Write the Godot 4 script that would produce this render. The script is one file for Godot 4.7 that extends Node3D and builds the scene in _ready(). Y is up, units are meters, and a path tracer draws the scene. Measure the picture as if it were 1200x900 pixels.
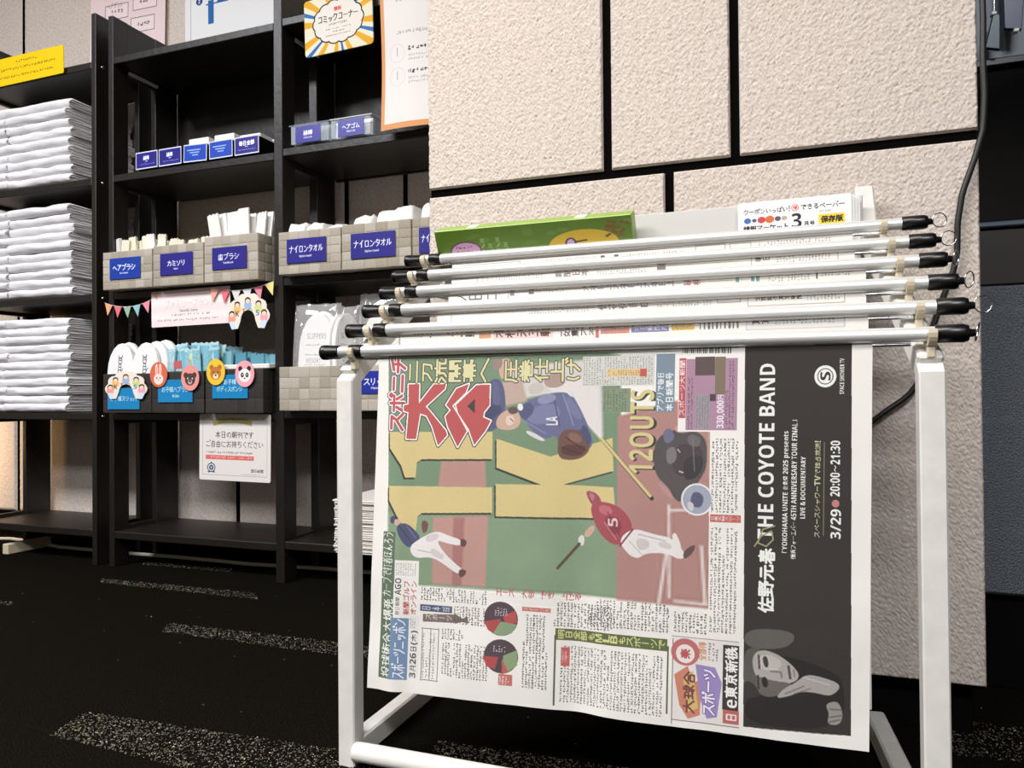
extends Node3D
# Newspaper rack in front of a stone pillar, amenity shelves on the left.
# y up, metres, floor at y = 0.

const SHELF_FRONT := -1.4946
const SHELF_BACK := -1.72
const WALL_BACK := -1.735
const PILLAR_FRONT := -1.1018
const BOARDS := [0.0856, 0.4005, 0.7215, 1.036, 1.353]
const BASKET_FRONT := -1.46     # baskets stand a little proud of the boards
const Q := 0.977                 # their spacing, relative to the shelf front

var M := {}
var taken := {}
var font_bold: SystemFont
var font_plain: SystemFont
var rng := RandomNumberGenerator.new()

func _ready():
	rng.seed = 11
	_camera_and_light()
	_materials()
	_structure()
	_shelf_units()
	_towels()
	_amenities()
	_kids_row()
	_signs()
	_rack()
	_small_things()

func _camera_and_light():
	var cam := Camera3D.new()
	cam.name = "camera"
	add_child(cam)
	cam.position = Vector3(0, 0.4564, 0)
	cam.rotation_degrees = Vector3(0.637, 20.0, -0.4785)
	cam.fov = 54.7
	cam.near = 0.02
	cam.current = true
	var we := WorldEnvironment.new()
	we.name = "world"
	var env := Environment.new()
	env.background_mode = Environment.BG_COLOR
	env.background_color = Color(0.02, 0.02, 0.02)
	env.tonemap_mode = Environment.TONE_MAPPER_LINEAR
	env.tonemap_exposure = 0.95
	env.sdfgi_enabled = true
	env.ssao_enabled = true
	env.ssil_enabled = true
	we.environment = env
	add_child(we)
	# ceiling panels of the hall: position, size, energy, colour
	for a in [[Vector3(-0.70, 2.38, 0.30), Vector2(1.1, 0.5), 4.4, Color(1.0, 0.965, 0.92)],
			[Vector3(-2.05, 2.38, 0.35), Vector2(1.1, 0.5), 9.6, Color(0.97, 0.975, 1.0)],
			[Vector3(0.45, 2.38, 1.35), Vector2(1.1, 0.5), 8.4, Color(0.97, 0.98, 1.0)]]:
		var p := Node3D.new()
		p.name = numbered("ceiling_light")
		p.set_meta("label", ["long white ceiling light panel above the newspaper rack", "white ceiling light panel above the towel shelves", "cool white ceiling light panel behind the viewer"][taken["ceiling_light"] - 1])
		p.set_meta("category", "ceiling light")
		add_child(p)
		p.position = a[0]
		var fr := MeshInstance3D.new()
		fr.name = "frame"
		fr.mesh = rbox(Vector3(a[1].x + 0.05, 0.03, a[1].y + 0.05), 0.004)
		fr.material_override = plain(Color(0.85, 0.85, 0.84), 0.5)
		fr.position.y = 0.0
		p.add_child(fr)
		var em := StandardMaterial3D.new()
		em.albedo_color = Color(0.9, 0.9, 0.9)
		em.emission_enabled = true
		em.emission = a[3]
		em.emission_energy_multiplier = 2.0
		var df := MeshInstance3D.new()
		df.name = "diffuser"
		df.mesh = rbox(Vector3(a[1].x, 0.01, a[1].y), 0.002)
		df.material_override = em
		df.position.y = -0.018
		p.add_child(df)
		var l := AreaLight3D.new()
		l.name = "panel_light"
		l.area_size = a[1]
		l.light_energy = a[2]
		l.light_color = a[3]
		l.area_range = 12.0
		l.shadow_enabled = true
		l.rotation_degrees = Vector3(-90, 0, 0)
		l.position.y = -0.03
		p.add_child(l)

# ---------------------------------------------------------------- helpers
func numbered(n: String) -> String:
	taken[n] = taken.get(n, 0) + 1
	return n if taken[n] == 1 else "%s_%03d" % [n, taken[n] - 1]

func ordinal(i: int) -> String:
	return ["first", "second", "third", "fourth", "fifth", "sixth", "seventh", "eighth", "ninth", "tenth", "eleventh", "twelfth", "thirteenth", "fourteenth", "fifteenth", "sixteenth", "seventeenth", "eighteenth", "nineteenth", "twentieth"][i]

func thing(called: String, label: String, category: String, at := Vector3.ZERO, group := "") -> Node3D:
	var o := Node3D.new()
	o.name = numbered(called)
	add_child(o)
	o.position = at
	o.set_meta("label", label)
	o.set_meta("category", category)
	if group:
		o.set_meta("group", group)
	return o

func part(parent: Node, called: String, mesh: Mesh, m: Material, at := Vector3.ZERO, rot := Vector3.ZERO) -> MeshInstance3D:
	var o := MeshInstance3D.new()
	o.name = called
	o.mesh = mesh
	o.material_override = m
	o.position = at
	o.rotation_degrees = rot
	parent.add_child(o, true)
	return o

func solo(called: String, label: String, category: String, mesh: Mesh, m: Material, at := Vector3.ZERO, rot := Vector3.ZERO, group := "") -> MeshInstance3D:
	var o := part(self, numbered(called), mesh, m, at, rot)
	o.set_meta("label", label)
	o.set_meta("category", category)
	if group:
		o.set_meta("group", group)
	return o

func struct(called: String) -> Node3D:
	var o := Node3D.new()
	o.name = called
	o.set_meta("kind", "structure")
	add_child(o)
	return o

func plain(c: Color, rough := 0.7, metal := 0.0) -> StandardMaterial3D:
	var m := StandardMaterial3D.new()
	m.albedo_color = c
	m.roughness = rough
	m.metallic = metal
	return m

func grain(c: Color, rough: float, freq: float, spread: float, bump: float, scale := Vector3.ONE) -> StandardMaterial3D:
	# a material with a fine triplanar mottling of its own colour and a bump
	var m := plain(Color.WHITE, rough)
	var n := FastNoiseLite.new()
	n.frequency = freq
	n.fractal_octaves = 4
	n.seed = int(c.r * 97 + freq * 1000)
	var t := NoiseTexture2D.new()
	t.width = 512
	t.height = 512
	t.seamless = true
	t.noise = n
	var g := Gradient.new()
	g.set_color(0, Color(c.r * (1.0 - spread), c.g * (1.0 - spread), c.b * (1.0 - spread)))
	g.set_color(1, Color(c.r * (1.0 + spread * 0.7), c.g * (1.0 + spread * 0.7), c.b * (1.0 + spread * 0.7)))
	t.color_ramp = g
	m.albedo_texture = t
	m.uv1_triplanar = true
	m.uv1_world_triplanar = true
	m.uv1_scale = scale
	if bump > 0.0:
		var t2 := NoiseTexture2D.new()
		t2.width = 512
		t2.height = 512
		t2.seamless = true
		t2.noise = n
		t2.as_normal_map = true
		t2.bump_strength = bump
		m.normal_enabled = true
		m.normal_texture = t2
	return m

func printed(im: Image, rough := 0.75) -> StandardMaterial3D:
	var m := plain(Color.WHITE, rough)
	m.albedo_texture = ImageTexture.create_from_image(im)
	m.texture_repeat = false
	return m

# --- meshes
func tri(st: SurfaceTool, a: Vector3, b: Vector3, c: Vector3):
	st.add_vertex(a); st.add_vertex(b); st.add_vertex(c)

func quad(st: SurfaceTool, a: Vector3, b: Vector3, c: Vector3, d: Vector3):
	tri(st, a, b, c); tri(st, a, c, d)

func rbox(s: Vector3, b := 0.0015) -> ArrayMesh:
	# box of full size s, centred, with chamfered edges
	var h := s * 0.5
	b = minf(b, minf(h.x, minf(h.y, h.z)) * 0.9)
	var st := SurfaceTool.new()
	st.begin(Mesh.PRIMITIVE_TRIANGLES)
	st.set_smooth_group(-1)
	for ax in 3:
		for sg in [-1.0, 1.0]:
			var u := (ax + 1) % 3
			var v := (ax + 2) % 3
			var q := []
			for k in [[-1, -1], [1, -1], [1, 1], [-1, 1]]:
				var p := Vector3.ZERO
				p[ax] = sg * h[ax]
				p[u] = k[0] * (h[u] - b)
				p[v] = k[1] * (h[v] - b)
				q.append(p)
			if sg > 0: quad(st, q[3], q[2], q[1], q[0])
			else: quad(st, q[0], q[1], q[2], q[3])
	for ax in 3:   # edge chamfers along axis ax
		var u := (ax + 1) % 3
		var v := (ax + 2) % 3
		for k in [[-1, -1], [1, -1], [1, 1], [-1, 1]]:
			var a := Vector3.ZERO; var c := Vector3.ZERO
			a[u] = k[0] * h[u]; a[v] = k[1] * (h[v] - b)
			c[u] = k[0] * (h[u] - b); c[v] = k[1] * h[v]
			var a2 := a; var c2 := c
			a[ax] = -(h[ax] - b); c[ax] = -(h[ax] - b)
			a2[ax] = h[ax] - b; c2[ax] = h[ax] - b
			if k[0] * k[1] > 0: quad(st, a, a2, c2, c)
			else: quad(st, c, c2, a2, a)
	for x in [-1, 1]:
		for y in [-1, 1]:
			for z in [-1, 1]:
				var p := Vector3(x * h.x, y * (h.y - b), z * (h.z - b))
				var q := Vector3(x * (h.x - b), y * h.y, z * (h.z - b))
				var r := Vector3(x * (h.x - b), y * (h.y - b), z * h.z)
				if x * y * z > 0: tri(st, p, r, q)
				else: tri(st, p, q, r)
	st.generate_normals()
	return st.commit()

func grid_mesh(f: Callable, nu: int, nv: int, uv := true) -> ArrayMesh:
	# smooth surface f(u, v) -> Vector3 for u, v in 0..1
	var pts := PackedVector3Array()
	var uvs := PackedVector2Array()
	var nor := PackedVector3Array()
	pts.resize((nu + 1) * (nv + 1)); uvs.resize(pts.size()); nor.resize(pts.size())
	for j in nv + 1:
		for i in nu + 1:
			var k := j * (nu + 1) + i
			pts[k] = f.call(float(i) / nu, float(j) / nv)
			uvs[k] = Vector2(float(i) / nu, float(j) / nv)
	for j in nv + 1:
		for i in nu + 1:
			var du := pts[j * (nu + 1) + mini(i + 1, nu)] - pts[j * (nu + 1) + maxi(i - 1, 0)]
			var dv := pts[mini(j + 1, nv) * (nu + 1) + i] - pts[maxi(j - 1, 0) * (nu + 1) + i]
			nor[j * (nu + 1) + i] = dv.cross(du).normalized()
	var idx := PackedInt32Array()
	for j in nv:
		for i in nu:
			var k := j * (nu + 1) + i
			for e in [0, 1, nu + 1, 1, nu + 2, nu + 1]: idx.append(k + e)
	var arr := []
	arr.resize(Mesh.ARRAY_MAX)
	arr[Mesh.ARRAY_VERTEX] = pts
	arr[Mesh.ARRAY_NORMAL] = nor
	arr[Mesh.ARRAY_TEX_UV] = uvs
	arr[Mesh.ARRAY_INDEX] = idx
	var m := ArrayMesh.new()
	m.add_surface_from_arrays(Mesh.PRIMITIVE_TRIANGLES, arr)
	return m

func tube(path: Array, r: float, seg := 10, caps := true) -> ArrayMesh:
	# round tube along points; r constant
	var st := SurfaceTool.new()
	st.begin(Mesh.PRIMITIVE_TRIANGLES)
	var rings := []
	var up := Vector3(0.13, 0.97, 0.2).normalized()
	for i in path.size():
		var d: Vector3 = (path[mini(i + 1, path.size() - 1)] - path[maxi(i - 1, 0)]).normalized()
		var s := d.cross(up).normalized()
		if s.length() < 0.1: s = d.cross(Vector3.RIGHT).normalized()
		var t := s.cross(d).normalized()
		up = t
		var ring := []
		for k in seg:
			var a := TAU * k / seg
			ring.append(path[i] + (s * cos(a) + t * sin(a)) * r)
		rings.append(ring)
	st.set_smooth_group(0)
	for i in path.size() - 1:
		for k in seg:
			var k2 := (k + 1) % seg
			quad(st, rings[i][k], rings[i + 1][k], rings[i + 1][k2], rings[i][k2])
	if caps:
		st.set_smooth_group(-1)
		for k in seg:
			var k2 := (k + 1) % seg
			tri(st, path[0], rings[0][k], rings[0][k2])
			tri(st, path[-1], rings[-1][k2], rings[-1][k])
	st.generate_normals()
	return st.commit()

func lathe_x(profile: Array, seg := 20) -> ArrayMesh:
	# profile of [x, radius] turned around the x axis
	var st := SurfaceTool.new()
	st.begin(Mesh.PRIMITIVE_TRIANGLES)
	st.set_smooth_group(-1)
	for i in profile.size() - 1:
		for k in seg:
			var a := TAU * k / seg
			var b := TAU * (k + 1) / seg
			var p0 := Vector3(profile[i][0], cos(a) * profile[i][1], sin(a) * profile[i][1])
			var p1 := Vector3(profile[i + 1][0], cos(a) * profile[i + 1][1], sin(a) * profile[i + 1][1])
			var p2 := Vector3(profile[i + 1][0], cos(b) * profile[i + 1][1], sin(b) * profile[i + 1][1])
			var p3 := Vector3(profile[i][0], cos(b) * profile[i][1], sin(b) * profile[i][1])
			st.set_smooth_group(1 if profile[i][0] != profile[i + 1][0] else -1)
			if profile[i][1] < 1e-6: tri(st, p0, p1, p2)
			elif profile[i + 1][1] < 1e-6: tri(st, p0, p1, p3)
			else: quad(st, p0, p1, p2, p3)
	st.generate_normals()
	return st.commit()

func slab(outline: PackedVector2Array, depth: float, bev := 0.0, uvbox := Rect2()) -> ArrayMesh:
	# outline (x, y) extruded in z from -depth/2 to depth/2; front uv over uvbox (or the bounds)
	if Geometry2D.is_polygon_clockwise(outline):
		outline.reverse()
	var bb := Rect2(outline[0], Vector2.ZERO)
	for p in outline: bb = bb.expand(p)
	if uvbox.size.x > 0: bb = uvbox
	var inner := outline
	if bev > 0.0:
		var off := Geometry2D.offset_polygon(outline, -bev, Geometry2D.JOIN_MITER)
		if off.size() == 1 and off[0].size() == outline.size(): 
			inner = off[0]
			# keep the same start point
			var best := 0
			for i in inner.size():
				if inner[i].distance_to(outline[0]) < inner[best].distance_to(outline[0]): best = i
			var re := PackedVector2Array()
			for i in inner.size(): re.append(inner[(best + i) % inner.size()])
			inner = re
		else:
			bev = 0.0
	var h := depth * 0.5
	var st := SurfaceTool.new()
	st.begin(Mesh.PRIMITIVE_TRIANGLES)
	st.set_smooth_group(-1)
	var tr := Geometry2D.triangulate_polygon(inner)
	for z in [h, -h]:
		for i in range(0, tr.size(), 3):
			var t := [inner[tr[i]], inner[tr[i + 1]], inner[tr[i + 2]]]
			var ccw: bool = (t[1] - t[0]).cross(t[2] - t[0]) > 0
			if ccw == (z > 0): t.reverse()
			for p in t:
				st.set_uv(Vector2((p.x - bb.position.x) / bb.size.x, 1.0 - (p.y - bb.position.y) / bb.size.y))
				st.add_vertex(Vector3(p.x, p.y, z))
	var n := outline.size()
	for i in n:
		var j := (i + 1) % n
		var rows := [[outline[i], outline[j], h - bev], [outline[i], outline[j], -h + bev]]
		if bev > 0.0:
			rows = [[inner[i], inner[j], h], [outline[i], outline[j], h - bev], [outline[i], outline[j], -h + bev], [inner[i], inner[j], -h]]
		for r in rows.size() - 1:
			var a := Vector3(rows[r][0].x, rows[r][0].y, rows[r][2])
			var b := Vector3(rows[r][1].x, rows[r][1].y, rows[r][2])
			var c := Vector3(rows[r + 1][1].x, rows[r + 1][1].y, rows[r + 1][2])
			var d := Vector3(rows[r + 1][0].x, rows[r + 1][0].y, rows[r + 1][2])
			for p in [a, b, c, a, c, d]:
				st.set_uv(Vector2((p.x - bb.position.x) / bb.size.x, 1.0 - (p.y - bb.position.y) / bb.size.y))
				st.add_vertex(p)
	st.generate_normals()
	return st.commit()

func rounded(w: float, h: float, r: float, seg := 4) -> PackedVector2Array:
	var o := PackedVector2Array()
	for c in [[w / 2 - r, h / 2 - r, 0.0], [-w / 2 + r, h / 2 - r, PI / 2], [-w / 2 + r, -h / 2 + r, PI], [w / 2 - r, -h / 2 + r, PI * 1.5]]:
		for k in seg + 1:
			var a: float = c[2] + PI / 2 * k / seg
			o.append(Vector2(c[0] + cos(a) * r, c[1] + sin(a) * r))
	return o

func card(w: float, h: float, im: Image, thick := 0.0012, rough := 0.6, round_r := 0.0) -> Array:
	# [mesh, material] of a thin printed card, centred
	var o := rounded(w, h, maxf(round_r, 0.0006), 3)
	return [slab(o, thick), printed(im, rough)]

# ---------------------------------------------------------------- drawing print
func canvas(w: int, h: int, c: Color) -> Image:
	var im := Image.create(w, h, false, Image.FORMAT_RGB8)
	im.fill(c)
	return im

func fill(im: Image, rings: Array, c: Color):
	# even-odd fill of closed rings (PackedVector2Array)
	var y0 := 1e9; var y1 := -1e9
	for r in rings:
		for p in r:
			y0 = minf(y0, p.y); y1 = maxf(y1, p.y)
	var w := im.get_width(); var h := im.get_height()
	for y in range(maxi(0, floori(y0)), mini(h, ceili(y1) + 1)):
		var yy := y + 0.5
		var xs := []
		for r in rings:
			var n: int = r.size()
			for i in n:
				var a: Vector2 = r[i]; var b: Vector2 = r[(i + 1) % n]
				if (a.y <= yy) != (b.y <= yy):
					xs.append(a.x + (yy - a.y) / (b.y - a.y) * (b.x - a.x))
		xs.sort()
		for i in range(0, xs.size() - 1, 2):
			var xa := roundi(xs[i]); var xb := roundi(xs[i + 1])
			if xb > xa: im.fill_rect(Rect2i(xa, y, xb - xa, 1), c)

func poly(im: Image, nums: Array, c: Color, s := 1.0):
	var r := PackedVector2Array()
	for i in range(0, nums.size() - 1, 2): r.append(Vector2(nums[i], nums[i + 1]) * s)
	fill(im, [r], c)

func blob(im: Image, nums: Array, c: Color, s := 1.0):
	# closed shape with its corners cut round
	var r := PackedVector2Array()
	for i in range(0, nums.size() - 1, 2): r.append(Vector2(nums[i], nums[i + 1]) * s)
	for k in 3:
		var q := PackedVector2Array()
		for i in r.size():
			var j := (i + 1) % r.size()
			q.append(r[i].lerp(r[j], 0.25)); q.append(r[i].lerp(r[j], 0.75))
		r = q
	fill(im, [r], c)

func disc(im: Image, x: float, y: float, rx: float, ry: float, c: Color, s := 1.0):
	var r := PackedVector2Array()
	for k in 28: r.append(Vector2(x + cos(TAU * k / 28) * rx, y + sin(TAU * k / 28) * ry) * s)
	fill(im, [r], c)

func stroke(im: Image, pts: Array, w: float, c: Color, s := 1.0):
	# polyline of [x, y, x, y ...] with round ends
	for i in range(0, pts.size() - 3, 2):
		var a := Vector2(pts[i], pts[i + 1]) * s
		var b := Vector2(pts[i + 2], pts[i + 3]) * s
		var hw := w * s * 0.5
		var d := (b - a).normalized() * hw
		if w * s < 2.2: d = (b - a).normalized() * maxf(hw, 0.5)
		var n := Vector2(-d.y, d.x)
		fill(im, [PackedVector2Array([a + n - d * 0.5, b + n + d * 0.5, b - n + d * 0.5, a - n - d * 0.5])], c)
		if w * s > 5.0:
			disc(im, a.x, a.y, hw, hw, c); disc(im, b.x, b.y, hw, hw, c)

func mottle(im: Image, x: float, y: float, w: float, h: float, n: int, size: float, amount: float):
	# uneven ink of a printed photograph: small patches of the colour already there
	for i in n:
		var px := clampi(int(x + rng.randf() * w), 0, im.get_width() - 1)
		var py := clampi(int(y + rng.randf() * h), 0, im.get_height() - 1)
		var c := im.get_pixel(px, py)
		var k := rng.randf_range(-amount, amount)
		c = c.lightened(k) if k > 0.0 else c.darkened(-k)
		var e := maxi(1, int(size * rng.randf_range(0.4, 1.2)))
		im.fill_rect(Rect2i(px - e / 2, py - e / 4, e, maxi(1, e / 2)), c)

func soften(im: Image, x: float, y: float, w: float, h: float, f: int):
	# blur of a coarse halftone: a region scaled down and up again
	var r := Rect2i(int(x), int(y), int(w), int(h))
	var q := im.get_region(r)
	q.resize(r.size.x / f, r.size.y / f, Image.INTERPOLATE_LANCZOS)
	q.resize(r.size.x, r.size.y, Image.INTERPOLATE_CUBIC)
	im.blit_rect(q, Rect2i(Vector2i.ZERO, r.size), r.position)

func rect(im: Image, x: float, y: float, w: float, h: float, c: Color, s := 1.0):
	im.fill_rect(Rect2i(roundi(x * s), roundi(y * s), maxi(1, roundi(w * s)), maxi(1, roundi(h * s))), c)

func glyph_advance(ch: String) -> float:
	if STROKES.has(ch): return 1.0
	if ch == " ": return 0.3
	var ts := TextServerManager.get_primary_interface()
	var rid: RID = font_bold.get_rids()[0]
	return ts.font_get_glyph_advance(rid, 100, ts.font_get_glyph_index(rid, 100, ch.unicode_at(0), 0)).x / 100.0 / 0.74

func glyph(im: Image, ch: String, x: float, y: float, w: float, h: float, weight: float, c: Color, bold := true):
	# draws ch into the cell x, y, w, h (pixels); weight in cell tenths
	if STROKES.has(ch):
		for s in STROKES[ch]:
			var q := []
			for i in range(0, s.size(), 2):
				q.append(x + s[i] * w * 0.1); q.append(y + s[i + 1] * h * 0.1)
			stroke(im, q, weight * minf(w, h) * 0.1, c)
		return
	if ch == " ": return
	var ts := TextServerManager.get_primary_interface()
	var rid: RID = (font_bold if bold else font_plain).get_rids()[0]
	var g := ts.font_get_glyph_contours(rid, 100, ts.font_get_glyph_index(rid, 100, ch.unicode_at(0), 0))
	var adv := glyph_advance(ch) * 74.0
	var rings := []
	var start := 0
	for e in g.contours:
		var r := PackedVector2Array()
		for i in range(start, e + 1):
			var p: Vector3 = g.points[i]
			r.append(Vector2(x + p.x / adv * w, y + h + p.y / 73.0 * h))
		rings.append(r)
		start = e + 1
	fill(im, rings, c)

func words(im: Image, text: String, x: float, y: float, w: float, h: float, c: Color, weight := 1.1, vertical := false, bold := true):
	# text fitted into a box in pixels
	if vertical:
		var ch_h := h / text.length()
		for i in text.length():
			if text[i] == "ー":
				stroke(im, [x + w * 0.5, y + (i + 0.1) * ch_h, x + w * 0.5, y + (i + 0.9) * ch_h], weight * minf(w, ch_h) * 0.1, c)
				continue
			glyph(im, text[i], x, y + i * ch_h + ch_h * 0.04, w, ch_h * 0.92, weight, c, bold)
		return
	var total := 0.0
	for ch in text: total += glyph_advance(ch)
	var k := w / total
	for ch in text:
		var a := glyph_advance(ch) * k
		glyph(im, ch, x, y, a, h, weight, c, bold)
		x += a

func outlined(im: Image, text: String, x: float, y: float, w: float, h: float, c: Color, edge: Color, weight: float, grow: float, vertical := false):
	words(im, text, x, y, w, h, edge, weight + grow, vertical)
	words(im, text, x, y, w, h, c, weight, vertical)

func body(im: Image, x: float, y: float, w: float, h: float, cell: float, c: Color, vertical := true, gap := 1.35, fillness := 0.93):
	# columns of tiny set type, too small to read
	var across := w if vertical else h
	var along := h if vertical else w
	var o := 0.0
	while o + cell <= across:
		var run := along
		if rng.randf() < 0.12: run *= rng.randf_range(0.3, 0.9)
		var t := 0.0
		while t + cell <= run:
			if rng.randf() < fillness:
				var px: float = x + (across - o - cell if vertical else t)
				var py: float = y + (t if vertical else o)
				var n := rng.randi_range(2, 4)
				var e := cell * 0.9
				for k in n:
					if rng.randf() < 0.5:
						rect(im, px + rng.randf() * e * 0.25, py + rng.randf() * e * 0.85, e * rng.randf_range(0.5, 0.8), maxf(1.0, cell * 0.21), c)
					else:
						rect(im, px + rng.randf() * e * 0.8, py + rng.randf() * e * 0.25, maxf(1.0, cell * 0.21), e * rng.randf_range(0.5, 0.8), c)
			t += cell
		o += cell * gap

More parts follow.
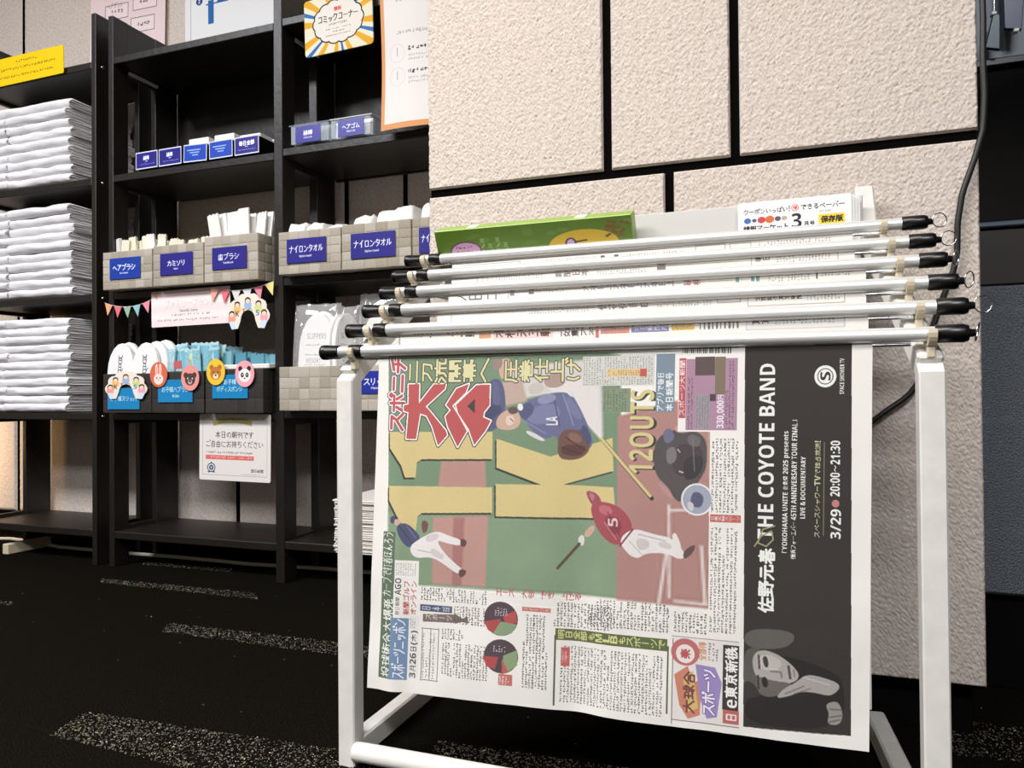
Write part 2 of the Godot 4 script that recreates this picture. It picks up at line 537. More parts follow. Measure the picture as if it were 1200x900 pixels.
# written characters as pen strokes on a 10 x 10 grid
const STROKES := {
	"ア": [[1,1.5,9,1.5,6,4.5],[5,3,4.8,6,2,9.5]], "イ": [[8,1,2,5.5],[5.3,3.5,5.3,9.6]], "エ": [[2,2,8,2],[5,2,5,8.5],[1,8.5,9,8.5]],
	"オ": [[1,3.2,9,3.2],[6.3,1,6.3,9,5,9]  ,[6.2,3.4,1,8.4]], "カ": [[1,3.2,8.3,3.2,8,8.5,6.5,9.2],[4.8,1,4.5,5,1.2,9.4]],
	"ク": [[4.2,.8,1.2,5],[4,2.2,8.4,2.2,7.2,6.2,3,9.6]], "ケ": [[3,1,1,5],[2.3,3.2,9.2,3.2],[6.3,3.2,6.2,6.5,3.2,9.6]], "コ": [[1.8,2,8,2,8,8.6],[1.5,8.6,8.4,8.6]],
	"ゴ": [[1.8,2.4,7.6,2.4,7.6,8.8],[1.5,8.8,8,8.8],[8,.2,8.7,1.4],[9.2,0,9.9,1.2]], "シ": [[2,1.3,4.3,2.6],[1.2,4.2,3.4,5.6],[1.8,9.2,5.4,8,9.2,3]],
	"ス": [[1.8,2,8,2,6.2,5.2,1,9.4],[6,5.6,9.3,9.4]], "ソ": [[1.6,2,3,5],[8.4,1.5,7.4,6,3,9.6]], "タ": [[4.2,.8,1.2,5],[4,2.2,8.4,2.2,7.2,6.2,3,9.6],[3.6,4.2,7.4,7]],
	"チ": [[7.6,1,2.2,2.4],[1,5,9,5],[5.2,2,5.2,6,2.8,9.6]], "ッ": [[2.4,4.8,3.2,6.6],[4.8,4.4,5.5,6.2],[8.2,4.6,7.4,7.6,4.2,9.6]], "テ": [[2.8,1.5,7.2,1.5],[1,4.2,9,4.2],[5.4,4.2,5,7,2.8,9.6]],
	"ト": [[4,1,4,9.6],[4,4.2,8.2,6.4]], "ナ": [[1,3.8,9,3.8],[5.4,1,5.3,5.5,2.8,9.6]], "ニ": [[2,2.6,8,2.6],[1,8.2,9,8.2]], "ノ": [[8,1.4,6,6.2,2,9.6]],
	"バ": [[3.6,3.4,3,6,1,9.2],[6,3.4,7.8,6,9,9.2],[7.6,.6,8.3,1.8],[8.9,.2,9.6,1.4]], "パ": [[3.6,3.4,3,6,1,9.2],[6,3.4,7.8,6,9,9.2],[8,1.2,8.7,.4,9.5,1.1,8.9,2,8,1.2]],
	"フ": [[1.2,2,8.8,2,7.8,6,3,9.6]], "ブ": [[1,2.4,8,2.4,7.2,6.2,2.8,9.6],[8,.2,8.7,1.4],[9.2,0,9.9,1.2]], "プ": [[1,2.4,8,2.4,7.2,6.2,2.8,9.6],[8.2,1,8.9,.2,9.7,1,9,1.8,8.2,1]],
	"ヘ": [[.8,6.4,3.8,3.2,9.4,8.4]], "ペ": [[.8,6.4,3.8,3.2,9.4,8.4],[6.8,2.6,7.6,1.8,8.4,2.6,7.6,3.4,6.8,2.6]], "ポ": [[1,3.2,8.6,3.2],[4.9,1,4.9,9.6],[2.8,5,1.3,8.4],[7,5,8.6,8.2],[8.4,1.3,9.1,.5,9.8,1.2,9.1,2,8.4,1.3]],
	"マ": [[1,2,9,2,4.8,7],[3.4,5.2,6.2,8.8]], "ミ": [[2,1.4,8,2.9],[2.6,4.5,7.6,6],[1.8,7.5,8.2,9.4]], "ム": [[4.8,1,2,8.4,8.8,7.8],[6.8,5.4,9.4,9.4]], "メ": [[8,1,6,5.4,1.5,9.6],[3,3.5,8,7.6]],
	"ャ": [[1.8,5.6,8.6,4.6,6.6,7.2],[3.8,4,5.4,9.6]], "ラ": [[2.4,1.5,7.6,1.5],[1.2,4.2,8.8,4.2,7.8,7,3.8,9.6]], "リ": [[2.4,1.4,2.4,6],[7.4,1,7.4,6,4.6,9.6]], "ル": [[3,2,3,6,1,9.4],[6,1.4,6,9,9.6,6]],
	"ロ": [[2,2,8,2,8,9,2,9,2,2]], "ワ": [[1.8,6,1.8,2,8.6,2,8,6,3.8,9.6]], "ン": [[1.8,2,4.6,3.6],[1.4,9.2,5,8.2,9.2,4]], "ー": [[1,5,9,5]], "ォ": [[2,5.4,8.4,5.4],[6,4,6,9.4,5,9.2],[6,5.6,2.2,8.8]], "ィ": [[7.4,4,3,7],[5.2,5.6,5.2,9.6]],
	"い": [[2,2,2,7,3.4,8.6,4.2,7],[7.4,3,8.8,6.6]], "う": [[3.5,1,6.6,2],[2,4.6,6,3.6,8,5.5,6.4,8,3.5,9.7]], "お": [[1,3,6.5,3],[3.6,1,3.6,8.6,2,9,1.6,7.5,5,5.2,8,5.6,8.6,7.4,7,9,5.5,8.7],[7.4,1.5,9.4,3]],
	"き": [[2,2.6,8,2],[2,4.9,8.5,4.2],[4.5,.8,7,6.6],[3,7.4,4.5,9.3,7.5,9.2]], "く": [[7,1,2.6,5,7.5,9.5]], "げ": [[1.8,1.6,1.3,6,2,9],[4,4,9,3.5],[7,1.6,7,6,5,9.5],[8,.2,8.6,1.3],[9.2,0,9.8,1.1]],
	"ご": [[2.4,2.4,7.2,2.4],[2,6.5,2.6,8.6,8.6,8.6],[8,.2,8.6,1.3],[9.2,0,9.8,1.1]], "さ": [[1.5,3.5,8.5,2.8],[4.5,1,7.4,6.5],[2.5,7,4,9.2,7.5,9.2]], "す": [[1,2.6,9,2.6],[5.5,.8,5.5,5.2,4,6.6,3,5.2,4.3,4.2,5.5,5.2,5,8,3,9.7]],
	"だ": [[1,3,6,3],[4,1,1.4,9],[5.5,5,8.5,5],[5,7.5,6,9,9,9],[8,1,8.6,2.1],[9.2,.6,9.8,1.7]], "ち": [[1.5,2.8,8.5,2.5],[4.5,.8,2.5,6,5.5,4.8,8.3,6,7.5,8.5,4.5,9.6]], "っ": [[2,6,6.5,5,8,6.8,6.5,8.6,4,9.2]], "つ": [[1,4,6,2.6,9,5,7.5,7.5,4,9]],
	"て": [[1,2.5,9,2,5,4.5,4.5,7.5,7,9.3]], "で": [[1,2.5,9,2,5,4.5,4.5,7.5,7,9.3],[7.4,4,8,5.1],[8.8,3.6,9.4,4.7]], "に": [[2,1.5,1.5,6,2.2,9],[4.5,3,8.5,3],[4.2,7.5,5.5,9,9,8.7]],
	"の": [[5.2,2.2,4,7.5,2.3,8,1.5,5.5,3.5,2.8,6.5,2.2,8.8,4.5,8.3,7.5,6,9.2]], "は": [[1.8,1.5,1.3,6,2,9],[4,3.5,9,3.2],[6.8,1.2,6.8,8,5.5,9.2,4.2,8.2,5.5,7.2,9,9]], "ぱ": [[1.8,1.5,1.3,6,2,9],[4,3.8,9,3.6],[6.8,1.6,6.8,8,5.5,9.2,4.2,8.2,5.5,7.2,9,9],[8.4,1.3,9.1,.5,9.8,1.2,9.1,2,8.4,1.3]],
	"ほ": [[1.8,1.5,1.3,6,2,9],[4,2,9,2],[4,4.8,9,4.8],[6.6,2,6.6,8,5.5,9.2,4.2,8.2,5.5,7.2,9,9]], "も": [[4.5,1,4,7,5,9.3,8,9,8.5,6.5],[2,3.5,7,3.5],[2,6,7,6]], "る": [[2.5,1.8,7.5,1.8,2,6.3,5.5,4.5,8.3,6.3,7.2,9,4.5,9.3,4,8,5.5,7.6,6.5,9]],
	"ろ": [[2.5,1.8,7.5,1.8,2,6.3,5.5,4.5,8.3,6.3,7.2,9,4.3,9.6]], "ん": [[5,1,1.5,9.3,4.5,5.3,5.8,8.8,7.3,9,9.3,6.5]], "へ": [[.8,6.4,3.8,3.2,9.4,8.4]], "を": [[1.5,2.4,8,2.4],[4.6,.8,2,6,5.4,4.8,5.6,7],[8.6,4.4,3.6,7,4.4,9.3,8.2,9.2]], "ま": [[2,2.5,8,2.5],[2,5,8,5],[5,1,5,8,3.8,9.3,2.5,8.2,4,7.2,8,9.2]],
	"大": [[1,3.5,9,3.5],[5,.8,4.8,4.5,1,9.5],[5,4,9,9.5]], "谷": [[3.5,.8,1,3.5],[6.5,.8,9,3.5],[5,2.5,1,6.2],[5,2.5,9,6.2],[3,6.3,7,6.3,7,9.5,3,9.5,3,6.3]], "二": [[2,3,8,3],[1,8.5,9,8.5]],
	"刀": [[1.5,2.5,8,2.5,7.5,8.5,6,9.2],[4.5,2.5,4,6,1.5,9.3]], "流": [[1,1.5,2.3,2.6],[.8,4,2.1,5],[.8,9.3,2.6,6],[3.3,2.3,9.5,2.3],[6.2,.8,6.2,2.3],[5.5,2.5,4,4.5,8.5,4.2],[4.3,5.5,4.2,8,3,9.5],[6.2,5.5,6.2,9.3],[8,5.5,8,8.8,9.7,8.8]],
	"開": [[1.2,9.5,1.2,1.2,4.2,1.2,4.2,4,1.2,4],[1.2,2.6,4.2,2.6],[8.8,9.5,8.8,1.2,5.8,1.2,5.8,4,8.8,4],[5.8,2.6,8.8,2.6],[3,5.5,7,5.5],[2.6,7,7.4,7],[4.2,5.5,3.9,9],[6,5.5,6,9.2]],
	"幕": [[1,1.5,9,1.5],[3.5,.7,3.5,2.3],[6.5,.7,6.5,2.3],[2.7,2.9,7.3,2.9,7.3,5.3,2.7,5.3,2.7,2.9],[2.7,4.1,7.3,4.1],[1,6.2,9,6.2],[4.5,5.3,1.2,7.8],[5.5,5.3,9,7.6],[3,9.4,3,7.6,7,7.6,7,9.2],[5,6.8,5,9.8]],
	"圧": [[1.5,1.5,9,1.5],[1.7,1.5,1.5,6,.8,9.5],[3.2,5,8.6,5],[5.8,3,5.8,8.8],[2.6,8.9,9.4,8.9]], "巻": [[3,1,3.8,2.3],[7,1,6.2,2.3],[1.5,2.8,8.5,2.8],[1,4.5,9,4.5],[5,.8,5,2.8,1,7],[5.8,4.5,9.2,6.8],[3,6,7,6,7,7.5,3.2,7.5,3.2,9.3,8.3,9.3,8.3,8.2]],
	"仕": [[3,.8,1,5],[2.2,3.5,2.2,9.6],[3.8,4,9.6,4],[6.6,1,6.6,8.9],[4.3,8.9,9,8.9]], "上": [[4.5,1,4.5,9],[4.5,4.3,8.3,4.3],[.8,9,9.3,9]], "佐": [[3,.8,1,5],[2.2,3.5,2.2,9.6],[3.5,3,9.6,3],[6,1,5,6,3.2,9.4],[5.3,6.2,9,6.2],[7,6.2,7,9.2],[4.6,9.2,9.5,9.2]],
	"野": [[1,1,5,1,5,4.5,1,4.5,1,1],[1,2.8,5,2.8],[3,1,3,8.5],[1,6.3,5,6.3],[.7,9,5.2,8.3],[5.8,1.3,9,1.3,7.5,3.2],[6,2.4,7.8,3.7],[5.6,4.6,9.5,4.6,8.8,6],[7.6,4.6,7.6,9.2,6.4,9]], "元": [[2.5,2,7.5,2],[1,4.5,9,4.5],[4,4.5,3.6,7,1.2,9.5],[6,4.5,6,8.8,9.3,8.8,9.3,7.4]],
	"春": [[2,1.8,8,1.8],[2.3,3.3,7.7,3.3],[1,4.9,9,4.9],[5,.7,4.5,4.9,1,8],[5.5,4.9,9.2,7.7],[3,6.3,7,6.3,7,9.7,3,9.7,3,6.3],[3,8,7,8]], "本": [[1,3.2,9,3.2],[5,.7,5,9.7],[5,3.2,1,8],[5,3.2,9,8],[3,7.3,7,7.3]], "日": [[2.5,1.2,7.5,1.2,7.5,9.4,2.5,9.4,2.5,1.2],[2.5,5.2,7.5,5.2]],
	"朝": [[.8,2,5.2,2],[3,.8,3,3.3],[1.3,3.3,4.7,3.3,4.7,6.5,1.3,6.5,1.3,3.3],[1.3,4.9,4.7,4.9],[3,6.5,3,9.6],[.7,8,5.3,8],[6.3,1.3,6.2,6.5,5.4,9.5],[6.3,1.3,9,1.3,9,9.3,8,9],[6.3,3.8,9,3.8],[6.3,6.2,9,6.2]], "刊": [[1,2,5.5,2],[.7,5,5.8,5],[3.3,2,3.3,9.6],[7,2,7,7],[9.2,1,9.2,9.3,8.2,8.9]],
	"自": [[5,.6,4.2,2],[2.3,2,7.7,2,7.7,9.4,2.3,9.4,2.3,2],[2.3,4.4,7.7,4.4],[2.3,6.9,7.7,6.9]], "由": [[1.8,3,8.2,3,8.2,9.3,1.8,9.3,1.8,3],[5,.8,5,9.3],[1.8,6.1,8.2,6.1]], "持": [[.8,3,4,3],[2.6,.8,2.6,9.2,1.6,8.8],[.7,6.5,4,5.4],[4.8,2.3,9,2.3],[6.9,.8,6.9,4.3],[4.3,4.3,9.6,4.3],[4.5,6,9.5,6],[7.8,4.6,7.8,9.4,6.7,9],[5.3,7,6.3,8.3]],
	"投": [[.8,3,4,3],[2.6,.8,2.6,9.2,1.6,8.8],[.7,6.5,4,5.4],[5.2,1.3,8.2,1.3,8.2,3.8,9.5,3.8],[5.2,1.3,4.4,4.2],[4.6,5.3,8.6,5.3,7,7.8,4.2,9.6],[5.2,6,9.5,9.6]], "球": [[.8,2,4,2],[.8,5,4,5],[2.4,2,2.4,8.2],[.7,8.5,4.2,7.8],[4.5,3,9.6,3],[7,.8,7,9.3,6,9],[8.2,1,9,2],[5,4.5,6,6],[4.5,8.5,6.5,6.8],[9,4.3,7.4,6.3,9.6,8.8]],
	"合": [[5,.8,1,5],[5,.8,9,5],[3.3,4.6,6.7,4.6],[2.8,6.2,7.2,6.2,7.2,9.5,2.8,9.5,2.8,6.2]], "打": [[.8,3,4,3],[2.6,.8,2.6,9.2,1.6,8.8],[.7,6.5,4,5.4],[4.8,2.2,9.5,2.2],[7.4,2.2,7.4,9.2,6,8.8]], "者": [[2,2.2,7,2.2],[4.6,.7,4.6,4.2],[1,4.2,9,4.2],[8.6,1,1,7.6],[3.2,5.8,7.8,5.8,7.8,9.6,3.2,9.6,3.2,5.8],[3.2,7.7,7.8,7.7]],
	"術": [[2.4,.8,.9,2.8],[2.6,2.8,.7,5.4],[1.8,4.4,1.8,9.6],[3.2,3.4,6.6,3.4],[4.9,.8,4.9,9.6],[4.7,3.6,3.2,7.4],[5.1,3.6,6.4,6.4],[5.8,1,6.4,2.2],[7,2,9.4,2],[6.9,4.4,9.7,4.4],[8.4,4.4,8.4,9.4,7.4,9]], "爆": [[2.2,.8,2.2,5,.8,9.4],[.9,3,1.2,4.6],[3.6,2.6,3,4.4],[2.2,6,3.6,8.6],[5,1,9,1,9,3.4,5,3.4,5,1],[5,2.2,9,2.2],[4.6,4.8,9.4,4.8],[6,3.4,6,6.2],[8,3.4,8,6.2],[4.2,6.2,9.7,6.2],[7,6.2,7,9.6],[5.6,6.4,4.2,8.4],[8.4,6.4,9.7,8.4]],
	"発": [[1.6,1.4,4.4,1.4,3.4,3.2,1,5],[5.4,.8,6.4,2.8,9,4.8],[8.4,1,6.8,2.4],[3.4,4,6.8,4],[1.6,6,8.6,6],[4,4,3.8,7,1.4,9.5],[6.2,4,6.2,9,9.2,9,9.2,7.8]],
	"月": [[3,1.2,2.9,6,1.5,9.5],[3,1.2,7.8,1.2,7.8,9.3,6.8,9],[3,3.8,7.8,3.8],[3,6.3,7.8,6.3]], "木": [[1,3.5,9,3.5],[5,.8,5,9.7],[5,3.5,1,8.5],[5,3.5,9,8.5]], "東": [[1,2,9,2],[5,.7,5,9.7],[2.3,3.3,7.7,3.3,7.7,6.7,2.3,6.7,2.3,3.3],[2.3,5,7.7,5],[5,6.7,1,9.4],[5,6.7,9,9.4]],
	"京": [[5,.6,5,2],[1,2,9,2],[2.8,3.5,7.2,3.5,7.2,5.8,2.8,5.8,2.8,3.5],[5,5.8,5,9.4,4,9],[3,7,1.6,9],[7,7,8.6,9]], "毎": [[3,.8,1.2,3.5],[2.5,2,9,2],[3,3.5,2.3,8.7,8,8.7],[3,3.5,8.4,3.5,7.7,9.6],[1,6,9.5,6],[5.5,3.5,5,8.7]],
	"新": [[1,2,5.2,2],[3.1,.8,3.1,2],[2,2.6,2.4,4],[4.4,2.6,3.9,4],[.7,4.3,5.4,4.3],[1,6,5.2,6],[3.1,4.3,3.1,9.6],[3,6.2,.9,8.6],[3.3,6.2,5.2,8],[9,1,6.5,1.8,6.4,6,5.5,9.5],[6.5,4.2,9.6,4.2],[8.3,4.2,8.3,9.6]],
	"聞": [[1.2,9.5,1.2,1.2,4.2,1.2,4.2,4,1.2,4],[1.2,2.6,4.2,2.6],[8.8,9.5,8.8,1.2,5.8,1.2,5.8,4,8.8,4],[5.8,2.6,8.8,2.6],[3,5.2,7,5.2],[3.8,5.2,3.8,8.7],[6.2,5.2,6.2,9.5],[3.8,6.4,6.2,6.4],[3.8,7.5,6.2,7.5],[2.8,8.9,6.8,8.5]],
	"歯": [[5,.8,5,3.5],[5,1.8,8,1.8],[2.3,1.5,2.3,3.5],[.8,3.5,9.2,3.5],[1.5,5,1.5,9.5,8.5,9.5,8.5,5],[5,4.3,5,9],[2.5,6.5,7.5,6.5],[5,6.5,3,8.6],[5,6.5,7,8.6]], "綿": [[2.5,.8,1.2,2.8,3,3.3,.9,5.6,4,5.4],[2.5,5.6,2.5,9.5],[1.2,6.8,.8,8.5],[3.8,6.8,4.2,8.2],[6.8,.7,6.5,1.8],[5.3,1.8,8.7,1.8,8.7,5,5.3,5,5.3,1.8],[5.3,3.4,8.7,3.4],[5,9,5,6,9,6,9,8.8],[7,5,7,9.7]],
	"棒": [[.7,3,4,3],[2.4,.8,2.4,9.6],[2.4,3.4,.7,6.8],[2.4,4,3.8,5.5],[4.8,1.6,9.2,1.6],[5,3,9,3],[4.4,4.5,9.6,4.5],[6.9,.7,6.4,4.5,4.4,7],[7.3,4.5,9.6,6.8],[5.3,6.3,8.7,6.3],[5,8,9,8],[7,5.4,7,9.7]],
	"無": [[3,.8,1,3.2],[2.4,1.8,9,1.8],[.7,4.2,9.4,4.2],[1,6.6,9.2,6.6],[2.6,1.8,2.6,6.6],[4.6,1.8,4.6,6.6],[6.5,1.8,6.5,6.6],[8.2,1.8,8.2,6.6],[1.8,7.6,1,9.3],[4,7.6,4,9.2],[6,7.6,6.3,9.2],[8.2,7.6,9.2,9.3]], "料": [[1.2,1.5,1.8,3.2],[4.2,1.5,3.8,3.2],[.7,4,5,4],[2.8,.8,2.8,9.6],[2.7,4.5,.7,7.6],[3,4.5,4.8,6.5],[6,1.6,7.2,3],[5.8,4.2,7,5.6],[5.2,7.2,9.7,6.2],[8.4,.8,8.4,9.6]],
	"情": [[1,2.5,.8,5],[2.4,.8,2.4,9.6],[3.4,2.4,3.8,4],[4.8,1.8,9.4,1.8],[5.2,3,9,3],[4.4,4.3,9.7,4.3],[7.1,.7,7.1,4.3],[5.4,9.6,5.4,5.5,8.8,5.5,8.8,9.4],[5.4,6.9,8.8,6.9],[5.4,8.2,8.8,8.2]], "報": [[1,2,5,2],[3,.8,3,9.6],[.7,3.8,5.3,3.8],[1.8,4.2,2.2,5.4],[4.2,4.2,3.8,5.4],[1,5.8,5,5.8],[.7,7.5,5.3,7.5],[6.2,9.6,6.2,1.3,9,1.3,9,4,8,4],[6.3,5,9.3,5,7.8,8,6.2,9.4],[6.6,6,9.6,9.5]],
	"号": [[2.8,1,7.2,1,7.2,3.5,2.8,3.5,2.8,1],[1,5,9,5],[3.6,5,3.2,6.8,7.6,6.8,7,9,5.6,9.4]], "保": [[2.8,.8,.8,5],[2,3.5,2,9.6],[4.2,1.2,8.6,1.2,8.6,3.8,4.2,3.8,4.2,1.2],[3.4,5.6,9.6,5.6],[6.4,3.8,6.4,9.7],[6.2,5.8,3.5,9],[6.6,5.8,9.6,9]], "存": [[1,2.2,9.3,2.2],[4,.7,3,4.2,.8,7],[2.3,5,2.3,9.6],[4.5,3.8,8.3,3.8,6.5,5.2],[6.3,5,6.3,9.3,5,9],[3.6,6.5,9.4,6.5]],
	"版": [[1.6,1,1.5,6,.7,9.5],[1.6,3.4,4.8,3.4],[3.5,1,3.5,3.4],[1.6,5.6,4,5.6,4,9.6],[5.6,1.6,9.4,1.2],[5.9,1.6,5.8,6,4.9,9.5],[6,4,8.9,4,7.6,7.4,5.4,9.5],[6.4,5.2,9.6,9.4]], "得": [[2.8,.8,1,3],[3,3,.8,5.8],[2,4.8,2,9.6],[4.8,1,8.6,1,8.6,4,4.8,4,4.8,1],[4.8,2.5,8.6,2.5],[4.2,5.2,9.4,5.2],[3.8,6.8,9.7,6.8],[7.8,5.2,7.8,9.4,6.5,9],[5,7.5,6,8.8]],
	"必": [[3.5,1,5.2,2.4],[2.8,3.8,3,8.6,7,8.6,7.5,7],[8,1.6,2,9.3],[1.3,5,.9,7.4],[8.4,4.5,9.4,6.5]], "要": [[1,1.3,9,1.3],[1.8,2.6,8.2,2.6,8.2,5,1.8,5,1.8,2.6],[4,1.3,4,5],[6,1.3,6,5],[.8,6.3,9.2,6.3],[4.6,5.2,2.6,8,8,9.6],[6.8,6.3,5,8.4,1.5,9.6]],
	"独": [[4,1,1,4],[1.4,1,3,4,2.8,9.2,1.6,8.8],[3,5,.8,8],[5,2.6,9.2,2.6,9.2,5.4,5,5.4,5,2.6],[7,.8,7,8.6],[4.6,8.8,9.2,8.2],[8.4,7,9.6,9.4]], "占": [[5,.8,5,5],[5,2.8,8.6,2.8],[2.4,5,7.8,5,7.8,9.4,2.4,9.4,2.4,5]], "放": [[2.6,.8,2.6,2.4],[.8,2.6,5,2.6],[2.6,2.6,2.2,6,.9,9.4],[2.5,4.8,4.4,4.8,4,9,3,8.8],[6.6,.8,5.4,4],[6,2.8,9.6,2.8],[8.4,2.8,7.4,6.4,5,9.5],[6,4.4,9.6,9.5]],
	"送": [[1.2,1,2.4,2.4],[.8,4.2,2.4,4.2,2.2,7.4,.8,8.8],[2.2,7.6,4,9,9.6,9],[4.6,.9,5.4,2.2],[8,.9,7.2,2.2],[4,2.8,9,2.8],[3.6,4.6,9.4,4.6],[6.5,2.8,6,6,3.8,7.8],[6.8,4.8,9,7.4]], "横": [[.7,3,3.8,3],[2.2,.8,2.2,9.6],[2.2,3.4,.7,6.6],[4.4,2,9.4,2],[5.8,.8,5.8,3.4],[8,.8,8,3.4],[4,3.4,9.7,3.4],[5,4.6,9,4.6,9,7.6,5,7.6,5,4.6],[5,6.1,9,6.1],[7,3.4,7,7.6],[5.8,8,4.4,9.5],[8.2,8,9.6,9.4]],
	"浜": [[1,1.4,2.3,2.5],[.8,4,2.1,5],[.8,9.3,2.6,6],[8.6,.9,4.6,1.8,4.6,6.2],[4.6,3.6,9,3.6],[7.4,3.6,7.4,6.2],[3.4,6.2,9.7,6.2],[5.4,7,3.6,9.4],[7.8,7,9.4,9.2]], "音": [[5,.6,5,1.8],[2,1.8,8,1.8],[3.4,2.2,3.8,3.6],[6.6,2.2,6.2,3.6],[1,4,9,4],[2.8,5.4,7.2,5.4,7.2,9.5,2.8,9.5,2.8,5.4],[2.8,7.4,7.2,7.4]], "楽": [[5,.6,4.6,1.6],[3.4,1.6,6.6,1.6,6.6,4.6,3.4,4.6,3.4,1.6],[3.4,3.1,6.6,3.1],[1.2,1.6,2.6,2.8],[1,4.8,2.6,3.8],[8.8,1.4,7.4,2.8],[7.4,3.8,9,4.8],[.8,6,9.2,6],[5,4.8,5,9.7],[4.8,6.2,1,9.2],[5.2,6.2,9,9.2]],
	"祭": [[3,.8,1,3.6],[3,1.6,4.8,1.6,1,5.4],[2.2,3.2,3.2,4],[5.2,1.4,8.6,1.4,6.6,4],[5.4,1.6,9.2,5],[3.4,4.6,6.6,4.6],[1.8,6.2,8.2,6.2],[5,6.2,5,9.6],[3,7.4,1.6,9],[7,7.4,8.4,9]], "円": [[1.6,9.6,1.6,1.6,8.4,1.6,8.4,9.3,7.4,9],[5,1.6,5,5.6],[1.6,5.6,8.4,5.6]],
	"五": [[1.5,1.5,8.5,1.5],[4.8,1.5,4,9],[2.2,4.8,7.5,4.8,7.2,9],[.8,9,9.2,9]], "輪": [[.8,1.8,4.6,1.8],[2.7,.8,2.7,9.6],[1,3.2,4.4,3.2,4.4,6.2,1,6.2,1,3.2],[1,4.7,4.4,4.7],[.7,7.8,4.8,7.8],[7.2,.8,5,3.6],[7.2,.8,9.6,3.6],[6.2,3.8,8.4,3.8],[5.4,9.6,5.4,5,9.2,5,9.2,9.4],[6.7,5,6.7,9.2],[8,5,8,9.2],[5.4,7,9.2,7]],
	"村": [[.7,3,4.4,3],[2.6,.8,2.6,9.6],[2.6,3.4,.7,7],[2.7,4,4,5.6],[5,3,9.7,3],[7.9,.8,7.9,9.3,6.6,9],[5.8,5,6.8,6.8]], "天": [[1.6,1.6,8.4,1.6],[1,4.8,9,4.8],[5,1.6,4.8,5.4,1,9.5],[5.2,5,9,9.5]], "始": [[2.2,.8,1,6,4,9.2],[.6,3.2,4.4,3.2],[3.6,3.2,2.8,7,.7,9.4],[7,.8,5.4,4.4,9.2,4],[8.2,2.6,9.6,5],[5.4,5.8,9,5.8,9,9.4,5.4,9.4,5.4,5.8]], "動": [[5,.8,1.2,1.5],[.7,2.6,5.8,2.6],[1.2,3.6,5.2,3.6,5.2,6,1.2,6,1.2,3.6],[1.2,4.8,5.2,4.8],[3.2,1.2,3.2,9],[1,7.4,5.4,7.4],[.6,9.1,5.8,8.8],[6,3.2,9.4,3.2,9,8.8,8,9.2],[7.6,.8,7.4,5,5.6,9.5]],
	"子": [[2.2,1.5,8,1.5,5.4,3.8],[5.3,3.6,5.3,9.2,4,9],[1,5.2,9.2,5.2]], "様": [[.7,3,4,3],[2.4,.8,2.4,9.6],[2.4,3.4,.7,6.8],[2.4,4,3.8,5.5],[5.6,.8,6.2,2],[8.2,.8,7.6,2],[4.8,2.2,9.2,2.2],[5.2,3.5,8.8,3.5],[4.4,4.9,9.6,4.9],[7,2.2,7,9.3,6.2,9],[4.8,6.4,6.4,6.2,4.6,9],[9,5.8,7.4,7,9.6,9.2]], "明": [[1,1.8,4,1.8,4,7.8,1,7.8,1,1.8],[1,4.7,4,4.7],[5.6,1.2,5.5,6,4.6,9.5],[5.6,1.2,9,1.2,9,9.3,8,9],[5.6,3.8,9,3.8],[5.6,6.3,9,6.3]], "全": [[5,.8,.9,4.8],[5,.8,9.1,4.8],[2.6,4.8,7.4,4.8],[2.8,7,7.2,7],[1.2,9.3,8.8,9.3],[5,4.8,5,9.3]],
	"部": [[3,.6,3,2],[.8,2,5.4,2],[1.8,2.4,2.2,4],[4.4,2.4,4,4],[.6,4.2,5.6,4.2],[1.4,5.8,4.8,5.8,4.8,9,1.4,9,1.4,5.8],[6.6,9.6,6.6,1.4,9,1.4,7.8,4.2,9.4,6.4,8.4,8,7,7.6]], "読": [[1.2,1.2,3.8,1.2],[.6,2.8,4.6,2.8],[1.2,4.3,4,4.3],[1.2,5.8,4,5.8],[1.2,7.3,4,7.3,4,9.5,1.2,9.5,1.2,7.3],[5.2,1.8,9.4,1.8],[7.3,.7,7.3,3.4],[5.6,3.4,9,3.4],[5,6,5,5,9.6,5,9.4,6.2],[6.6,6.2,6.2,8,5,9.5],[8,6.2,8,9,9.7,9,9.7,7.8]], "売": [[2,1.8,8,1.8],[5,.7,5,3.6],[2.6,3.6,7.4,3.6],[1,6.6,1,5.2,9,5.2,9,6.6],[3.8,6.4,3.4,8.4,1.2,9.5],[6.2,6.4,6.2,9,9,9,9.2,7.8]], "機": [[.7,3,3.6,3],[2.2,.8,2.2,9.6],[2.2,3.4,.7,6.8],[5,1,4.2,2.6,5.4,3,4.2,4.8],[8,1,7.2,2.6,8.6,3,7.4,4.8],[3.8,5.8,9.7,5.8],[6.2,.8,6.6,6,9,9.4,9.6,8],[4.8,5.8,4.6,7.6,3.6,9.4],[8.6,6.6,5.4,9.4]],
	"ジ": [[2,1.3,4.3,2.6],[1.2,4.2,3.4,5.6],[1.8,9.2,5.4,8,9,3.6],[7,.4,7.7,1.6],[8.5,0,9.2,1.2]], "ボ": [[1,3.2,8.6,3.2],[4.9,1,4.9,9.6],[2.8,5,1.3,8.4],[7,5,8.6,8.2],[7.8,.4,8.4,1.5],[9,0,9.6,1.1]], "デ": [[2.4,1.8,6.6,1.8],[1,4.4,8.8,4.4],[5.2,4.4,4.8,7,2.6,9.6],[7.6,.6,8.2,1.8],[8.9,.2,9.5,1.4]],
